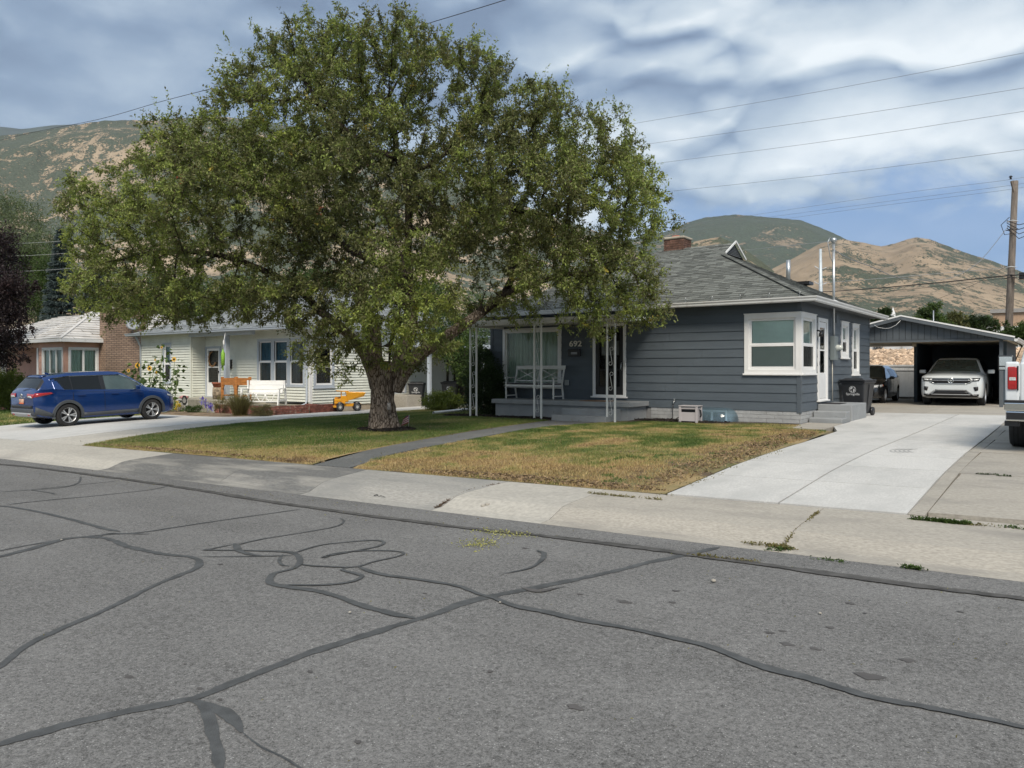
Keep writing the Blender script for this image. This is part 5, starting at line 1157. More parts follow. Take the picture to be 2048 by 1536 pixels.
# soil bed
bed = MB(); 
def patch(name, pts, m, dz=.03, n=8, label=None):
    a, b, c, d = [Vector((p[0], p[1], 0)) for p in pts]; V = []
    for i in range(n+1):
        for j in range(n+1):
            u, v = i/n, j/n; p = a*(1-u)*(1-v)+b*u*(1-v)+c*u*v+d*(1-u)*v; e = math.sin(u*math.pi)*math.sin(v*math.pi)
            V.append((p.x, p.y, zg(p.x, p.y)+dz*e+.008*(float(vnoise(np.array([p.x*3]), np.array([p.y*3]), 5)[0]))))
    return np_mesh(name, V, grid_faces(n+1, n+1), m, kind='structure', smooth=True)
patch('garden_bed', [(-36, 16.3), (-23.5, 15.9), (-23.4, 17.65), (-36, 18.1)], mat('dry_bed_soil', (.20, .145, .09), .95, var=.5, vscale=5, gen=True, bump=.8), .07, 14)
patch('garden_bed', [(-9.75, 18.55), (-5.6, 18.75), (-5.5, 19.86), (-9.6, 19.86)], M_soil, .02)
patch('garden_bed', [(-15.6, 17.75), (-11.65, 17.7), (-11.65, 18.7), (-15.6, 18.75)], M_soil, .02)
mulch('mulch', -12.9, 18.22, 1.35, .42, 2600, 5); mulch('mulch', -8.4, 19.2, 1.35, .5, 3200, 6); mulch('mulch', -15.0, 18.3, .9, .5, 1300, 7)
# things on and around that porch
def tagm(mb, name, m, label, cat, group=None, bev=0, kind=None): return tag(mb.build(name, m, None, bev=bev), label, cat, group, kind)
M_cedar = mat('cedar', (.47, .19, .05), .6, var=.3, vscale=5, gen=True, stretch=(1, 1, 4))
c = on_y(472, 793, 18.75); t = empty('planter_table', (c.x, 18.75, .33), R(-10), 'orange cedar raised planter table with empty trough on the neighbours porch', 'planter table')
for sx in (-.62, .62):
    for sy in (-.30, .30): MB().box(sx-.045, sx+.045, sy-.045, sy+.045, 0, .95).build('leg', M_cedar, t)
for sy in (-.30, .30): MB().box(-.575, .575, sy-.02, sy+.02, .62, .90).build('side_panel', M_cedar, t)
for sx in (-.62, .62): MB().box(sx-.02, sx+.02, -.255, .255, .62, .90).build('end_panel', M_cedar, t)
MB().box(-.57, .57, -.27, .27, .63, .66).build('trough_floor', M_cedar, t)
for sx in (-.62, .62): MB().box(sx-.02, sx+.02, -.255, .255, .16, .22).build('stretcher', M_cedar, t)
for sx in (-1, 1):
    mb = MB(); mb.bar((sx*.575, -.3, .45), (sx*.42, -.3, .62), .03, .05); mb.bar((sx*.575, .3, .45), (sx*.42, .3, .62), .03, .05); mb.build('brace', M_cedar, t)
c = on_y(435, 793, 18.9); mb = MB(); mb.lathe([(0, 0), (.19, 0), (.205, .25), (.19, .5), (0, .5)], (c.x, 18.9, .33), n=12); tagm(mb, 'log_stand', mat('birch_log', (.30, .24, .17), .9, var=.6, vscale=7, gen=True), 'upright log stump used as a plant stand by the neighbours door', 'log')
mb = MB(); mb.lathe([(0, 0), (.14, 0), (.19, .14), (.21, .14), (.21, .2), (0, .19)], (c.x-.03, 18.9, .835), n=14); tagm(mb, 'flower_pot', mat('terracotta', (.36, .12, .07), .8, var=.2), 'empty terracotta pot on the log stump beside the white door', 'pot')
c = on_y(446, 690, 18.9); mb = MB(); mb.lathe([(0, -.12), (.075, -.1), (.08, .4), (.05, .47), (0, .62)], (c.x, 18.9, 1.85), n=12); mb.lathe([(0, -.32), (.03, -.3), (.02, -.12)], (c.x, 18.9, 1.85), n=8)
tagm(mb, 'hanging_feeder', mat('lime_green', (.24, .48, .05), .5, var=.35, vscale=25), 'lime green hanging decoration in front of the porch post', 'hanging ornament'); 
mb = MB(); mb.tube([(c.x, 18.9, 2.47), (c.x+.02, 19.0, 3.15)], .012, 5); mb.lathe([(.03, 0), (.04, .1), (.02, .2)], (c.x+.01, 18.93, 2.62), n=8); tagm(mb, 'thin_hanging_line', M_vinyl, 'white cord holding the lime green hanging decoration', 'cord')
# white glider bench
M_wpl = mat('white_garden_paint', (.80, .80, .78), .5, var=.05, vscale=6)
c = on_y(527, 808, 18.6); t = empty('glider_bench', (c.x, 18.6, .20), R(32), 'white wooden glider bench on the gravel under the triple window', 'bench')
for z0, z1, y in ((.78, .95, .34), (.60, .77, .30), (.46, .59, .27)): MB().box(-.68, .68, y-.02, y+.02, z0, z1).build('back_slat', M_wpl, t)
for k in range(4): MB().box(-.66, .66, -.26+k*.125, -.15+k*.125, .42, .445).build('seat_slat', M_wpl, t)
for s in (-1, 1):
    mb = MB(); mb.box(s*.74-.05, s*.74+.05, -.36, .30, .62, .65); mb.build('armrest', M_wpl, t)
    mb = MB(); mb.bar((s*.74, -.30, .62), (s*.74, -.42, 0), .05, .10, (0, 1, 0)); mb.build('leg', M_wpl, t); mb = MB(); mb.bar((s*.74, .28, .95), (s*.74, .42, 0), .05, .10, (0, 1, 0)); mb.build('leg', M_wpl, t)
    mb = MB(); mb.box(s*.74-.025, s*.74+.025, -.34, .34, .14, .22); mb.build('side_rail', M_wpl, t)
for x in (-.36, .0, .36):
    mb = MB(); mb.tube([(x-.17, -.27, .42), (x-.15, -.27, .30), (x-.08, -.27, .20), (x, -.27, .14)], .02, 6); mb.tube([(x+.17, -.27, .42), (x+.15, -.27, .30), (x+.08, -.27, .20), (x, -.27, .14)], .02, 6); mb.build('curved_brace', M_wpl, t)
MB().box(-.68, .68, -.30, -.25, .12, .17).build('front_rail', M_wpl, t)
# signs, ornament
c = on_y(363.5, 806, 18.12); mb = MB(); mb.box(c.x-.42, c.x+.42, 18.12, 18.145, -.03, .33); s = tagm(mb, 'number_sign', M_wp, 'white 704 number board on the edge of the neighbours porch', 'number sign')
text_mesh('704', .33, (c.x+.02, 18.115, .15), (R(90), 0, 0), M_bl, 'number', s, .003, .004, 1.15)
c = on_y(369, 806, 17.2); s = empty('warning_sign', (c.x, 17.2, -.15), 0, 'black octagonal yard sign on a short stake beside the porch', 'sign')
mb = MB(); mb.prism([(.2*math.cos(R(22.5+45*k)), .2*math.sin(R(22.5+45*k))) for k in range(8)], -.008, .008, Matrix.Translation((0, 0, .50)) @ Matrix.Rotation(R(90), 4, 'X')); mb.build('board', M_black, s)
mb = MB(); mb.tube([(0, .012, -.1), (0, .012, .34)], .012, 6); mb.build('stake', M_iron, s)
for k, wd_ in enumerate((.10, .22, .28, .24, .16)):
    MB().box(-wd_/2, wd_/2, -.0115, -.0085, .58-k*.045, .60-k*.045).build('print_line', M_wp, s)
c = on_y(368, 788, 18.3); mb = MB(); mb.lathe([(0, 0), (.16, .02), (.2, .07), (.1, .13), (0, .15)], (c.x, 18.3, .335), n=12); tagm(mb, 'pink_ornament', mat('faded_pink', (.55, .27, .27), .7, var=.4, vscale=14), 'faded pink ornament lying on the porch edge', 'ornament')
c = on_y(415, 815, 16.9); mb = MB(); rr = random.Random(3)
for k in range(60):
    a, q = rr.uniform(0, 6.28), rr.uniform(.1, .33); p = Vector((c.x-.12+rr.uniform(-.32, .42), 16.9+rr.uniform(-.1, .1), .28-0.5*0+rr.uniform(-.16, .16)-.14*0)); p.z = .22-(p.x-c.x)*.42+rr.uniform(-.10, .10); d = Vector((math.cos(a), .3*rr.uniform(-1, 1), math.sin(a)))*.07
    s_ = d.cross(Vector((0, 1, 0)))*.4; mb.cur = k % 2; mb.quad(p-d-s_, p+d-s_, p+d+s_, p-d+s_)
mb.tube([(c.x, 16.9, -.25), (c.x, 16.9, .2)], .008, 5); tagm(mb, 'garden_pinwheel', [mat('purple_foil', (.10, .07, .35), .3, var=.3), mat('silver_foil', (.5, .48, .6), .25, metal=.6)], 'purple and silver garden pinwheel leaning in the flower bed', 'pinwheel')
# ---------- generic plants
def rnd_dirs(r, n): d = r.normal(0, 1, (n, 3)); return d/np.linalg.norm(d, axis=1)[:, None]
def bush(name, blobs_, n, size, m, label, cat, group=None, seed=0, asp=.5, shell=.45, tone0=.5, stems=True, trunk=None, bark=None, up=.2, droop=.2, clump=0.0, mulsz=1.0):
    # blobs_: (centre, (rx, ry, rz)); foliage spread through the volume, thicker towards the shell, in clumps
    r = np.random.default_rng(seed); P = []; D = []; vol = np.array([b[1][0]*b[1][1]*b[1][2] for b in blobs_])**.75
    for (c, s), v_ in zip(blobs_, vol/vol.sum()):
        k = int(n*v_)+1; nc = max(6, int(k/60)); u = rnd_dirs(r, nc); q = r.uniform(shell, 1.0, nc)[:, None]; cc = u*q*r.uniform(.82, 1.12, (nc, 1)); i = r.integers(0, nc, k); p = cc[i]+r.normal(0, .13+clump, (k, 3)); P.append(np.array(c)+p*np.array(s)); D.append(u[i]+[0, 0, up])
    P = np.concatenate(P); D = np.concatenate(D); e = empty(name, label=label, cat=cat, group=group)
    tone = tone0+(fbm(P[:, 0]*1.7/mulsz+P[:, 1], P[:, 2]*1.9/mulsz, seed+5, 3)-.5)*.7+r.normal(0, .10, len(P))
    leaves('crown' if trunk else 'foliage', P, D, size, m, e, asp=asp, tone=np.clip(tone, 0, .95), seed=seed, droop=droop)
    mb = MB()
    if trunk:
        b, t_, r0 = trunk; b = Vector(b); t_ = Vector(t_); mb.tube([b, b.lerp(t_, .5)+Vector((.1*r0, 0, 0)), t_], [r0, r0*.75, r0*.45], 8)
        for (c, s) in blobs_: 
            c = Vector(c); st = b.lerp(t_, .55+.3*random.random()); mb.tube([st, st.lerp(c, .5)+Vector((0, 0, .1)), c], [r0*.45, r0*.3, r0*.08], 6)
            for k in range(4): u = Vector(rnd_dirs(r, 1)[0])*.8; mb.tube([c, c+Vector((u.x*s[0], u.y*s[1], abs(u.z)*s[2]))], [r0*.12, r0*.04], 4)
        mb.build('trunk', bark or M_bark2, e)
    elif stems:
        for (c, s) in blobs_:
            for k in range(5): u = Vector(rnd_dirs(r, 1)[0]); c_ = Vector(c); mb.tube([Vector((c_.x+u.x*s[0]*.1, c_.y+u.y*s[1]*.1, c_.z-s[2])), c_+Vector((u.x*s[0]*.7, u.y*s[1]*.7, abs(u.z)*s[2]*.6))], [.012, .004], 4)
        mb.build('stem', M_bark2, e)
    return e
def lm(name, a, b, c, hi=None): return leafmat(name, [(0, a), (.5, b), (.9, c), (1, hi or c)], .5, .3)
L_green = lm('green_leaf', (.025, .045, .012), (.055, .095, .022), (.12, .19, .04)); L_lime = lm('lime_leaf', (.07, .10, .015), (.15, .19, .03), (.28, .32, .05)); L_purple = lm('purple_leaf', (.012, .009, .010), (.028, .018, .020), (.06, .035, .035)); L_spruce = lm('blue_spruce_needle', (.03, .05, .05), (.065, .095, .095), (.13, .17, .165)); L_pale = lm('pale_tree_leaf', (.06, .085, .04), (.105, .14, .06), (.18, .22, .10)); L_dark = lm('dark_shrub_leaf', (.012, .024, .008), (.03, .055, .016), (.065, .11, .03)); L_dry = lm('dry_leaf', (.10, .07, .03), (.17, .15, .06), (.24, .23, .08))
# plants between and before the houses
g = on_ground
c = on_y(965, 760, 19.2); bush('dark_shrub', [((c.x, 19.2, .95), (.75, .6, 1.0)), ((c.x+.35, 19.0, .6), (.6, .5, .6)), ((c.x-.3, 19.6, 1.7), (.5, .5, .7))], 16000, .075, L_dark, 'tall dark green shrub squeezed against the left end of the grey house', 'shrub', seed=31, tone0=.5)
c = on_y(885, 805, 21.6); bush('golden_shrub', [((c.x-.35, 21.6, .38), (.55, .5, .38)), ((c.x+.35, 21.6, .42), (.6, .5, .42)), ((c.x, 21.6, .3), (.9, .5, .3))], 12000, .06, L_lime, 'low golden green shrub between the two houses behind the white drainpipe', 'shrub', seed=32, tone0=.35)
for i, (px, py, y, rx, rz, n) in enumerate([(930, 700, 25.5, .9, 1.5, 6000), (895, 660, 27.5, 1.2, 1.3, 6000), (955, 640, 31, 1.6, 1.6, 6000), (860, 640, 34, 2.0, 1.8, 6000)]):
    c = on_y(px, py, y); bush('young_tree', [((c.x, y, c.z), (rx, rx, rz)), ((c.x+rx*.4, y, c.z-rz*.6), (rx*.7, rx*.7, rz*.7)), ((c.x-rx*.3, y, c.z+rz*.5), (rx*.6, rx*.6, rz*.6))], n, .11, L_green, ['leafy sapling between the houses just left of the grey house', 'spreading young tree over the gap between the houses', 'bright young tree behind the left end of the awning', 'rounded green tree far back in the gap between the houses'][i], 'tree', 'trees in the gap between the houses', 40+i, trunk=((c.x, y, .1), (c.x, y, c.z), .07))
# drainpipe on the lawn
a, b = on_ground(867, 829), on_ground(938, 822); mb = MB(); mb.tube([(a.x, a.y, a.z+.05), (b.x, b.y, b.z+.06)], .05, 12, cap=False); tagm(mb, 'drain_pipe', M_vinyl, 'white drainpipe lying across the lawn beside the awning post', 'pipe')
# sunflowers
M_pet = mat('sunflower_petal', (.75, .42, .02), .6, var=.2, vscale=30); M_disc = mat('sunflower_disc', (.05, .025, .012), .9, var=.3, vscale=60)
def sunflower(px, ybase, y, top_px, top_py, flower, seed, label, nleaf=40, lsize=.2):
    r = random.Random(seed); b = on_y(px, 830, y); tp_ = on_y(top_px, top_py, y+.1); e = empty('sunflower', label=label, cat='sunflower', group='sunflowers in front of the pale house')
    b = Vector((b.x, y, zg(b.x, y))); mid = b.lerp(tp_, .5)+Vector((r.uniform(-.1, .1), 0, 0)); C = catmull([b, mid, tp_], .1); mb = MB(); mb.tube(C, [.018*(1-.6*i/len(C)) for i in range(len(C))], 6); mb.build('stem', L_lime if False else mat('sunflower_stem', (.13, .18, .05), .7) if 'sunflower_stem' not in bpy.data.materials else bpy.data.materials['sunflower_stem'], e)
    P = []; D = []
    for k in range(nleaf):
        i = r.randrange(int(len(C)*.1), len(C)); a = r.uniform(0, 6.28); o = Vector((math.cos(a), math.sin(a), .1))*r.uniform(.05, .36); P.append(C[i]+o); D.append((math.cos(a), math.sin(a), -.1))
    for k in range(len(P)): leaves('leaf', np.array(P[k:k+1]), np.array(D[k:k+1]), lsize, L_green, e, asp=.8, tone=np.array([r.uniform(.3, .8)]), seed=seed*99+k, droop=.5)
    if flower:
        d = Vector((.45, -1, .1)).normalized(); q = d.to_track_quat('Z', 'Y').to_matrix().to_4x4(); M = Matrix.Translation(tp_+d*.06) @ q; s = flower
        mb = MB(); mb.lathe([(0, .03*s), (.05*s, .025*s), (.058*s, 0), (0, -.02)], n=12, M=M); hd = mb.build('flower_head', M_disc, e); mb = MB()
        for k in range(18):
            a = 2*math.pi*k/18; u = Vector((math.cos(a), math.sin(a), 0)); v_ = Vector((-u.y, u.x, 0)); l = (.12+.02*(k % 2))*s
            mb.add([M @ (u*.05*s), M @ (u*(l*.7)+v_*.022*s), M @ (u*l), M @ (u*(l*.7)-v_*.022*s)], [(0, 1, 2, 3)])
        mb.build('petals', M_pet, hd)
    return e
for i, a in enumerate([(272, 830, 17.0, 277, 731, 1.0, 1, 'sunflower with the biggest round yellow head left of the house corner'), (262, 830, 17.1, 259, 741, .6, 2, 'lowest thin sunflower at the far left over the car roof'), (300, 835, 16.9, 301, 737, .9, 3, 'sunflower with side-turned orange head right of the downpipe'), (318, 835, 16.9, 325, 695, .45, 4, 'tallest sunflower stem in front of the narrow window', 44), (335, 835, 16.8, 350, 719, .8, 5, 'sunflower with yellow head right of the narrow window', 34), (345, 835, 16.8, 356, 728, 0, 6, 'rightmost leafy sunflower stem without an open flower', 30), (310, 835, 16.6, 314, 745, .4, 7, 'short bushy sunflower behind the bonnet of the blue car', 50), (328, 835, 16.6, 332, 760, 0, 8, 'leafy flowerless sunflower low in front of the pale siding', 50), (290, 835, 17.2, 312, 720, .4, 9, 'slender sunflower left of the narrow window with a small bud', 24)]): sunflower(*a)
# dry grass clump and small bed plants
def blades(name, c, n, h, spread, m, label, cat, seed=0, wd=.006, curve=.5, group=None):
    r = np.random.default_rng(seed); V = []; F = []; tn = []
    for k in range(n):
        a = r.uniform(0, 6.283); l = h*r.uniform(.6, 1.1); s = spread*r.uniform(.2, 1); b = np.array([c[0]+r.normal(0, .12*spread), c[1]+r.normal(0, .12*spread), c[2]]); t_ = b+[math.cos(a)*s, math.sin(a)*s, l]; m_ = (b+t_)/2+[0, 0, l*.12*curve]; q = np.array([-math.sin(a), math.cos(a), 0])*wd
        i = len(V); V += [b-q, b+q, m_+q*.8, m_-q*.8, t_]; F += [(i, i+1, i+2, i+3), (i+3, i+2, i+4, i+4)]; tn += [r.uniform(.2, .9)]*5
    F = [f for f in F]; me = bpy.data.meshes.new(name); me.from_pydata([tuple(v) for v in V], [], [f if f[2] != f[3] else f[:3] for f in F]); a_ = me.attributes.new('tone', 'FLOAT', 'POINT'); a_.data.foreach_set('value', tn); me.materials.append(m)
    o = bpy.data.objects.new(name, me); COL.objects.link(o); return tag(o, label, cat, group)
c = on_y(480, 828, 16.8); blades('dry_grass_clump', (c.x, 16.8, zg(c.x, 16.8)), 900, .85, .75, L_dry, 'big dry olive grass clump in front of the brick planter', 'plant', 3, .008)
c = on_y(524, 828, 16.9); bush('bed_shrub', [((c.x, 16.9, .1), (.55, .3, .25))], 2600, .05, L_dry, 'dry twiggy shrub at the foot of the brick pillar', 'shrub', seed=51)
c = on_y(433, 822, 17.2); bush('bed_shrub', [((c.x, 17.4, .15), (.25, .3, .4))], 1200, .05, L_dry, 'wispy dry shrub between the pinwheel and the porch slab', 'shrub', seed=52)
c = on_y(385, 822, 17.0); bush('bed_shrub', [((c.x, 17.0, -.02), (.6, .3, .2))], 2000, .05, L_green, 'low green bed plant right of the black octagonal sign', 'shrub', seed=53)
c = on_y(357, 822, 17.0); bush('yellow_flowers', [((c.x, 17.0, .05), (.2, .2, .25))], 260, .06, mat('yellow_flower', (.65, .5, .03), .6), 'small yellow flowers left of the black octagonal sign', 'flowers', seed=54)
c = on_y(590, 800, 18.5); mb = MB()
# black bins beside that house
M_bin = mat('bin_plastic', (.022, .024, .028), .45, var=.1, vscale=4, bump=.15, bscale=80, coat=.1); M_logo = mat('bin_print', (.62, .64, .66), .6)
def wheelie_bin(loc, rz, label, sc_=1.0, text='Springville', group=None):
    t = empty('wheelie_bin', loc, rz, label, 'bin', group); mb = MB(); w0, w1, d0, d1, h = .26, .335, .27, .40, 1.0
    V = [(-w0, -d0, .06), (w0, -d0, .06), (w0, d0, .06), (-w0, d0, .06), (-w1, -d1, h), (w1, -d1, h), (w1, d1, h), (-w1, d1, h)]
    mb.add(V, [(3, 2, 1, 0), (4, 5, 6, 7), (0, 1, 5, 4), (1, 2, 6, 5), (2, 3, 7, 6), (3, 0, 4, 7)]); mb.build('body', M_bin, t, bev=.03)
    mb = MB(); mb.box(-w1-.02, w1+.02, -d1-.02, d1+.02, h-.06, h-.0); mb.build('rim', M_bin, t, bev=.012)
    mb = MB(); V = []; nx_ = 6
    mb.box(-w1-.035, w1+.035, -d1-.06, d1+.03, h+.005, h+.045); mb.add([(-w1+.03, -d1+.02, h+.045), (w1-.03, -d1+.02, h+.045), (w1-.03, d1-.03, h+.045), (-w1+.03, d1-.03, h+.045), (-w1+.10, -d1+.1, h+.085), (w1-.10, -d1+.1, h+.085), (w1-.10, d1-.1, h+.085), (-w1+.10, d1-.1, h+.085)], [(4, 5, 6, 7), (0, 1, 5, 4), (1, 2, 6, 5), (2, 3, 7, 6), (3, 0, 4, 7)]); mb.build('lid', M_bin, t, bev=.012)
    mb = MB(); mb.tube([(-w1+.05, d1+.01, h-.02), (-w1+.05, d1+.09, h-.02), (w1-.05, d1+.09, h-.02), (w1-.05, d1+.01, h-.02)], .016, 6); mb.build('handle', M_bin, t)
    for s in (-1, 1): mb = MB(); mb.lathe([(0, -.03), (.12, -.03), (.125, 0), (.12, .03), (0, .03)], (s*(w0+.04), d0+.02, .125), 'x', 16); mb.build('wheel', M_black, t)
    for s in (-1, 1): mb = MB(); mb.bar((s*(w0+.012), .02, .12), (s*(w1+.008), .05, h-.10), .012, .16, (0, 1, 0)); mb.build('side_rib', M_bin, t)
    tilt = math.atan2(d1-d0, .94); M = Matrix.Translation((0, -d0-(.76-.06)*math.tan(tilt)-.006, .76)) @ Matrix.Rotation(R(90)+tilt, 4, 'X')
    mb = MB(); n = 28
    ring = [(math.cos(2*math.pi*k/n), math.sin(2*math.pi*k/n)) for k in range(n)]
    V = [M @ Vector((x*.098, y*.098, .001)) for x, y in ring]+[M @ Vector((x*.086, y*.086, .001)) for x, y in ring]; mb.add(V, [(k, (k+1) % n, n+(k+1) % n, n+k) for k in range(n)])
    for sgn in (1, -1):
        pts = [(-.02, .075), (-.055, .05), (-.07, .01), (-.045, -.005), (-.03, .02), (-.005, .03), (.01, .06)] if sgn > 0 else [(.03, -.07), (.06, -.035), (.06, .01), (.035, .02), (.01, -.005), (.02, -.035), (-.0, -.06)]
        mb.add([M @ Vector((x, y, .001)) for x, y in pts], [tuple(range(7))])
    mb.add([M @ Vector((x, y, .001)) for x, y in ((.035, .075), (.065, .05), (.07, .025), (.045, .035))], [(0, 1, 2, 3)]); mb.add([M @ Vector((x, y, .001)) for x, y in ((-.06, -.04), (-.035, -.03), (-.02, -.07), (-.04, -.072))], [(0, 1, 2, 3)])
    mb.build('globe_logo', M_logo, t)
    tx = text_mesh(text, .095, (0, 0, 0), (0, 0, 0), M_logo, 'lettering', t, .0006, .001, 1.0); tx.matrix_local = M @ Matrix.Translation((0, -.135, .001))
    return t
wheelie_bin((-5.02, 24.0, zg(-5.02, 24.0)+.012), R(-10), 'black wheelie bin with white globe logo behind the side steps')
wheelie_bin((-24.0, 25.7, zg(-24, 25.7)), R(35), 'black wheelie bin in the dark side porch of the pale house', group=None)
wheelie_bin((-23.4, 27.3, zg(-23.4, 27.3)), R(30), 'black wheelie bin behind the golden shrub')
# toy dump truck
c = on_ground(690, 823); M_ty = mat('toy_yellow', (.80, .36, .015), .35, var=.06, coat=.2); t = empty('toy_dump_truck', (c.x, c.y+.15, c.z), R(-128), 'big yellow ride-on toy dump truck parked by the brick pavers', 'toy truck')
for sx in (.33, -.36):
    for sy in (-.24, .24):
        mb = MB(); mb.lathe([(.06, -.07), (.15, -.07), (.165, -.04), (.165, .04), (.15, .07), (.06, .07)], (sx, sy, .165), 'y', 18); wh = mb.build('wheel', M_black, t); mb = MB(); mb.lathe([(0, -.055), (.08, -.055), (.09, -.075), (.10, -.06), (.10, .06), (.09, .075), (.08, .055), (0, .055)], (sx, sy, .165), 'y', 14); mb.build('hub', mat('toy_hub_grey', (.45, .45, .43), .5) if 'toy_hub_grey' not in bpy.data.materials else bpy.data.materials['toy_hub_grey'], wh)
mb = MB(); mb.box(-.52, .55, -.15, .15, .17, .27); mb.box(.46, .60, -.30, .30, .14, .20); mb.box(.12, .56, -.27, .27, .27, .33); mb.build('chassis', M_ty, t, bev=.012)
mb = MB(); mb.box(.28, .56, -.26, .26, .33, .43); mb.box(.22, .52, -.28, -.20, .43, .47); mb.build('bonnet', M_ty, t, bev=.02)
mb = MB(); mb.box(.56, .585, -.14, .14, .22, .43); mb.build('grille', M_black, t)
for k in range(6): MB().box(.586, .59, -.12+k*.045, -.105+k*.045, .23, .42).build('grille_bar', M_ty if k % 6 == 9 else M_black, t)
mb = MB(); mb.box(.0, .30, .0, .24, .33, .52); mb.box(-.02, .30, -.01, .25, .66, .69); mb.bar((.02, .01, .52), (.02, .01, .66), .03); mb.bar((.28, .01, .52), (.28, .01, .66), .03); mb.bar((.02, .23, .52), (.02, .23, .66), .03); mb.bar((.28, .23, .52), (.28, .23, .66), .03); mb.build('cab', M_ty, t, bev=.008)
mb = MB(); V = [(-.62, -.24, .50), (.02, -.27, .36), (.02, .27, .36), (-.62, .24, .50), (-.70, -.30, .62), (.10, -.33, .64), (.10, .33, .64), (-.70, .30, .62), (.10, -.33, .68), (.48, -.33, .70), (.48, .33, .70), (.10, .33, .68)]
mb.add(V, [(3, 2, 1, 0), (0, 1, 5, 4), (2, 3, 7, 6), (1, 2, 6, 5), (0, 4, 7, 3), (8, 9, 10, 11)]); tp2 = mb.build('tipper', M_ty, t); s = tp2.modifiers.new('thick', 'SOLIDIFY'); s.thickness = .02
MB().box(-.3, .0, -.334, -.325, .46, .54).build('dark_decal', M_black, t)
for k in range(5): mb = MB(); mb.bar((-.22+k*.075, -.157, .19), (-.18+k*.075, -.157, .26), .008, .03, (0, 1, 0)); mb.build('hazard_stripe', M_black, t)
mb = MB(); mb.lathe([(0, -.06), (.05, -.05), (.07, 0), (.05, .05), (0, .06)], (.10, -.1, .42), n=10); tagm(MB().box(0, 0, 0, 0, 0, 0), 'x', M_black, 'x', 'x') if False else mb.build('blue_seat', mat('toy_blue', (.05, .22, .55), .4), t)
t.scale = (.95, 1.0, 1.18)
# ================================================================== pink house
M_pink = mat('pink_board', (.53, .31, .24), .7, var=.08, vscale=2, gen=True, obj_rand=.04)
M_tile = mat('white_metal_tile', (.58, .565, .54), .5, var=.1, vscale=2, gen=True, island=.08)
hp = empty('pink_house', label='pink boarded bungalow with white tiled roof and broad brick chimney', cat='house')
FPf, FPs = wall_frame('front', 18.3), wall_frame('side', -41.4); FPp = wall_frame('front', 20.2)
xp = lambda px: on_y(px, 700, 18.3).x; yp = lambda px: on_x(px, 700, -41.4).y; zb_, zt_ = .05, 3.1
def slider(parent, F, s0, s1, z0, z1, n=2):
    mb = MB(); frame_rect(mb, F, s0, s1, z0, z1, .10, 0, .05, .12); w = mb.build('window', M_white, parent)
    for k in range(n):
        a = s0+.1+(s1-s0-.2)*k/n; b = s0+.1+(s1-s0-.2)*(k+1)/n; mb = MB(); frame_rect(mb, F, a, b, z0+.12, z1-.1, .05, -.06, .01+.01*(k % 2)); mb.build('sash', M_vinyl, w)
    MB().quad(*[F(s, z, -.03) for s, z in ((s0+.1, z0+.1), (s1-.1, z0+.1), (s1-.1, z1-.1), (s0+.1, z1-.1))]).build('pane', M_glass, w)
    curtain(F, s0+.1, s1-.1, z0+.1, z1-.1, w, bpy.data.materials['sage_curtain'], n=-.13, waves=10, seed=2); room(F, s0+.1, s1-.1, z0+.1, z1-.1, w)
    return (s0+.03, s1-.03, z0+.03, z1-.03)
oa = slider(hp, FPf, xp(85.5), xp(127), 1.22, 2.72, 3); ob = slider(hp, FPs, yp(136), yp(196.5), 1.2, 2.72, 2)
wall_core(FPf, -44.3, -41.52, -.5, zt_, [oa]).build('wall', M_pink, hp); wall_core(FPs, 18.3, 28, -.5, zt_, [ob]).build('wall', M_pink, hp); wall_core(FPp, -54, -44.3, -.5, zt_, [(-48, -47, .3, 2.5)]).build('wall', M_pink, hp); MB().box(-44.3, -44.18, 18.42, 20.2, -.5, zt_).build('wall', M_pink, hp)
em = lambda F: (lambda a, b, c, d, nb, nt_: wedge(MB(), F, a, b, c, d, nb, nt_).build('siding_board', M_pink, hp))
courses(FPf, -44.3, -41.49, zb_, 8, .38, [oa], em(FPf), .022, .004); courses(FPs, 18.39, 20.0, zb_, 8, .38, [ob], em(FPs), .022, .004); courses(FPs, 22.4, 26, zb_, 8, .38, [], em(FPs), .022, .004); courses(FPp, -54, -44.31, zb_, 8, .38, [(-48, -47, .3, 2.5)], em(FPp), .022, .004)
MB().box(-41.49, -41.37, 18.27, 18.299, zb_, zt_).build('corner_board', M_pink, hp); MB().box(-41.399, -41.37, 18.3, 18.39, zb_, zt_).build('corner_board', M_pink, hp)
dd = MB(); frame_rect(dd, FPp, -48.1, -46.9, .3, 2.55, .1, 0, .05); dd = dd.build('front_door', M_white, hp); mb = MB(); frame_rect(mb, FPp, -48, -47, .35, 2.45, .14, -.05, .0, .5); mb.build('storm_door', M_bluet, dd); wbox(MB(), FPp, -47.9, -47.1, .6, 2.4, -.2, -.08).build('door_leaf', M_dark, dd)
for x in (-45.0, -49.5, -50.6): MB().box(x-.09, x+.09, 18.5, 18.68, .1, 2.75).build('porch_post', M_white, hp)
MB().box(-54, -44.3, 18.45, 18.73, 2.751, 3.05).build('porch_beam', M_pink, hp); MB().box(-54, -44.31, 18.4, 20.19, -.4, .28).build('porch_floor', M_con_old, hp)
MB().box(-54, -44.31, 18.5, 18.6, .3, .75).build('porch_rail', M_white, hp); 
for i in range(3): mb = MB(); mb.tube([(-44.95-.1*i, 18.6, 2.7-.12*i*i*.3), (-45.3, 18.6, 2.65)], .02, 5); mb.build('scroll_bracket', M_white, hp)
ze2 = 3.12; X0, X1, Y0, Y1 = -47.8, -41.0, 17.9, 28.4; hf = (X1-X0)/2; pz = .52
def tiles(planes, parent, seed): return shingle_roof(planes, M_deck, M_tile, parent, row=.30, tab=1.1, seed=seed, th=.035, name='roof_tiles')
xm2 = (X0+X1)/2
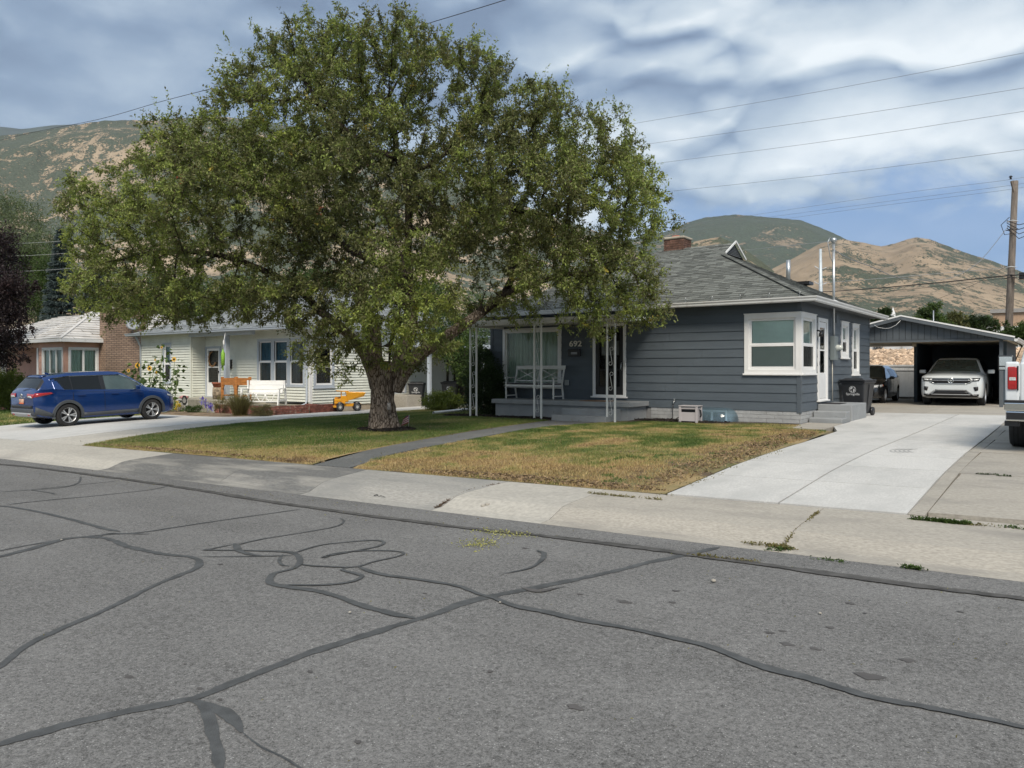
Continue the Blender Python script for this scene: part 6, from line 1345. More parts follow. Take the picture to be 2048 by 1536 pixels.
tiles([[(X0, Y0, ze2), (X1, Y0, ze2), (xm2, Y0+hf, ze2+hf*pz)], [(X1, Y0, ze2), (X1, Y1, ze2), (xm2, Y1-hf, ze2+hf*pz), (xm2, Y0+hf, ze2+hf*pz)], [(X0, Y1, ze2), (X0, Y0, ze2), (xm2, Y0+hf, ze2+hf*pz), (xm2, Y1-hf, ze2+hf*pz)]], hp, 1)
tiles([[(-56, 18.1, ze2+.02), (-44.4, 18.1, ze2+.02), (-44.4, 22.6, ze2+1.75), (-52, 22.6, ze2+1.75)]], hp, 2)
for a, b in (((X1, Y0, ze2+.03), (xm2, Y0+hf, ze2+hf*pz+.03)), ((X0+3.4, Y0, ze2+.03), (xm2, Y0+hf, ze2+hf*pz+.03))):
    mb = MB(); mb.bar(a, b, .14, .05); mb.build('hip_cap', M_tile, hp)
mb = MB(); mb.box(X0, X1, Y0-.02, Y0+.01, ze2-.14, ze2+.01); mb.box(X1-.01, X1+.02, Y0, Y1, ze2-.14, ze2+.01); mb.box(X0, X1, Y0+.01, 18.3, ze2-.14, ze2-.12); mb.box(-41.4, X1-.01, 18.3, Y1, ze2-.14, ze2-.12); mb.build('gutter', M_gut, hp)
cm = bpy.data.materials.new('tan_brick'); cm.use_nodes = True; t_ = cm.node_tree; bt = nd(t_, 'ShaderNodeTexBrick'); bt.inputs['Scale'].default_value = 1; bt.inputs['Mortar Size'].default_value = .012; bt.inputs['Brick Width'].default_value = .26; bt.inputs['Row Height'].default_value = .098
bt.inputs['Color1'].default_value = (.38, .27, .20, 1); bt.inputs['Color2'].default_value = (.29, .20, .15, 1); bt.inputs['Mortar'].default_value = (.13, .10, .08, 1)
g_ = nd(t_, 'ShaderNodeNewGeometry'); sp_ = nd(t_, 'ShaderNodeSeparateXYZ'); t_.links.new(g_.outputs['Position'], sp_.inputs[0]); cb_ = nd(t_, 'ShaderNodeCombineXYZ'); t_.links.new(math_n(t_, 'ADD', sp_.outputs['X'], sp_.outputs['Y']), cb_.inputs[0]); t_.links.new(sp_.outputs['Z'], cb_.inputs[1]); t_.links.new(cb_.outputs[0], bt.inputs['Vector'])
nz_ = nd(t_, 'ShaderNodeTexNoise'); nz_.inputs['Scale'].default_value = .8; nz_.inputs['Detail'].default_value = 6; t_.links.new(g_.outputs['Position'], nz_.inputs['Vector']); hv = nd(t_, 'ShaderNodeHueSaturation'); t_.links.new(bt.outputs['Color'], hv.inputs['Color']); t_.links.new(math_n(t_, 'ADD', nz_.outputs['Fac'], .5), hv.inputs['Value']); t_.links.new(hv.outputs[0], t_.nodes['Principled BSDF'].inputs['Base Color']); t_.nodes['Principled BSDF'].inputs['Roughness'].default_value = .9
bp_ = nd(t_, 'ShaderNodeBump'); bp_.inputs['Distance'].default_value = .02; bp_.invert = True; t_.links.new(bt.outputs['Fac'], bp_.inputs['Height']); t_.links.new(bp_.outputs[0], t_.nodes['Principled BSDF'].inputs['Normal'])
MB().box(-41.38, -40.75, yp(199), yp(283)-.1, -.5, 4.75).build('broad_chimney', cm, hp); MB().box(-41.42, -40.70, yp(199)-.04, yp(283)-.06, 4.75, 4.85).build('chimney_cap', M_con_old, hp)
c = on_y(184, 610, 25); mb = MB(); mb.box(c.x-.35, c.x+.35, 24.7, 25.3, 3.8, 5.45); mb.box(c.x-.4, c.x+.4, 24.65, 25.35, 5.2, 5.3); mb.build('red_chimney', M_brickd, hp)
c = on_x(262, 650, -40.6); mb = MB(); mb.lathe([(0, 0), (.2, .03), (.36, .1), (.37, .11), (.2, .045), (0, .02)], n=18, M=Matrix.Translation(c+Vector((.25, 0, 0))) @ Vector((.9, -.5, .5)).to_track_quat('Z', 'Y').to_matrix().to_4x4()); mb.tube([c+Vector((.2, 0, 0)), c+Vector((-.1, .1, -.5))], .02, 6); mb.build('satellite_dish', mat('dish_grey', (.25, .28, .31), .5), hp)
# low retaining wall and bushes there
a, b = on_y(-60, 800, 16.5), on_y(60, 800, 16.5); mb = MB(); mb.box(a.x-6, on_y(30, 800, 16.5).x, 16.5, 16.8, -.6, .05); tagm(mb, 'low_wall', mat('faded_red_wall', (.30, .14, .11), .85, var=.2, gen=True), 'low faded red garden wall at the left edge behind the blue car', 'wall')
c = on_y(18, 765, 16.0); bush('lime_shrub', [((c.x, 16, .6), (1.2, .8, 1.0)), ((c.x-.9, 16, .4), (.9, .7, .7)), ((c.x+.7, 16, .2), (.5, .5, .5))], 16000, .10, L_lime, 'bright lime green shrub in front of the pink porch', 'shrub', seed=61, tone0=.5)
# dark purple tree at the left edge
def tree_at(name, px, py, y, blobs_px, n, size, m, label, cat='tree', seed=0, tr=.15, base=None, tone0=.5, group=None, clump=0, asp=.5, dyz=1.0):
    B = []
    for (bx, by, rx, rz, oy) in blobs_px:
        c = on_y(bx, by, y+oy); k = (c-Vector((0, 0, EYE))).dot(Vector((-SX, CX, 0)))/FPX; B.append(((c.x, y+oy, c.z), (rx*k, rx*k*dyz, rz*k)))
    b = on_y(px, py, y); return bush(name, B, n, size, m, label, cat, group, seed, asp, .35, tone0, trunk=((b.x, y, zg(b.x, y)-.1), (b.x, y, B[0][0][2]), tr), clump=clump, mulsz=max(1, size*8))
tree_at('plum_tree', -40, 800, 13.5, [(-60, 560, 95, 100, 0), (0, 500, 42, 55, .3), (22, 600, 42, 55, -.3), (0, 690, 48, 48, 0), (-60, 680, 80, 60, 0), (45, 660, 18, 34, 0), (62, 575, 16, 20, 0), (-120, 480, 90, 80, .5), (0, 600, 50, 70, -.5), (48, 720, 12, 14, 0)], 80000, .11, L_purple, 'dark purple-leaved tree at the left edge of the view', clump=.03, seed=71, tr=.16, tone0=.45)
tree_at('pale_tree', 40, 800, 36, [(45, 470, 60, 60, 0), (20, 420, 40, 40, 1), (100, 500, 45, 55, 0), (-30, 500, 70, 80, 0), (60, 560, 60, 70, -1), (120, 560, 30, 60, 0), (-90, 560, 70, 80, 0)], 60000, .19, L_pale, 'tall pale green tree rising behind the pink house', seed=72, tr=.3, clump=.05)
tree_at('pale_tree', 330, 800, 52, [(330, 600, 70, 60, 0), (420, 610, 60, 50, 0), (260, 600, 45, 45, 0), (500, 600, 70, 50, 1)], 26000, .30, L_green, 'broad green tree behind the roof of the pale house', seed=73, tr=.3)
tree_at('pale_tree', 640, 800, 56, [(640, 590, 90, 60, 0), (760, 600, 80, 50, 0), (860, 610, 60, 50, 1)], 26000, .30, L_green, 'wide green tree far behind the big trunk', seed=74, tr=.3)
tree_at('round_shrub', 75, 800, 40, [(75, 625, 30, 30, 0), (50, 600, 24, 24, 0)], 4200, .16, L_green, 'bright round tree behind the white roof of the pink house', seed=75, tr=.12)
tree_at('green_tree', 95, 800, 34, [(100, 560, 34, 60, 0), (85, 600, 34, 44, 0), (62, 540, 36, 50, .5)], 16000, .17, L_green, 'mid green tree filling in between the plum tree and the blue spruce', seed=79, tr=.2)
def spruce(px, y, top_py, base_r, label, seed):
    b = on_y(px, 800, y); top = on_y(px, top_py, y).z; b.z = zg(b.x, y); r = np.random.default_rng(seed); e = empty('blue_spruce', label=label, cat='spruce tree'); H_ = top-b.z; n = 26000; t_ = r.uniform(0.02, 1, n)**.8; t_ = 1-t_; lay = np.round(t_*26)/26+r.normal(0, .006, n); a = r.uniform(0, 6.283, n); q = np.sqrt(r.uniform(.15, 1, n)); rad_ = base_r*(1-lay)**.85*q*(1+.18*np.sin(a*5+lay*40)); z = b.z+.3+(H_-.3)*lay-rad_*.22
    P = np.stack([b.x+np.cos(a)*rad_, b.y+np.sin(a)*rad_, z], -1); D = np.stack([np.cos(a), np.sin(a), -.1+0*a], -1)
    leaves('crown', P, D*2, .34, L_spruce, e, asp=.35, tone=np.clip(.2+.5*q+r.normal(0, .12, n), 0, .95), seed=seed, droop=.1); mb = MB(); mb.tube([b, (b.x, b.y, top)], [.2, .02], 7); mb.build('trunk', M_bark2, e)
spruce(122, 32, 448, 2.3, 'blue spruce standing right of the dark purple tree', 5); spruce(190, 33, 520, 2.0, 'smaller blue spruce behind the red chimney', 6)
bf = empty('brown_fence', label='dark brown board fence closing the gap between the two houses', cat='fence')
for i in range(38): x = -22.2+i*.185; MB().box(x, x+.17, 29.0, 29.03, zg(x, 29)-.1, zg(x, 29)+1.75+.02*(i % 3)).build('fence_board', bpy.data.materials['dark_fence_wood'], bf)
# a house behind, between the two
c = on_y(968, 690, 44); hb = empty('rear_house', label='grey roofed house far behind the gap beside the awning', cat='house'); x0_, x1_ = c.x-4, c.x+7
MB().box(x0_+.5, x1_-.5, 44.6, 50, 0, 2.6).build('wall', M_beige, hb); mb = MB(); mb.add([(x0_, 44, 2.6), (x1_, 44, 2.6), (x1_, 47.3, 4.2), (x0_, 47.3, 4.2), (x1_, 50.6, 2.6), (x0_, 50.6, 2.6)], [(0, 1, 2, 3), (3, 2, 4, 5)]); mb.build('roof', M_tile, hb); mb = MB(); mb.box(x0_, x1_, 43.98, 44.05, 2.4, 2.6); mb.build('gutter', M_gut, hb)
tree_at('hedge_tree', 960, 800, 40, [(950, 740, 40, 40, 0), (1000, 740, 40, 40, 0)], 5000, .16, L_dark, 'dark hedge growth below the far grey roof', seed=77, tr=.1)
# ================================================================== vehicles
def paint(name, c, rough=.28, metal=.0, coat=1.0):
    m = mat(name, c, rough, metal, var=.03, coat=coat, dirt=(tuple(Vector(c)*.8+Vector((.02, .018, .014))), 2.2, .55, .9)); return m
M_blue = paint('metallic_blue_paint', (.004, .036, .165), .25, .4); M_wcar = paint('white_car_paint', (.62, .66, .68), .3); M_bcar = paint('black_car_paint', (.010, .011, .013), .2); M_wtruck = paint('white_truck_paint', (.66, .70, .73), .3)
M_clad = mat('dark_cladding', (.055, .062, .07), .6, var=.1, bump=.1, bscale=90); M_tyre = mat('tyre_rubber', (.018, .018, .019), .85, var=.3, vscale=12, bump=.3, bscale=60)
M_tint = mat('tinted_glass', (.010, .012, .013), .08, var=.05, spec=.35, coat=.0); M_clear = mat('car_glass', (.05, .075, .068), .05, var=.3, vscale=3, spec=.9, coat=.6)
M_alu = mat('machined_rim', (.62, .63, .64), .3, metal=.75, var=.05); M_rimd = mat('rim_black', (.02, .02, .022), .4); M_chrome = mat('chrome', (.75, .77, .78), .12, metal=1.0, var=.02); M_red = mat('tail_lamp_red', (.34, .012, .015), .15, var=.2, vscale=12, coat=.8); M_lampw = mat('lamp_clear', (.55, .57, .58), .15, var=.4, vscale=25, coat=.8); M_silver = mat('silver_plastic', (.30, .31, .32), .45, var=.05); M_under = mat('underbody', (.01, .01, .01), .9)
def ip(x, K): return float(np.interp(x, [k[0] for k in K], [k[1] for k in K]))
class Car:
    def __init__(s, name, label, cat, loc, rz, S, paint_m, cutm=None):
        s.e = empty(name, loc, rz, label, cat); s.S = S; s.p = paint_m; s.loft()
    def ring(s, x):
        S = s.S; zb, hw, zs, zt = ip(x, S['zb']), ip(x, S['hw']), ip(x, S['belt']), ip(x, S['top']); zt = max(zt, zs+.012)
        gtop = S['gtop']; zroof = S['zroof']; dg = .055
        gy = lambda z: (hw-dg)-max(0, z-zs)/(zroof-zs)*((hw-dg)-gtop)
        zgb = zs+.012; zgt = max(zgb+.002, min(zt-.085, zroof-.10)) if zt-zs > .12 else zgb+.002
        zr = max(zt-.03, zgt+.001); zt = max(zt, zr+.004); crown = .02 if zt-zs > .1 else .035; m = zb+(zs-zb)*.45
        cr = lambda f: zt+crown*(1-f*f)
        yr = gy(zr)-.035
        return [(0, zb), (hw*.78, zb), (hw*.94, zb+.03), (hw*.985, zb+.12), (hw, m), (hw*.995, zs-.16), (hw*.975, zs-.05), (hw-.03, zs), (gy(zgb), zgb), (gy(zgt), zgt), (yr, zr), (yr*.93, cr(.93)), (yr*.6, cr(.6)), (yr*.3, cr(.3)), (0, cr(0))]
    def loft(s):
        S = s.S; xs = sorted(set(list(np.round(np.linspace(S['x0'], S['x1'], 74), 3))+[round(v, 3) for sp in S['side'] for v in sp]+[round(v, 3) for v in S['wind']+S['rear']])); xs = [x for i, x in enumerate(xs) if i == 0 or x-xs[i-1] > .006 or any(abs(x-v) < .0006 for sp in S['side'] for v in sp)]
        V = []; F = []; MI = []; half = [s.ring(x) for x in xs]; K = len(half[0]); full = 2*K-2
        for x, h in zip(xs, half):
            rg_ = [(x, y, z) for y, z in h]+[(x, -y, z) for y, z in h[-2:0:-1]]; V += rg_
        for i in range(len(xs)-1):
            xm_ = (xs[i]+xs[i+1])/2
            for j in range(full):
                F.append((i*full+j, i*full+(j+1) % full, (i+1)*full+(j+1) % full, (i+1)*full+j)); jj = j if j < K-1 else full-1-j; mi = 0
                if jj == 8:
                    for q, sp in enumerate(S['side']):
                        if sp[0] < xm_ < sp[1]: mi = 2+q
                    if mi == 0 and any(a < xm_ < b for a, b in S.get('pillar', [])): mi = 1
                if jj >= 11 and S['wind'][0] < xm_ < S['wind'][1]: mi = 8
                if jj >= 11 and S['rear'][0] < xm_ < S['rear'][1]: mi = 9
                if jj in (9, 10) and S['rear'][0] < xm_ < S['rear'][1] and S.get('dside'): mi = 1
                MI.append(mi)
        F += [tuple(range(full)), tuple((len(xs)-1)*full+k for k in range(full))[::-1]]; MI += [0, 0]
        me = bpy.data.meshes.new('body'); me.from_pydata(V, [], F); me.polygons.foreach_set('material_index', MI)
        for q in range(11): me.materials.append([s.p, M_black, M_tint, M_tint, M_clear, M_tint, M_tint, M_tint, M_clear, M_tint, M_under][q])
        for q, mm in enumerate(S.get('glass', [])): me.materials[2+q] = mm
        bm = bmesh.new(); bm.from_mesh(me); bmesh.ops.recalc_face_normals(bm, faces=bm.faces); bm.to_mesh(me); bm.free()
        o = bpy.data.objects.new('tmp_body', me); COL.objects.link(o)
        cb = MB()
        for wx in S['wheels']:
            for sg in (-1, 1):
                cb.cur = 10; prof_ = [(0, -.17), (S['arch'], -.17), (S['arch'], .2), (0, .2)]; cb.lathe(prof_, (wx, sg*(S['track']+.02), S['wr']), 'y', 40, smooth=False)
        c = cb.build('tmp_cut', M_under, recalc=True); md = o.modifiers.new('b', 'BOOLEAN'); md.operation = 'DIFFERENCE'; md.object = c; md.solver = 'EXACT'; md.material_mode = 'INDEX'
        dg_ = bpy.context.evaluated_depsgraph_get(); m2 = bpy.data.meshes.new_from_object(o.evaluated_get(dg_)); bpy.data.objects.remove(o); bpy.data.objects.remove(c)
        mats = list(m2.materials); groups = {}
        for p in m2.polygons: groups.setdefault(p.material_index, []).append(p.index)
        co = [v.co.copy() for v in m2.vertices]; pol = [tuple(p.vertices) for p in m2.polygons]; s.bvh = BVHTree.FromPolygons(co, pol)
        names = {8: 'windscreen', 9: 'rear_window'}
        body = None
        def sub(ids, nm, parent, keep):
            used = {}; vv = []; ff = []; mm = []
            for i in ids:
                f = []
                for k in pol[i]:
                    if k not in used: used[k] = len(vv); vv.append(co[k])
                    f.append(used[k])
                ff.append(f); mm.append(keep.index(m2.polygons[i].material_index))
            e = bpy.data.meshes.new(nm); e.from_pydata(vv, [], ff)
            for k in keep: e.materials.append(mats[k])
            e.polygons.foreach_set('material_index', mm); ob = bpy.data.objects.new(nm, e); COL.objects.link(ob); ob.parent = parent; return sharp(ob, 30)
        base = [i for k in groups if k in (0, 1, 10) or k >= 10 for i in groups[k]]; keep = sorted({m2.polygons[i].material_index for i in base}); s.body = sub(base, 'body', s.e, keep)
        for k, ids in groups.items():
            if k in (0, 1) or k >= 10: continue
            if 2 <= k <= 7:
                for sg in (1, -1):
                    q = [i for i in ids if sum(co[v].y for v in pol[i])*sg > 0]
                    if q: sub(q, 'side_window', s.e, [k])
            else: sub(ids, names[k], s.e, [k])
    def hit(s, axis, a, b, sg):
        # axis 'x': point (y=a, z=b) seen along x from side sg; axis 'y': point (x=a, z=b) seen from side sg
        if axis == 'x': o = Vector((sg*5, a, b)); d = Vector((-sg, 0, 0))
        elif axis == 'y': o = Vector((a, sg*5, b)); d = Vector((0, -sg, 0))
        else: o = Vector((a, b, 5)); d = Vector((0, 0, -1))
        r = s.bvh.ray_cast(o, d); return r[0], r[1]
    def decal(s, name, m, axis, sg, quad, off=.006, n=6, k=3, parent=None, both=False, smooth=True):
        objs = []
        for mir in ((1, -1) if both else (1,)):
            Q = [Vector((q[0]*(mir if axis in 'xz' and axis == 'x' else 1), q[1]*(mir if axis == 'z' else 1))) for q in quad]; sgg = sg*(mir if axis == 'y' else 1); V = []; last = None; mb = MB()
            for i in range(n+1):
                for j in range(k+1):
                    u, v_ = i/n, j/k; p = Q[0]*(1-u)*(1-v_)+Q[1]*u*(1-v_)+Q[2]*u*v_+Q[3]*(1-u)*v_; h, nr = s.hit(axis, p.x, p.y, sgg)
                    dd = Vector((sgg, 0, 0)) if axis == 'x' else (Vector((0, sgg, 0)) if axis == 'y' else Vector((0, 0, 1)))
                    if h is None: h = last if last is not None else (Vector((sgg*S_X(s), p.x, p.y)) if axis == 'x' else Vector((p.x, sgg*.8, p.y))); h = Vector(h)
                    else: last = h.copy()
                    if axis == 'x': h.y, h.z = p.x, p.y
                    V.append(h+dd*off)
            F = [(i*(k+1)+j, (i+1)*(k+1)+j, (i+1)*(k+1)+j+1, i*(k+1)+j+1) for i in range(n) for j in range(k)]; mb.add(V, F, smooth)
            o = mb.build(name, m, parent or s.e, recalc=False); sd = o.modifiers.new('t', 'SOLIDIFY'); sd.thickness = max(.004, off*.9); sd.offset = -1 if False else 0; objs.append(o)
        return objs
    def line(s, name, m, axis, sg, pts, w=.006, off=.003, both=False):
        for mir in ((1, -1) if both else (1,)):
            P = []
            for a, b in pts:
                h, nr = s.hit(axis, a*(mir if axis == 'x' else 1), b, sg*(mir if axis == 'y' else 1))
                if h is not None: P.append(h+(nr*off if nr is not None else Vector((0, 0, 0))))
            if len(P) > 1: mb = MB(); mb.tube(P, w, 4, smooth=False); mb.build(name, m, s.e)
    def wheel(s, x, sg, r, wd, spokes, rim_r=.72, fancy=1):
        y = sg*s.S['track']; M = Matrix.Translation((x, y, r))
        mb = MB(); mb.lathe([(r*rim_r, -wd*.46), (r*.88, -wd*.5), (r*.97, -wd*.42), (r, -wd*.3), (r, wd*.3), (r*.97, wd*.42), (r*.88, wd*.5), (r*rim_r, wd*.46), (r*rim_r*.98, 0), (r*rim_r, -wd*.46)], (0, 0, 0), 'y', 36, M=M); w = mb.build('wheel', M_tyre, s.e)
        f = sg*wd*.36; mb = MB(); mb.lathe([(r*rim_r, sg*wd*.47), (r*rim_r*.96, sg*wd*.44), (r*rim_r*.93, f*.7), (r*rim_r*.90, -sg*wd*.3)], (0, 0, 0), 'y', 30, M=M); mb.build('rim_barrel', M_alu, w)
        mb = MB(); mb.lathe([(0, -f*.3), (r*rim_r*.93, -f*.3)], (0, 0, 0), 'y', 24, M=M); mb.lathe([(0, f*.35), (r*.26, f*.35), (r*.28, 0)], (0, 0, 0), 'y', 24, M=M); mb.build('brake_disc', M_rimd, w)
        mb = MB()
        for k in range(spokes):
            for dlt in ((-.17, .17) if fancy else (0,)):
                a = 2*math.pi*k/spokes; p = Vector((math.cos(a)*r*.10, f*.95, math.sin(a)*r*.10)); q = Vector((math.cos(a+dlt)*r*rim_r*.95, f*1.1, math.sin(a+dlt)*r*rim_r*.95)); mb.bar(M @ p, M @ q, .022, r*.085 if fancy else r*.16, (0, 1, 0)) if False else mb.add([M @ v for v in spoke(p, q, r*(.035 if fancy else .07), r*(.06 if fancy else .10), f)], [(0, 1, 2, 3), (4, 7, 6, 5), (0, 4, 5, 1), (1, 5, 6, 2), (2, 6, 7, 3), (3, 7, 4, 0)])
        mb.build('spokes', M_alu, w); mb = MB(); mb.lathe([(0, f*1.25), (r*.09, f*1.22), (r*.11, f*.8)], (0, 0, 0), 'y', 14, M=M); mb.build('hub_cap', M_alu, w)
def spoke(p, q, w0, w1, f):
    d = (q-p); d.y = 0; d.normalize(); s = Vector((-d.z, 0, d.x)); t = Vector((0, abs(f)*.25*(-1 if f > 0 else 1), 0))
    return [p-s*w0, q-s*w1, q+s*w1, p+s*w0, p-s*w0+t, q-s*w1+t, q+s*w1+t, p+s*w0+t]
def S_X(c): return c.S['x1']
def arch_trim(c, wx, sg, m, wd=.06, r0=None, a0=-12, a1=192, out=.012, name='arch_trim'):
    r0 = r0 or c.S['arch']; V = []; n = 26; z0 = c.S['wr']
    for i in range(n+1):
        a = R(a0+(a1-a0)*i/n); 
        for rr_, oo in ((r0-.012, -.04), (r0-.012, out), (r0+wd, out*.9), (r0+wd+.012, -.003)):
            x, z = wx+math.cos(a)*rr_, z0+math.sin(a)*rr_; xx, zz2 = wx+math.cos(a)*(r0+wd), z0+math.sin(a)*(r0+wd); h, _ = c.hit('y', xx, max(zz2, c.S['zlow']), sg); y = abs(h.y) if h is not None else c.S['track']+.08; V.append((x, sg*(y+oo), z))
    mb = MB(); mb.add(V, [(i*4+k, (i+1)*4+k, (i+1)*4+k+1, i*4+k+1) for i in range(n) for k in range(3)], True); return sharp(mb.build(name, m, c.e), 40)
def mirror_arm(c, x, z, m, w=.2, h=.14):
    for sg in (-1, 1):
        hh, _ = c.hit('y', x, z, sg); y = abs(hh.y) if hh is not None else .85; mb = MB(); mb.box(x-.07, x+.08, y+.07, y+.07+w, z+.0, z+h) if sg > 0 else mb.box(x-.07, x+.08, -y-.07-w, -y-.07, z, z+h); o = mb.build('wing_mirror', m, c.e, bev=.035); o.modifiers[0].segments = 3
        mb = MB(); mb.bar((x+.03, sg*(y-.02), z+.01), (x+.01, sg*(y+.09), z+.05), .05, .04); mb.build('mirror_arm', M_black, o); mb = MB(); yy = sg*(y+.07+w/2); mb.box(x-.078, x-.072, yy-w*.4, yy+w*.4, z+.02, z+h-.02); mb.build('mirror_glass', M_chrome, o)
# ---------------- blue crossover on the left driveway
S1 = dict(x0=-2.31, x1=2.33, wheels=(-1.34, 1.37), wr=.355, arch=.415, track=.80, zlow=.25, gtop=.60, zroof=1.66,
  zb=[(-2.31, .40), (-2.15, .33), (-1.8, .27), (-1.3, .22), (1.5, .21), (2.0, .22), (2.2, .27), (2.33, .36)],
  hw=[(-2.31, .80), (-2.26, .84), (-2.1, .885), (-1.7, .915), (-.8, .918), (1.2, .918), (1.75, .905), (2.05, .85), (2.22, .76), (2.33, .60)],
  belt=[(-2.31, 1.00), (-2.26, 1.10), (-2.15, 1.18), (-1.75, 1.20), (-1.45, 1.15), (-1.2, 1.135), (-.5, 1.115), (.6, 1.07), (1.0, 1.03), (1.4, .99), (1.9, .90), (2.2, .80), (2.33, .66)],
  top=[(-2.31, 1.02), (-2.27, 1.11), (-2.2, 1.20), (-2.0, 1.46), (-1.93, 1.545), (-1.7, 1.60), (-1.2, 1.66), (-.5, 1.69), (.1, 1.685), (.4, 1.655), (.55, 1.60), (.9, 1.39), (1.2, 1.17), (1.3, 1.10), (1.6, 1.07), (1.95, 1.0), (2.15, .91), (2.26, .82), (2.33, .69)],
  side=[(-1.66, -1.20), (-1.17, -.30), (-.15, .98)], pillar=[(-.30, -.15), (-1.20, -1.17)], wind=[.58, 1.24], rear=[-2.20, -1.96], dside=1, glass=[M_tint, M_tint, M_clear])
gz0 = zg(-26.1, 12.6)
cr = Car('blue_crossover', 'metallic blue crossover car parked on the left driveway facing the house', 'car', (-26.35, 12.72, 0), R(90), S1, M_blue)
pz0, pz1 = zg(-26.3, 11.4), zg(-26.3, 14.1); cr.e.location.z = (pz0+pz1)/2+.012; cr.e.rotation_euler = (0, -math.atan2(pz1-pz0, 2.7), R(90))
for wx in S1['wheels']:
    for sg in (-1, 1): cr.wheel(wx, sg, .355, .225, 5, .66); arch_trim(cr, wx, sg, M_clad, .07, .40)
cr.decal('sill_cladding', M_clad, 'y', -1, [(-.88, .22), (.92, .22), (.92, .42), (-.88, .40)], .012, 14, 2, both=True)
cr.decal('rear_bumper', M_clad, 'x', -1, [(-.80, .36), (.80, .36), (.80, .60), (-.80, .60)], .02, 16, 4)
cr.decal('rear_bumper_corner', M_clad, 'y', -1, [(-2.29, .38), (-1.80, .26), (-1.78, .42), (-2.27, .66)], .014, 6, 3, both=True)
cr.decal('rear_skid', M_silver, 'x', -1, [(-.62, .33), (.62, .33), (.70, .47), (-.70, .47)], .032, 12, 3)
cr.decal('rear_reflector', M_red, 'x', -1, [(.47, .39), (.60, .39), (.60, .43), (.47, .43)], .042, 2, 1, both=True)
cr.decal('tail_lamp', M_red, 'x', -1, [(.40, .96), (.80, .93), (.80, 1.05), (.40, 1.07)], .014, 8, 3, both=True); cr.decal('tail_lamp', M_red, 'y', -1, [(-2.29, .95), (-1.78, 1.05), (-1.84, 1.09), (-2.27, 1.08)], .012, 8, 2, both=True)
cr.decal('tail_lamp_clear', M_lampw, 'x', -1, [(.44, .95), (.74, .93), (.70, .99), (.50, 1.0)], .02, 6, 1, both=True)
cr.decal('number_plate', mat('plate_print', (.55, .35, .25), .5, var=.6, vscale=8), 'x', -1, [(-.155, .74), (.155, .74), (.155, .89), (-.155, .89)], .012, 3, 2)
cr.decal('plate_orange', mat('plate_orange', (.70, .14, .04), .5), 'x', -1, [(-.155, .745), (.155, .745), (.155, .775), (-.155, .775)], .018, 3, 1)
mb = MB(); h, _ = cr.hit('x', 0, 1.0, -1); mb.lathe([(.045, 0), (.06, .01), (.075, .0), (.06, -.01), (.045, 0)], (h.x-.012, 0, 1.0), 'x', 18); mb.bar((h.x-.016, -.08, 1.0), (h.x-.016, .08, 1.0), .008, .018); mb.build('badge', M_chrome, cr.e)
tx = text_mesh('ROGUE', .065, (h.x-.012, 0, .925), (R(90), 0, R(-90)), M_chrome, 'rear_lettering', cr.e, .003, .001, 2.1)
cr.decal('rear_trim', M_black, 'x', -1, [(-.72, .615), (.72, .615), (.74, .70), (-.74, .70)], .010, 12, 2)
cr.line('chrome_strip', M_chrome, 'y', -1, [(x, S1['zroof']*0+min(ip(x, S1['top'])-.088, 1.565)) for x in np.linspace(-1.80, 1.08, 30)], .017, .008, both=True)
for X_ in (-1.19, -.22): cr.line('door_gap', M_under, 'y', -1, [(X_, z) for z in np.linspace(.42 if X_ > -1 else .66, 1.06, 12)], .007, .0005, both=True)
cr.line('door_gap', M_under, 'y', -1, [(1.06, z) for z in np.linspace(.45, .98, 12)], .004, .0005, both=True)
cr.line('door_gap', M_under, 'y', -1, [(x, 1.075-(x+1.2)*.035) for x in np.linspace(-1.9, 1.0, 20)], .003, .0005, both=True)
cr.line('tailgate_gap', M_under, 'x', -1, [(y, .70) for y in np.linspace(-.7, .7, 10)], .004, .001)
for x in (-.95, .10):
    for sg in (1, -1): h, _ = cr.hit('y', x, .965, sg); mb = MB(); mb.box(h.x-.12, h.x+.12, min(h.y+sg*.01, h.y+sg*.045), max(h.y+sg*.01, h.y+sg*.045), .955, .98); mb.build('door_handle', M_blue, cr.e, bev=.01)
cr.decal('head_lamp', M_lampw, 'y', -1, [(1.98, .80), (2.25, .74), (2.25, .78), (1.94, .86)], .012, 6, 2, both=True); cr.decal('grille', M_black, 'x', 1, [(-.5, .42), (.5, .42), (.5, .68), (-.5, .68)], .01, 8, 3)
cr.decal('quarter_panel', M_blue, 'y', -1, [(-1.74, 1.15), (-1.42, 1.14), (-1.60, 1.44), (-1.76, 1.44)], .006, 5, 6, both=True)
mirror_arm(cr, .78, 1.05, M_blue, .18, .15); cr.decal('spoiler', M_blue, 'z', 1, [(-1.97, -.52), (-1.97, .52), (-1.85, .54), (-1.85, -.54)], .035, 6, 2)
mb = MB(); h, _ = cr.hit('z', -1.55, 0, 1); mb.add([(h.x-.09, -.012, h.z), (h.x+.10, -.012, h.z), (h.x-.07, 0, h.z+.07), (h.x-.09, .012, h.z), (h.x+.10, .012, h.z)], [(0, 1, 2), (3, 2, 4), (0, 2, 3), (1, 4, 2)]); mb.build('roof_fin', M_blue, cr.e)
h, _ = cr.hit('x', .0, 1.16, -1); mb = MB(); mb.bar((h.x-.02, .0, h.z+.0), (h.x+.02, -.42, h.z+.06), .014, .01); mb.build('rear_wiper', M_black, cr.e)
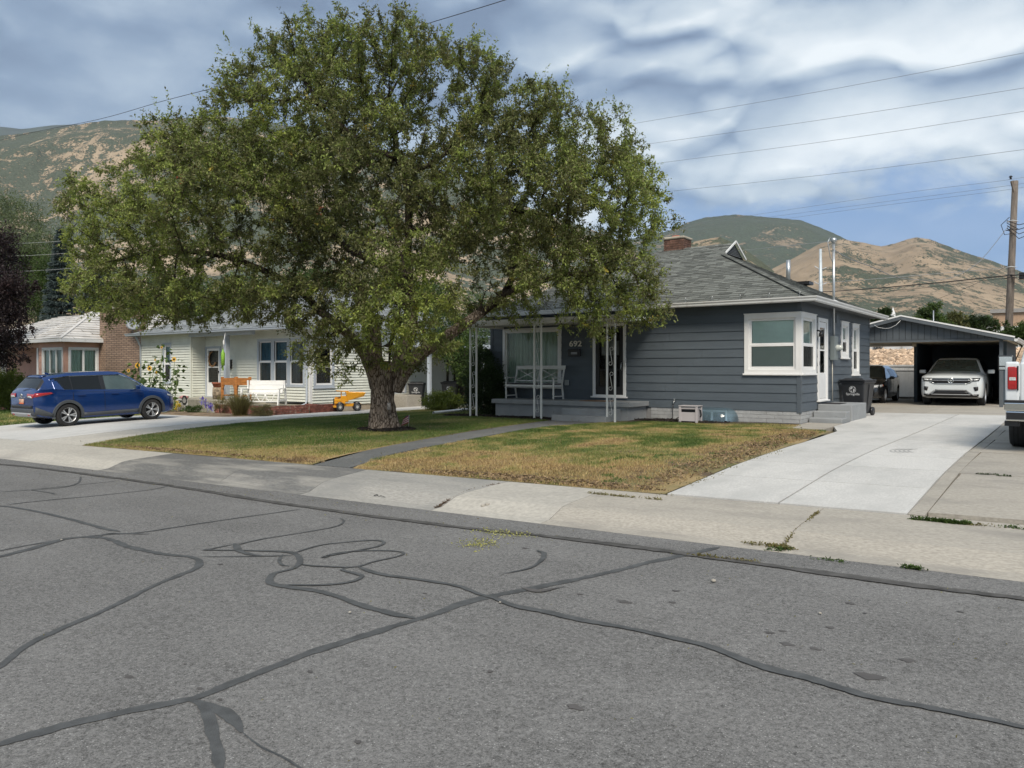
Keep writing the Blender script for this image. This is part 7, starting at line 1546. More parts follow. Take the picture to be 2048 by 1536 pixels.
# ---------------- white crossover in the carport
S2 = dict(x0=-2.48, x1=2.48, wheels=(-1.46, 1.50), wr=.385, arch=.435, track=.86, zlow=.3, gtop=.66, zroof=1.70,
  zb=[(-2.48, .40), (-2.0, .28), (-1.3, .24), (1.6, .24), (2.2, .26), (2.40, .30), (2.48, .36)],
  hw=[(-2.48, .80), (-2.3, .92), (-1.8, .985), (1.9, .995), (2.15, .985), (2.32, .95), (2.42, .89), (2.48, .82)],
  belt=[(-2.48, 1.05), (-2.2, 1.18), (-1.0, 1.16), (.6, 1.13), (1.1, 1.11), (1.6, 1.08), (2.1, 1.03), (2.36, .98), (2.48, .88)],
  top=[(-2.48, 1.06), (-2.3, 1.3), (-2.1, 1.5), (-1.7, 1.66), (-1.0, 1.71), (0, 1.725), (.4, 1.70), (.55, 1.66), (.9, 1.42), (1.2, 1.21), (1.3, 1.18), (1.7, 1.15), (2.1, 1.09), (2.33, 1.03), (2.41, .97), (2.48, .90)],
  side=[(-1.75, -1.2), (-1.12, -.2), (-.1, .95)], pillar=[(-.2, -.1), (-1.2, -1.12)], wind=[.58, 1.25], rear=[-2.4, -2.0], glass=[M_tint, M_tint, M_tint])
xf = -3.47; gy0, gy1 = zg(xf, 31.6), zg(xf, 34.5)
c2 = Car('white_crossover', 'white crossover car parked nose out under the carport', 'car', (xf, 33.75, zg(xf, 33)+.006), R(-90), S2, M_wcar)
for wx in S2['wheels']:
    for sg in (-1, 1): c2.wheel(wx, sg, .385, .26, 5, .66); arch_trim(c2, wx, sg, M_black, .035, .43)
D = lambda *a, **k: c2.decal(*a, **k)
D('front_grille', M_black, 'x', 1, [(-.60, .80), (.60, .80), (.70, .985), (-.70, .985)], .008, 14, 3)
for z, w_, m_ in ((.965, .68, M_chrome), (.905, .62, M_chrome), (.79, .50, M_chrome)): D('grille_bar', m_, 'x', 1, [(-w_, z-.010), (w_, z-.010), (w_, z+.010), (-w_, z+.010)], .02, 16, 1)
D('grille_bar', M_chrome, 'x', 1, [(.50, .785), (.66, .86), (.66, .88), (.50, .805)], .02, 4, 1, both=True)
D('head_lamp', M_tint, 'x', 1, [(.54, .865), (.86, .88), (.90, .99), (.60, .99)], .014, 8, 3, both=True); D('lamp_lens', M_lampw, 'x', 1, [(.60, .90), (.68, .90), (.66, .96), (.58, .95)], .022, 2, 2, both=True); D('lamp_lens', M_lampw, 'x', 1, [(.70, .90), (.84, .91), (.86, .96), (.69, .95)], .022, 3, 2, both=True)
mb = MB(); h, _ = c2.hit('x', 0, .90, 1); mb.lathe([(.075, 0), (.09, .012), (.098, 0)], (h.x+.022, 0, .90), 'x', 24); mb.bar((h.x+.03, -.055, .955), (h.x+.03, -.018, .845), .012, .016, (1, 0, 0)); mb.bar((h.x+.03, -.018, .845), (h.x+.03, 0, .89), .012, .014, (1, 0, 0)); mb.bar((h.x+.03, 0, .89), (h.x+.03, .018, .845), .012, .014, (1, 0, 0)); mb.bar((h.x+.03, .018, .845), (h.x+.03, .055, .955), .012, .016, (1, 0, 0)); mb.bar((h.x+.03, -.02, .965), (h.x+.03, 0, .915), .012, .014, (1, 0, 0)); mb.bar((h.x+.03, .02, .965), (h.x+.03, 0, .915), .012, .014, (1, 0, 0)); mb.build('badge', M_chrome, c2.e)
D('lower_bumper', M_black, 'x', 1, [(-.84, .31), (.84, .31), (.86, .42), (-.86, .42)], .012, 16, 2); D('air_intake', M_black, 'x', 1, [(-.58, .42), (.58, .42), (.46, .53), (-.46, .53)], .014, 12, 2)
D('bumper_trim', M_silver, 'x', 1, [(-.48, .545), (.48, .545), (.48, .585), (-.48, .585)], .03, 10, 1); D('bumper_trim', M_silver, 'x', 1, [(.46, .55), (.70, .37), (.76, .37), (.48, .585)], .03, 5, 1, both=True); D('bumper_trim', M_silver, 'x', 1, [(-.60, .385), (.60, .385), (.62, .415), (-.62, .415)], .03, 10, 1)
D('fog_recess', M_black, 'x', 1, [(.74, .53), (.84, .56), (.84, .69), (.70, .67)], .012, 3, 2, both=True)
D('sill_cladding', M_black, 'y', 1, [(-.98, .26), (1.02, .26), (1.02, .38), (-.98, .38)], .012, 10, 1, both=True)
for x in (-1.16, -.15, 1.05): c2.line('door_gap', M_under, 'y', 1, [(x, z) for z in np.linspace(.42, 1.1, 10)], .004, .0005, both=True)
mirror_arm(c2, .80, 1.14, M_wcar, .22, .14); h, _ = c2.hit('z', .72, 0, 1); mb = MB(); mb.box(h.x-.03, h.x+.01, -.16, .16, h.z-.12, h.z-.04); mb.build('mirror_inside', M_black, c2.e)
# ---------------- black hatchback in the left bay
S3 = dict(x0=-2.12, x1=2.13, wheels=(-1.28, 1.33), wr=.32, arch=.37, track=.77, zlow=.25, gtop=.58, zroof=1.44,
  zb=[(-2.12, .36), (-1.6, .2), (1.6, .17), (2.0, .19), (2.13, .26)], hw=[(-2.12, .72), (-1.9, .85), (-1.3, .89), (1.5, .89), (1.85, .85), (2.03, .77), (2.13, .62)],
  belt=[(-2.12, .90), (-1.8, 1.0), (-.5, .95), (.8, .90), (1.2, .87), (1.7, .80), (2.0, .72), (2.13, .60)],
  top=[(-2.12, .92), (-1.95, 1.15), (-1.7, 1.36), (-1.2, 1.44), (-.4, 1.465), (.1, 1.44), (.3, 1.38), (.7, 1.17), (1.05, .98), (1.15, .95), (1.6, .89), (1.9, .81), (2.05, .73), (2.13, .63)],
  side=[(-1.6, -1.25), (-1.18, -.25), (-.12, .9)], pillar=[(-.25, -.12)], wind=[.36, 1.08], rear=[-2.0, -1.72])
c3 = Car('black_hatchback', 'small black hatchback parked beside the wheelie bin at the end of the driveway', 'car', (-6.72, 34.15, zg(-6.7, 34)+.004), R(-90), S3, M_bcar)
for wx in S3['wheels']:
    for sg in (-1, 1): c3.wheel(wx, sg, .32, .2, 5, .68)
c3.decal('head_lamp', M_lampw, 'x', 1, [(.50, .60), (.72, .62), (.76, .72), (.52, .70)], .012, 5, 2, both=True); c3.decal('head_lamp', M_lampw, 'y', 1, [(1.98, .62), (1.80, .66), (1.80, .74), (1.98, .71)], .010, 5, 2, both=True); c3.decal('amber_marker', mat('amber', (.5, .12, .03), .4), 'y', 1, [(1.80, .66), (1.72, .67), (1.74, .73), (1.80, .73)], .012, 2, 1, both=True)
c3.decal('front_grille', M_clad, 'x', 1, [(-.5, .26), (.5, .26), (.46, .40), (-.46, .40)], .008, 8, 2); c3.decal('grille_bar', M_chrome, 'x', 1, [(-.48, .575), (.48, .575), (.48, .59), (-.48, .59)], .012, 8, 1); c3.decal('bumper_line', M_clad, 'x', 1, [(-.72, .24), (.72, .24), (.74, .26), (-.74, .26)], .014, 10, 1)
mirror_arm(c3, .68, .92, M_bcar, .17, .12); c3.line('window_trim', M_silver, 'y', 1, [(x, ip(x, S3['belt'])+.005) for x in np.linspace(-1.6, .9, 14)], .008, .006, both=True)
for x in (-1.2, -.2, 1.0): c3.line('door_gap', M_under, 'y', 1, [(x, z) for z in np.linspace(.3, .88, 8)], .004, .0005, both=True)
# ---------------- white pickup at the right edge
tx0, ty0 = .13, 14.75; t = empty('white_pickup', (tx0, ty0, zg(tx0, 17)+.006), 0, 'white pickup truck at the right edge seen from its rear corner', 'pickup truck')
W2 = 1.0
def ext_prof(mb, prof, y0, y1):       # side profile (y, z) extruded across x
    pass
bd = MB(); bd.prism([(.06, .62), (2.30, .62), (2.30, 1.43), (.06, 1.45)], -W2, -W2+.12, Matrix(((0, 0, 1, 0), (1, 0, 0, 0), (0, 1, 0, 0), (0, 0, 0, 1)))); bd.prism([(.06, .62), (2.30, .62), (2.30, 1.43), (.06, 1.45)], W2-.12, W2, Matrix(((0, 0, 1, 0), (1, 0, 0, 0), (0, 1, 0, 0), (0, 0, 0, 1))))
bd.box(-W2+.121, W2-.121, .12, 2.3, .62, .90); bd.box(-W2, -.805, -.0+.001, .10, .80, 1.45); bd.box(.805, W2, .001, .10, .80, 1.45); b_ = bd.build('bed', M_wtruck, t, bev=.035); b_.modifiers[0].segments = 3
mb = MB(); mb.box(-.80, .80, .04, .115, .70, 1.44); tg = mb.build('tailgate', M_wtruck, t, bev=.03); mb = MB(); mb.box(-.16, .16, .015, .045, 1.22, 1.32); mb.build('tailgate_handle', M_black, tg, bev=.01)
mb = MB(); mb.box(-W2+.02, W2-.02, 2.33, 5.0, .60, 1.30); mb.build('cab_body', M_wtruck, t, bev=.05)
mb = MB(); V = []
for y, hw_, z in ((2.36, .94, 1.28), (2.36, .78, 1.95), (2.7, .76, 2.0), (4.1, .76, 1.98), (4.85, .92, 1.32)): V += [(-hw_, y, z), (hw_, y, z)]
mb.add(V, [(0, 1, 3, 2), (2, 3, 5, 4), (4, 5, 7, 6), (6, 7, 9, 8), (0, 2, 4, 6, 8), (1, 9, 7, 5, 3), (0, 8, 9, 1)]); mb.build('cab_roof', M_wtruck, t, bev=.04)
mb = MB(); mb.quad((-.66, 2.352-.03, 1.40), (.66, 2.322, 1.40), (.62, 2.322, 1.86), (-.62, 2.322, 1.86)); mb.build('rear_window', M_tint, t)
mb = MB(); mb.quad((-.925, 2.6, 1.38), (-.925, 4.5, 1.38), (-.80, 4.1, 1.88), (-.80, 2.7, 1.9)); mb.build('side_window', M_tint, t)
mb = MB(); mb.box(-W2+.03, W2-.03, 5.01, 6.1, .62, 1.28); mb.build('bonnet', M_wtruck, t, bev=.08)
for s in (-1, 1):
    mb = MB(); x0, x1 = sorted((s*(W2-.165), s*(W2-.035))); mb.box(x0, x1, -.03, .04, 1.0, 1.37); tl = mb.build('tail_lamp', M_red, t, bev=.02); mb = MB(); x0, x1 = sorted((s*(W2-.15), s*(W2-.06))); mb.box(x0, x1, -.036, -.029, 1.15, 1.20); mb.build('reverse_lamp', M_lampw, tl)
    x0, x1 = sorted((s*(W2-.185), s*(W2-.166))); MB().box(x0, x1, -.02, .05, .99, 1.38).build('lamp_surround', M_black, tl)
    mb = MB(); x0, x1 = sorted((s*(W2+.10), s*(W2+.38))); mb.box(x0, x1, 4.32, 4.42, 1.30, 1.62); mr = mb.build('towing_mirror', M_black, t, bev=.03); mb = MB(); mb.box(x0+.025, x1-.025, 4.312, 4.319, 1.40, 1.59); mb.box(x0+.025, x1-.025, 4.312, 4.319, 1.32, 1.375); mb.build('mirror_glass', M_chrome, mr); mb = MB(); mb.bar((s*(W2-.06), 4.38, 1.42), (s*(W2+.12), 4.38, 1.42), .05); mb.build('mirror_arm', M_black, mr)
    for y in (1.15, 5.1):
        mb = MB(); r_ = .43; mb.lathe([(.2, -.15), (r_*.9, -.16), (r_, -.12), (r_, .12), (r_*.9, .16), (.2, .15)], (s*(W2-.17), y, r_), 'x', 32); wh = mb.build('wheel', M_tyre, t); mb = MB(); mb.lathe([(0, s*.10), (.2, s*.12), (.26, s*.15)], (s*(W2-.17), y, r_), 'x', 20); mb.build('rim', M_alu, wh)
        if y < 2:
            for g_i in range(4): mb = MB(); mb.lathe([(r_+.001, -.008), (r_+.0025, 0), (r_+.001, .008)], (s*(W2-.17)-.09+g_i*.06, y, r_), 'x', 32); mb.build('tread_groove', M_under, wh)
mb = MB(); mb.box(-W2+.0, W2, -.16, .02, .66, .80); mb.box(-W2+.02, -.45, -.17, -.02, .50, .66); mb.box(.45, W2-.02, -.17, -.02, .50, .66); bp2 = mb.build('rear_bumper', M_chrome, t, bev=.02)
MB().box(-W2+.03, -.48, -.176, -.171, .53, .64).build('bumper_step', M_black, bp2); MB().box(-W2+.0, W2, -.165, .04, .801, .835).build('bumper_pad', M_black, bp2); MB().box(-W2+.0, -W2+.2, -.10, .10, .42, .499).build('bumper_underside', M_black, bp2)
MB().box(-.6, .6, .1, 5.6, .42, .58).build('frame', M_under, t); MB().box(-.09, .09, -.22, .1, .42, .52).build('tow_hitch', M_under, t); MB().box(-.16, .16, -.178, -.171, .68, .78).build('number_plate', M_wp, t)
# ================================================================== carport and everything behind
M_cp = mat('carport_board', (.088, .103, .117), .6, var=.08, gen=True, obj_rand=.06); M_ceil = mat('beige_ceiling', (.62, .54, .42), .8, var=.1, vscale=2, gen=True); M_navy = mat('dark_navy_wall', (.045, .068, .09), .7, var=.1, gen=True)
cp = empty('carport', label='grey gabled two-bay carport at the end of the driveway', cat='carport')
YC0, YC1 = 31.0, 38.2; ap = (-4.98, 3.46); el, er = -8.45, -1.55; zb_c = 2.64; slope = (ap[1]-2.60)/(ap[0]-el)
zc_ = lambda x: ap[1]-abs(x-ap[0])*slope
FC = wall_frame('front', YC0)
MB().box(el+.2, er-.2, YC0-.0, YC0+.05, zb_c+.02, zb_c+.03).build('gable_core', M_cp, cp)
mb = MB(); mb.add([(el+.25, YC0+.03, zb_c), (er-.25, YC0+.03, zb_c), (er-.25, YC0+.03, zc_(er-.25)-.03), (ap[0], YC0+.03, ap[1]-.03), (el+.25, YC0+.03, zc_(el+.25)-.03)], [(0, 1, 2, 3, 4)]); mb.build('gable_backing', M_under, cp)
x = el+.3; k = 0
while x < er-.3:
    x1 = x+.19; za, zb2 = zc_(x)-.05, zc_(x1)-.05
    if min(za, zb2) > zb_c+.02:
        mb = MB(); V = [(x, YC0-.0, zb_c-.0), (x1, YC0, zb_c), (x1, YC0, zb2), (x, YC0, za), (x, YC0+.025, zb_c), (x1, YC0+.025, zb_c), (x1, YC0+.025, zb2), (x, YC0+.025, za)]; mb.add(V, [(0, 1, 2, 3), (7, 6, 5, 4), (0, 4, 5, 1), (1, 5, 6, 2), (2, 6, 7, 3), (3, 7, 4, 0)]); mb.build('gable_board', M_cp, cp)
    x += .205
mb = MB(); mb.box(el+.25, er-.25, YC0-.02, YC0+.16, zb_c-.16, zb_c-.001) if False else None
mb = MB(); mb.box(el+.2, er-.2, YC0+.06, YC1, zb_c-.03, zb_c-.001); mb.build('ceiling', M_ceil, cp)
mb = MB(); mb.box(el+.2, er-.2, YC0-.01, YC0+.05, zb_c-.07, zb_c-.002); mb.build('front_beam', M_cp, cp)
for sgn in (-1, 1):
    xe = el if sgn < 0 else er; mb = MB(); a, b = Vector((xe, 0, zc_(xe))), Vector((ap[0], 0, ap[1])); V = []
    for y in (YC0-.25, YC1+.25):
        V += [(a.x, y, a.z), (b.x, y, b.z), (b.x, y, b.z+.05), (a.x, y, a.z+.05)]
    mb.add(V, [(0, 1, 2, 3), (7, 6, 5, 4), (0, 4, 5, 1), (1, 5, 6, 2), (2, 6, 7, 3), (3, 7, 4, 0)]); mb.build('roof', M_shin, cp)
    mb = MB(); mb.bar((a.x, YC0-.27, a.z-.02), (b.x, YC0-.27, b.z-.02), .03, .12); mb.build('bargeboard', M_cp, cp); mb = MB(); mb.bar((a.x-sgn*-.02, YC0-.275, a.z+.065), (b.x, YC0-.275, b.z+.065), .045, .05); mb.build('roof_edge', M_white, cp)
sweepm = MB(); sweep(sweepm, gp, [(er, YC0-.27, zc_(er)+.04), (er, YC1, zc_(er)+.04)]); sweepm.build('gutter', M_gut, cp)
MB().box(-1.99, -1.88, YC0-.02, YC0+.09, .2, zb_c-.07).build('post', M_cp, cp); MB().box(el+.3, el+.4, YC0, YC0+.1, .2, zb_c-.07).build('post', M_cp, cp)
mb = MB(); mb.box(-1.99, -1.88, YC0+1.8, YC1, .2, zb_c-.031); mb.build('right_wall', M_navy, cp); MB().box(-5.02, -1.99, YC1-.12, YC1, .2, zb_c-.031).build('back_wall', M_navy, cp); MB().box(-5.06, -4.94, 34.1, YC1-.121, .2, zb_c-.031).build('divider_wall', M_navy, cp)
mb = MB(); mb.tube([(-5.05, YC0+2.6, zb_c-.1), (-4.9, YC0+2.6, zb_c-.1)], .07, 8); mb.build('ceiling_lamp', M_ceil, cp)
wa, wb = on_y(1749, 656, YC0-.3), on_y(1806, 643, YC0-.3); pts = [on_y(px, py, YC0-.3) for px, py in ((1748, 650), (1757, 655), (1770, 657), (1780, 656), (1792, 650), (1801, 641))]
mb = MB(); mb.tube(pts, .008, 4); tagm(mb, 'loose_cable', M_vinyl, 'loose white cable looping across the carport gable', 'cable')
# fences
M_link = mat('chain_wire', (.42, .43, .42), .5, metal=.5); lf = empty('chain_link_fence', label='galvanized chain-link gate between the black car and the carport wall', cat='fence'); y = 37.6; xa0, xa1 = -8.9, -5.07; zf = zg(-6, y)
mb = MB(); mb.tube([(xa1-.1, y, zf), (xa1-.1, y, zf+1.28)], .03, 8); mb.build('post', M_link, lf); mb = MB(); mb.tube([(xa0+1.55, y, zf+.05), (xa0+1.55, y, zf+1.14), (xa0+1.60, y, zf+1.2), (xa0+1.68, y, zf+1.22), (xa1-.12, y, zf+1.22)], .024, 8); mb.build('top_rail', M_link, lf); mb = MB(); mb.tube([(xa0+1.55, y, zf+.08), (xa1-.12, y, zf+.08)], .02, 6); mb.build('bottom_rail', M_link, lf)
mb = MB(); s_ = .055; w_ = xa1-.12-(xa0+1.55); n = int((w_+1.15)/s_)
for i in range(n):
    for sg in (1, -1):
        x0 = xa0+1.55+i*s_ if sg < 0 else xa0+1.55-1.12+i*s_
        p, q = (x0, 0.0), (x0+(1.12 if sg > 0 else -1.12), 1.12)
        lo, hi = xa0+1.56, xa1-.13
        def clip(p, q):
            t0, t1 = 0, 1; dx = q[0]-p[0]
            for bnd, sgn in ((lo, 1), (hi, -1)):
                a, b = (p[0]-bnd)*sgn, (q[0]-bnd)*sgn
                if a < 0 and b < 0: return None
                if a < 0: t0 = max(t0, a/(a-b))
                if b < 0: t1 = min(t1, a/(a-b))
            return ((p[0]+dx*t0, p[1]+(q[1]-p[1])*t0), (p[0]+dx*t1, p[1]+(q[1]-p[1])*t1)) if t1 > t0+.01 else None
        c_ = clip(p, q)
        if c_: (a, b), (c, d) = c_; mb.bar((a, y+.002*sg, zf+.09+b), (c, y+.002*sg, zf+.09+d), .006)
mb.build('wire_mesh', M_link, lf, kind='stuff')
M_vf = mat('white_fence_board', (.66, .66, .65), .6, var=.08, gen=True, obj_rand=.03); wf = empty('white_fence', label='white vertical board fence behind the chain-link gate', cat='fence'); zf = zg(-6, 40)
for i in range(46): x = -13.0+i*.185; MB().box(x, x+.18, 40, 40.03, zf-.05, zf+1.42).build('fence_board', M_vf, wf)
MB().box(-13, -4.5, 39.96, 40.06, zf+1.42, zf+1.50).build('top_rail', M_vf, wf); mulch('leaf_litter', -6.2, 37.85, 1.3, .25, 500, 9, mat('dead_leaf', (.16, .10, .05), .9, var=.4, island=.4), size=.05)
MB().box(-8.4, -8.3, 37.95, 38.05, zf, zf+1.4)
# rocky embankment and freight cars on top
r = np.random.default_rng(4); ex = np.linspace(-60, 40, 60); ey = np.array([44, 46, 50, 54, 58, 62, 66, 90]); ez = np.array([.3, .9, 1.9, 2.75, 3.4, 3.75, 3.8, 3.6]); gx2, gy2 = np.meshgrid(ex, ey, indexing='ij'); gz2 = np.tile(ez, (60, 1))*.78+.15*(fbm(gx2*.3, gy2*.3, 5, 3)-.5)
np_mesh('embankment', np.stack([gx2, gy2, gz2], -1).reshape(-1, 3), grid_faces(60, 8), mat('rubble_slope', (.36, .26, .18), .95, var=.5, vscale=1.5, gen=True, bump=1), kind='structure')
ico = [(0, 0, 1), (.894, 0, .447), (.276, .851, .447), (-.724, .526, .447), (-.724, -.526, .447), (.276, -.851, .447), (.724, .526, -.447), (-.276, .851, -.447), (-.894, 0, -.447), (-.276, -.851, -.447), (.724, -.526, -.447), (0, 0, -1)]
icf = [(0, 1, 2), (0, 2, 3), (0, 3, 4), (0, 4, 5), (0, 5, 1), (1, 6, 2), (2, 7, 3), (3, 8, 4), (4, 9, 5), (5, 10, 1), (6, 7, 2), (7, 8, 3), (8, 9, 4), (9, 10, 5), (10, 6, 1), (11, 7, 6), (11, 8, 7), (11, 9, 8), (11, 10, 9), (11, 6, 10)]
n = 6500; X = r.uniform(-16, -2, n); Y = r.uniform(45, 62, n); Z = np.interp(Y, ey, ez*.78); S_ = r.uniform(.06, .22, n); I = np.array(ico); V = (I[None]*(1+r.normal(0, .16, (n, 12, 1))))*S_[:, None, None]*r.uniform(.6, 1.2, (n, 1, 3))+np.stack([X, Y, Z], -1)[:, None]
np_mesh('rubble_rocks', V.reshape(-1, 3), (np.arange(n)[:, None, None]*12+np.array(icf)).reshape(-1, 3), mat('tan_rock', (.50, .37, .26), .95, var=.3, vscale=3, gen=True, island=.45), kind='stuff')
M_fr1 = mat('freight_white', (.55, .57, .58), .6, var=.2, vscale=.6, gen=True, dirt=((.25, .3, .4), 2.5, .6, .66))
for i, (xa_, xb_, lb) in enumerate(((-24, -13.5, 'pale freight car on the embankment partly hidden behind the grey house'), (-13.2, -7.2, 'pale freight car with graffiti on the embankment seen under the carport'), (-6.9, 2.5, 'pale freight car on the embankment behind the carport divider'))):
    e = empty('freight_car', (0, 0, 0), label=lb, cat='freight car', group='freight cars on the embankment'); mb = MB(); mb.box(xa_, xb_, 70, 73, 3.05, 3.9); mb.build('body', M_fr1, e); x = xa_
    while x < xb_: MB().box(x, x+.09, 69.93, 69.999, 3.05, 3.9).build('side_rib', M_link, e); x += 1.9
c = on_y(1774, 699, 69.9); 
for k in range(5): mb = MB(); mb.tube([(c.x+.12*k-1.0, 69.9, 3.2), (c.x+.12*k-.9, 69.9, 3.6), (c.x+.12*k-.75, 69.9, 3.25)], .03, 4); mb.build('graffiti_stroke', M_black, bpy.data.objects['freight_car.001'])
# tan building at the far right
b0 = on_y(1986, 640, 120); b1 = on_y(2200, 640, 120); tb = empty('tan_building', label='large tan flat-roofed building behind the utility pole', cat='building'); zt2 = on_y(2000, 626, 120).z
MB().box(b0.x, b1.x+30, 120, 150, 0, zt2).build('wall', mat('tan_render', (.42, .29, .20), .9, var=.1, gen=True), tb); MB().box(b0.x-.3, b1.x+30, 119.7, 150.3, zt2, zt2+.5).build('roof_edge', mat('grey_coping', (.30, .29, .28), .8), tb)
b0 = on_y(1965, 655, 100); MB().box(b0.x, b0.x+16, 100, 108, 0, on_y(1960, 654, 100).z).build('lower_wing', M_vinyl, tb)
# trees beyond
tree_at('broad_tree', 1860, 800, 75, [(1860, 622, 20, 20, 0), (1852, 640, 24, 22, 0), (1872, 650, 24, 24, 0)], 6000, .22, L_green, 'upright green tree rising behind the carport ridge', seed=81, tr=.2)
tree_at('broad_tree', 1915, 800, 80, [(1912, 645, 20, 20, 0), (1900, 655, 20, 22, 0)], 4500, .22, lm('olive_leaf', (.05, .06, .02), (.11, .12, .04), (.2, .2, .06)), 'olive green tree right of the upright tree behind the carport', seed=82, tr=.2)
tree_at('broad_tree', 1955, 800, 84, [(1945, 650, 28, 20, 0), (1972, 652, 22, 20, 0)], 6000, .22, L_dark, 'dark rounded tree in front of the tan building', seed=83, tr=.2)
tree_at('broad_tree', 1764, 800, 85, [(1760, 640, 16, 20, 0), (1774, 630, 14, 16, 0), (1750, 650, 14, 16, 0)], 4500, .24, L_dark, 'dark half-bare tree behind the back corner of the grey house roof', seed=84, tr=.2)
tree_at('vine_shrub', 2030, 800, 42, [(2030, 672, 28, 20, 0), (2060, 665, 30, 25, 0), (1998, 668, 7, 16, 0), (2012, 650, 4, 14, 0)], 7000, .12, L_green, 'leafy vine clump climbing beside the foot of the utility pole', cat='vine', seed=85, tr=.06)
for i, (px, ty_, y_) in enumerate(((1786, 612, 150), (1867, 622, 60), (1742, 600, 90), (1715, 560, 90))):
    pass
st = on_y(1786, 636, 160); tp__ = on_y(1786, 614, 160); mb = MB(); mb.lathe([(.5, 0), (.42, .3*(tp__.z-st.z)), (.45, .35*(tp__.z-st.z)), (0, tp__.z-st.z)], (st.x, 160, st.z), n=8); mb.box(st.x-.7, st.x+.7, 159, 161, 0, st.z); tagm(mb, 'church_steeple', M_vinyl, 'tiny white church steeple rising left of the carport ridge', 'steeple')
c = on_y(1867, 640, 60); mb = MB(); mb.tube([(c.x, 60, .3), (c.x, 60, on_y(1867, 621, 60).z)], .04, 6); tagm(mb, 'antenna_mast', M_galv, 'thin pale mast above the right slope of the carport roof', 'mast')
# bare bush twigs behind the roof corner
# neighbours' roofs far right: filled by the carport
# ------------------------------------------------------------------ poles and wires
M_pole = mat('weathered_pole', (.17, .145, .125), .9, var=.35, vscale=3, gen=True, stretch=(6, 6, .5), bump=.7, bscale=12); M_wire = mat('cable_black', (.02, .02, .022), .6); M_wireg = mat('cable_grey', (.20, .21, .22), .5); M_wirew = mat('cable_pale', (.50, .52, .54), .5)
pb, ptop = on_y(2019, 690, 45.3), on_y(2030.5, 362, 45.6); up = empty('utility_pole', label='tall weathered wooden utility pole behind the carport', cat='utility pole'); base = Vector((pb.x-.15, 45.2, 0)); base.z = .3
mb = MB(); mb.tube([base, (base+ptop)/2, ptop], [.19, .165, .135], 14); mb.build('shaft', M_pole, up)
pp = lambda px, py, dy=0: on_y(px, py, 45.3+dy); mb = MB(); mb.bar(pp(2023.5, 362, -.15), pp(2029, 384, -.1), .14, .10); mb.build('brace_block', M_pole, up); mb = MB(); q = pp(2021.5, 358, -.15); mb.lathe([(0, 0), (.06, 0), (.03, .06), (.09, .1), (.04, .16), (0, .17)], q, n=8); mb.build('insulator', M_black, up)
for k, (z_px, m_) in enumerate(((443, M_wirew), (460, M_wire), (535, M_wirew), (551, M_wire), (556, M_wire))):
    c = pp(2024.5-(z_px-443)*.03, z_px); mb = MB(); mb.tube([c+Vector((.25*math.cos(a), .25*math.sin(a), .02*math.sin(3*a))) for a in np.linspace(0, 6.28, 14)], .02, 4); mb.build('pole_band', m_, up)
for k in range(4):
    c = pp(2024, 445+k*5); mb = MB(); mb.tube([c+Vector((-.2, -.1, .1)), c+Vector((.3, -.35, -.2-.1*k)), c+Vector((.9+.15*k, -.3, -.1)), c+Vector((1.2, 0, .35))], .02, 5); mb.build('cable_loop', M_wire, up)
for (x0_, y0_) in ((-.6, 0), ): c = pp(2014, 455); mb = MB(); mb.tube([c+Vector((.1, 0, .5)), c+Vector((-.25, 0, .15)), c+Vector((-.1, 0, -.35)), c+Vector((.3, 0, -.3))], .018, 5); mb.build('cable_loop', M_wire, up)
mb = MB(); c = pp(2046, 552); mb.box(c.x-.15, c.x+.35, 45.0, 45.4, c.z-.18, c.z+.15); mb.build('splice_box', M_black, up)
def wire(pts, r_, m_, label, group=None, sag=True, beads=None):
    P = catmull(pts, 1.0); mb = MB(); mb.tube(P, r_, 4, cap=False); o = tag(mb.build('overhead_wire', m_, None), label, 'wire', group); return o
D2 = lambda px, py, d: at_d(px, py, d)
wire([D2(-60, 296, 60), D2(60, 266, 52), D2(200, 238, 46), D2(330, 201, 42), D2(470, 165, 38), D2(640, 116, 35), D2(830, 55, 31), D2(1010, 0, 28), D2(1130, -42, 26)], .014, M_wire, 'twisted dark cable passing diagonally over the big tree')
G4 = 'high transmission wires over the right hills'
for i, (a, b, c, m_, lb) in enumerate((((1180, 262), (1600, 190), (2110, 94), M_wireg, 'uppermost high wire crossing the bright cloud at the right'), ((1230, 297), (1640, 240), (2110, 166), M_wireg, 'second high wire from the top at the right'), ((1240, 336), (1650, 283), (2110, 213), M_wireg, 'third high wire from the top at the right'), ((1290, 388), (1680, 346), (2110, 291), M_wireg, 'fourth high wire from the top just over the cloud bank'))):
    wire([D2(*a, 95), D2(*b, 72), D2(*c, 58)], .017, m_, lb, G4)
wire([D2(1390, 448, 60), D2(1600, 416, 50), D2(1820, 384, 42), pp(2021.5, 359, -.15), D2(2120, 340, 36)], .008, M_wireg, 'thin wire meeting the insulator on top of the wooden pole')
wire([D2(1330, 462, 60), D2(1480, 442, 55), D2(1750, 406, 46), pp(2026, 370), D2(2110, 355, 36)], .008, M_wireg, 'thin wire just below the pole top')
wire([D2(1330, 470, 60), D2(1480, 450, 55), D2(1750, 413, 46), pp(2026, 378), D2(2110, 362, 36)], .008, M_wireg, 'lowest of the thin wires near the pole top')
wire([D2(1640, 584, 60), D2(1720, 579, 52), D2(1850, 568, 45), pp(2020, 551), D2(2110, 546, 36)], .035, M_wire, 'thick black cable running low across the tan hill to the pole')
wire([D2(1640, 592, 60), D2(1760, 584, 50), D2(1870, 573, 45), pp(2020, 556), D2(2110, 558, 36)], .012, M_wire, 'thin dark cable just below the thick black one')
wire([D2(1570, 572, 60), D2(1640, 566, 56), D2(1760, 557, 50), D2(1900, 545, 44), pp(2020, 535)], .014, M_wirew, 'pale cable running low across the tan hill to the pole')
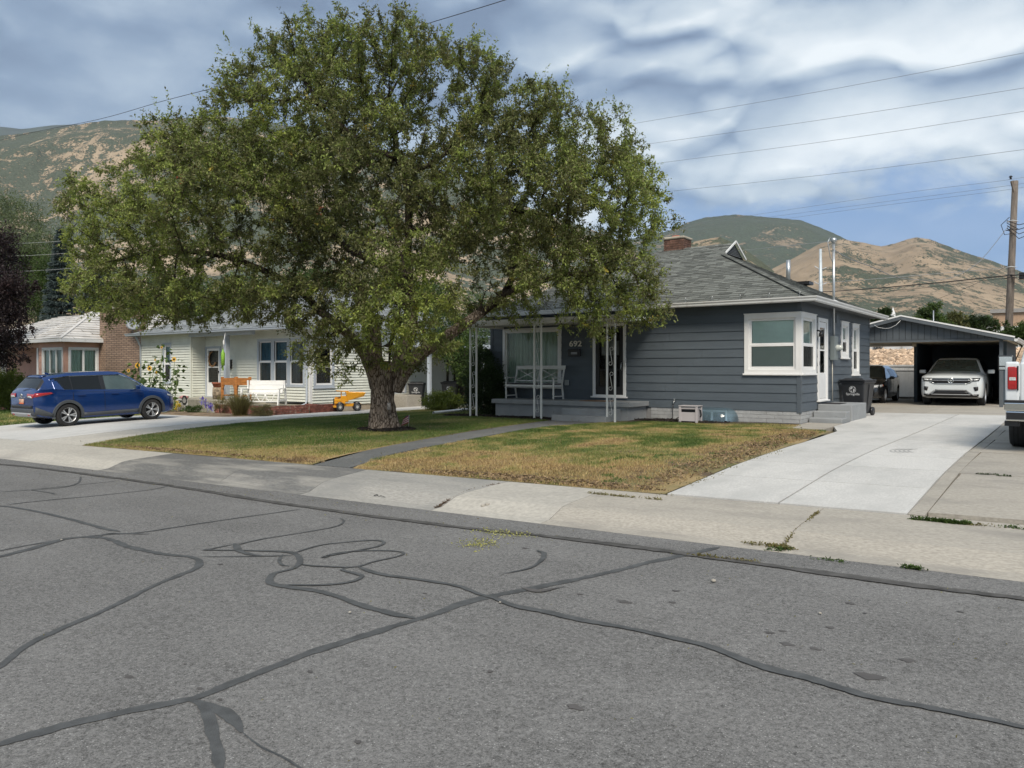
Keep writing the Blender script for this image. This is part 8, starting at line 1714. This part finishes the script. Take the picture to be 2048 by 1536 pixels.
wire([pp(2017, 452), D2(1990, 487, 36.5), D2(1960, 522, 35), D2(1925, 546, 33), D2(1880, 560, 31), D2(1800, 556, 28), D2(1740, 532, 25), D2(1700, 518, 23), Vector((XR+.09, 22.75, 4.95))], .014, M_wireg, 'twisted service cable sagging from the pole to the roof mast')
wire([Vector((XR+.09, 22.8, 5.2)), D2(1600, 489, 30), D2(1500, 499, 40), D2(1380, 512, 55)], .010, M_wirew, 'pale wire running left from the roof mast over the shingles')
wire([D2(1780, 632, 60), D2(1880, 596, 52), D2(1950, 568, 46), pp(2018, 530)], .010, M_wire, 'steep thin wire rising from behind the carport to the pole')
# steel transmission pole behind the roof
sp_b, sp_t = on_y(1641.5, 600, 120), on_y(1641, 498, 120); e = empty('steel_pole', label='slim pale steel power pole beyond the grey house roof', cat='utility pole'); mb = MB(); mb.tube([(sp_b.x, 120, 0), (sp_b.x, 120, sp_b.z), sp_t], [.5, .30, .18], 10); mb.build('shaft', mat('pale_steel', (.50, .56, .60), .5, metal=.3), e)
for z_px in (540, 571):
    for s, dx in ((-1, -12), (1, 12)):
        a = on_y(1641, z_px, 120); b = on_y(1641+dx, z_px-8 if s < 0 else z_px-5, 120); mb = MB(); mb.tube([a, b], [.1, .06], 6); mb.build('arm', M_wirew, e)
for i, (py_, lb) in enumerate(((486, 'upper thin pale line across the trees at the left edge'), (511, 'middle thin pale line across the trees at the left edge'), (542, 'lower thin pale line across the trees at the left edge'))): wire([D2(-60, py_+2, 38), D2(60, py_, 38), D2(150, py_-6, 38)], .006, M_wirew, lb)
# ------------------------------------------------------------------ porch bench, mat, hose reel, window well cover
p0, p1 = on_y(1019, 790, 19.25), on_y(1119, 790, 19.25); xc, hwb = (p0.x+p1.x)/2, (p1.x-p0.x)/2; M_bw = mat('bench_white', (.66, .67, .65), .5, var=.06, gen=True)
t = empty('porch_bench', (xc, 19.25, .69), 0, 'white cross-back bench with dark cushion on the grey porch', 'bench'); hwb -= .02
for s in (-1, 1):
    mb = MB(); x = s*(hwb-.035); mb.tube([(x, -.25, 0), (x, -.25, .03), (x, -.25, .06), (x, -.25, .12), (x, -.25, .16), (x, -.25, .30), (x, -.25, .34), (x, -.25, .44), (x, -.235, .50), (x, -.25, .60), (x, -.28, .63)], [.016, .02, .03, .022, .034, .024, .034, .03, .026, .022, .03], 8); mb.build('leg', M_bw, t)
    mb = MB(); mb.bar((x, .30, 0), (x, .22, .45), .04); mb.bar((x, .22, .45), (x, .36, .98), .04); mb.build('leg', M_bw, t); mb = MB(); mb.bar((x, -.30, .645), (x, .27, .645), .06, .025); mb.build('armrest', M_bw, t); mb = MB(); mb.bar((x, -.25, .10), (x, .28, .10), .03); mb.build('stretcher', M_bw, t)
MB().box(-hwb+.04, hwb-.04, -.27, .24, .38, .44).build('seat', M_bw, t); MB().box(-hwb+.06, hwb-.06, -.26, .22, .44, .475).build('cushion', mat('dark_cushion', (.02, .017, .02), .9), t)
mb = MB(); mb.bar((-hwb, .355, .96), (hwb, .355, .96), .03, .11); mb.build('top_rail', M_bw, t); mb = MB(); mb.bar((-hwb+.05, .25, .55), (hwb-.05, .25, .55), .03, .04); mb.build('lower_rail', M_bw, t); mb = MB(); mb.bar((0, .25, .57), (0, .35, .91), .03, .04); mb.build('back_post', M_bw, t)
for s in (-1, 1):
    for a, b in ((.03, hwb-.06), (hwb-.06, .03)): mb = MB(); mb.bar((s*a, .255, .57), (s*b, .345, .91), .018, .035, (0, 1, 0)); mb.build('cross_brace', M_bw, t)
c0, c1 = -11.3, -10.45; MB_ = MB().box(c0, c1, 18.80, 19.35, .691, .705); tagm(MB_, 'doormat', mat('coir_mat', (.22, .13, .07), .95, var=.3, vscale=30, gen=True), 'brown doormat on the porch before the black storm door', 'doormat')
tagm(MB().box(-5.40, -4.95, 21.5, 22.3, .667, .68), 'doormat', mat('black_mat', (.02, .018, .02), .95), 'black doormat on the side landing by the white door', 'doormat')
a = on_y(1357.5, 850, 18.75); t = empty('hose_reel_box', (a.x+.24, 18.95, zg(a.x, 18.9)), R(4), 'light grey plastic hose reel box on the mulch by the foundation', 'hose box'); M_hr = mat('taupe_plastic', (.42, .40, .41), .5, var=.05)
for sx in (-1, 1):
    for sy in (-1, 1): MB().box(sx*.22-.03, sx*.22+.03, sy*.17-.03, sy*.17+.03, 0, .43).build('corner_post', M_hr, t, bev=.006)
mb = MB(); mb.box(-.19, .19, -.175, -.155, .05, .28); mb.build('front_panel', M_hr, t); MB().box(-.19, .19, -.175, -.155, .36, .42).build('front_rail', M_hr, t); MB().box(-.195, .195, -.10, .155, .05, .40).build('reel_core', M_black, t); MB().box(-.26, .26, -.21, .21, .43, .45).build('lid', M_hr, t, bev=.006)
mb = MB(); mb.box(.205, .225, -.14, .14, .06, .40); mb.build('side_panel', M_hr, t); MB().box(-.225, -.205, -.14, .14, .06, .40).build('side_panel', M_hr, t); mb = MB(); mb.tube([(.23, .0, .34), (.26, .02, .33), (.27, .03, .2), (.25, .04, .15)], .02, 6); mb.build('crank', M_black, t)
mb = MB(); P = [(-8.85, YF-.14, .64), (-8.85, YF-.2, .5), (-8.83, YF-.22, .3), (-8.80, YF-.3, .22), (-8.6, 19.3, .25), (-8.35, 19.1, .38), (a.x-.02, 18.98, .42), (a.x+.06, 18.96, .36)]; mb.tube(catmull(P, .04), .013, 6); tagm(mb, 'garden_hose', M_black, 'black garden hose running from the tap to the hose reel box', 'hose')
# clear plastic cover over the basement window
M_cov = bpy.data.materials.new('clear_cover'); M_cov.use_nodes = True; tt_ = M_cov.node_tree; tt_.nodes.remove(tt_.nodes['Principled BSDF']); trn = nd(tt_, 'ShaderNodeBsdfTransparent'); trn.inputs[0].default_value = (.66, .80, .90, 1); gls = nd(tt_, 'ShaderNodeBsdfGlossy'); gls.inputs['Roughness'].default_value = .08; lw = nd(tt_, 'ShaderNodeLayerWeight'); lw.inputs[0].default_value = .35; mxx = nd(tt_, 'ShaderNodeMixShader'); dfs = nd(tt_, 'ShaderNodeBsdfDiffuse'); dfs.inputs[0].default_value = (.30, .45, .55, 1); m0 = nd(tt_, 'ShaderNodeMixShader'); m0.inputs[0].default_value = .22
tt_.links.new(trn.outputs[0], m0.inputs[1]); tt_.links.new(dfs.outputs[0], m0.inputs[2]); tt_.links.new(lw.outputs['Fresnel'], mxx.inputs[0]); tt_.links.new(m0.outputs[0], mxx.inputs[1]); tt_.links.new(gls.outputs[0], mxx.inputs[2]); tt_.links.new(mxx.outputs[0], tt_.nodes['Material Output'].inputs[0])
cx_c, rx_c, ry_c = -7.74, .68, .60; V = []; n, m_n = 28, 7
for i in range(n+1):
    th = math.pi+math.pi*i/n; cc = math.copysign(abs(math.cos(th))**.6, math.cos(th)); ss_ = -abs(math.sin(th))**.8
    for j in range(m_n+1):
        f = j/m_n; ang = f*math.pi/2; rr_ = math.cos(ang)**.55; z = .17+.41*math.sin(ang)**.8; V.append((cx_c+cc*rx_c*(.25+.75*rr_), YF-.02+ss_*ry_c*rr_*1.0, z))
mb = MB(); mb.add(V, [(i*(m_n+1)+j, (i+1)*(m_n+1)+j, (i+1)*(m_n+1)+j+1, i*(m_n+1)+j+1) for i in range(n) for j in range(m_n)], True); tagm(mb, 'window_well_cover', M_cov, 'bulging clear blue plastic cover over the basement window', 'window well cover')
L_straw = lm('straw_leaf', (.20, .19, .06), (.36, .36, .12), (.5, .48, .2))
# weeds in the joints, clippings in the gutter
def weed_line(pts, n, name, h=.03, m=None, seed=0, spread=.05, lab=None):
    r = np.random.default_rng(seed); G = [on_ground(*p) for p in pts]; C = catmull(G, .03); i = r.integers(0, len(C), n); w8 = fbm(i*.09, i*0, seed, 3); keep = r.uniform(0, 1, n) < np.clip((w8-.35)*3, .05, 1); i = i[keep]; P = np.array([tuple(C[k]) for k in i])+np.stack([r.normal(0, spread, len(i)), r.normal(0, spread*.5, len(i)), r.uniform(0, h, len(i))], -1); D = rnd_dirs(r, len(i)); D[:, 2] = np.abs(D[:, 2])
    return leaves(name, P, D, .028, m or L_green, None, tone=r.uniform(.2, .8, len(i)), seed=seed, kind='stuff', asp=.5)
weed_line([(1826, 1040), (1870, 1044), (1905, 1048), (1935, 1050)], 2600, 'weeds', .03, L_green, 1, .018); weed_line([(2015, 1056), (2048, 1060), (2100, 1066)], 1500, 'weeds', .03, L_green, 2, .03); weed_line([(1930, 1050), (1980, 1054), (2020, 1057)], 500, 'weeds', .015, L_dry, 3, .03)
weed_line([(1636, 1026), (1615, 1045), (1590, 1065), (1572, 1085), (1560, 1098)], 900, 'weeds', .008, L_dry, 4, .012); weed_line([(1500, 1088), (1540, 1092), (1575, 1098)], 900, 'weeds', .015, L_dry, 5, .03); weed_line([(1535, 1100), (1560, 1101), (1578, 1098)], 220, 'weeds', .02, L_green, 6, .018)
weed_line([(1180, 988), (1250, 995), (1320, 1001)], 900, 'dry_weeds', .02, L_dry, 7, .03); weed_line([(1330, 992), (1370, 975), (1420, 955), (1480, 932), (1560, 903)], 900, 'dry_weeds', .02, L_dry, 8, .05)
weed_line([(872, 1015), (910, 995), (950, 978), (998, 968)], 900, 'crack_debris', .003, mat('rust_debris', (.11, .075, .05), .95), 9, .006); weed_line([(945, 1093), (970, 1083), (985, 1078), (1000, 1072)], 500, 'grass_clippings', .008, L_straw, 10, .10); weed_line([(960, 1062), (1000, 1066), (1040, 1070)], 250, 'grass_clippings', .008, L_straw, 11, .12)
weed_line([(1620, 1116), (1660, 1120), (1680, 1123)], 160, 'weeds', .012, L_green, 12, .02); weed_line([(1810, 1135), (1825, 1137), (1838, 1139)], 260, 'weeds', .02, L_green, 13, .02); weed_line([(1370, 1109), (1460, 1118), (1520, 1125)], 200, 'weeds', .01, L_dry, 14, .02)
weed_line([(1955, 949), (1975, 950), (1990, 950)], 160, 'weeds', .01, L_dark, 15, .015); weed_line([(2000, 953), (2020, 954)], 120, 'weeds', .01, L_dark, 16, .015)
M_br = mat('brown_thatch', (.22, .155, .09), .95, var=.5, vscale=12, gen=True, island=.5)
mulch('thatch', -4.42, 12.0, .34, 3.0, 1500, 21, M_br, size=.02); mulch('thatch', -4.6, 15.4, .4, 2.0, 800, 22, M_br, size=.02); mulch('thatch', -6.2, 8.95, 2.1, .2, 1400, 23, M_br, size=.022); mulch('thatch', -14.5, 8.95, 4.0, .14, 1400, 24, M_br, size=.02)
M_mark = mat('tyre_mark', (.36, .36, .35), .8, var=.2, vscale=30, gen=True)
for k in range(5):
    cc = on_ground(1805+k*9, 903); mb = MB(); V = []
    for q in range(11):
        an = R(120+130*q/10); 
        for rr_ in (.16, .185): V.append((cc.x+math.cos(an)*rr_, cc.y+math.sin(an)*rr_*2.0, zg(cc.x+math.cos(an)*rr_, cc.y+math.sin(an)*rr_*2.0)+.0145+k*.0004))
    mb.add(V, [(2*i, 2*i+1, 2*i+3, 2*i+2) for i in range(10)]); mb.build('tyre_mark', M_mark, drive)
# scattered dry leaves and grit near the gutter and on the road
r = np.random.default_rng(77); n = 420; px_ = r.uniform(300, 1100, n); py_ = 0*px_; X = r.uniform(-16, -4, n); Y = 6.9-np.abs(r.normal(0, .45, n)); P = np.stack([X, Y, [gz_(a, b)+.006 for a, b in zip(X, Y)]], -1); D = rnd_dirs(r, n); D[:, 2] *= .1; leaves('gutter_litter', P, D, .022, L_dry, None, tone=r.uniform(0, 1, n), seed=5, kind='stuff', droop=0)
n = 260; X = r.uniform(-12, 1.5, n); Y = r.uniform(2.2, 6.5, n); P = np.stack([X, Y, [gz_(a, b)+.006 for a, b in zip(X, Y)]], -1); D = rnd_dirs(r, n); D[:, 2] *= .1; leaves('road_litter', P, D, .018, L_dry, None, tone=r.uniform(.3, 1, n), seed=6, kind='stuff', droop=0)
n = 700; X = r.uniform(-20, -4.2, n); Y = r.uniform(9, 19, n); P = np.stack([X, Y, [zg(a, b)+.035 for a, b in zip(X, Y)]], -1); D = rnd_dirs(r, n); D[:, 2] *= .2; leaves('fallen_leaves', P, D, .05, L_dry, None, tone=r.uniform(.2, 1, n), seed=7, kind='stuff', droop=0)
# ------------------------------------------------------------------ air between here and the mountains
hz = MB(); hz.box(-9400, 9400, -4200, 9400, -6, 1500)
M_haze = bpy.data.materials.new('haze'); M_haze.use_nodes = True; ht = M_haze.node_tree; ht.nodes.remove(ht.nodes['Principled BSDF']); pv = nd(ht, 'ShaderNodeVolumePrincipled'); pv.inputs['Color'].default_value = (.80, .88, 1.0, 1); pv.inputs['Density'].default_value = .00005; pv.inputs['Anisotropy'].default_value = .2
ht.links.new(pv.outputs[0], ht.nodes['Material Output'].inputs['Volume'])
haze = hz.build('haze', M_haze, kind='stuff')
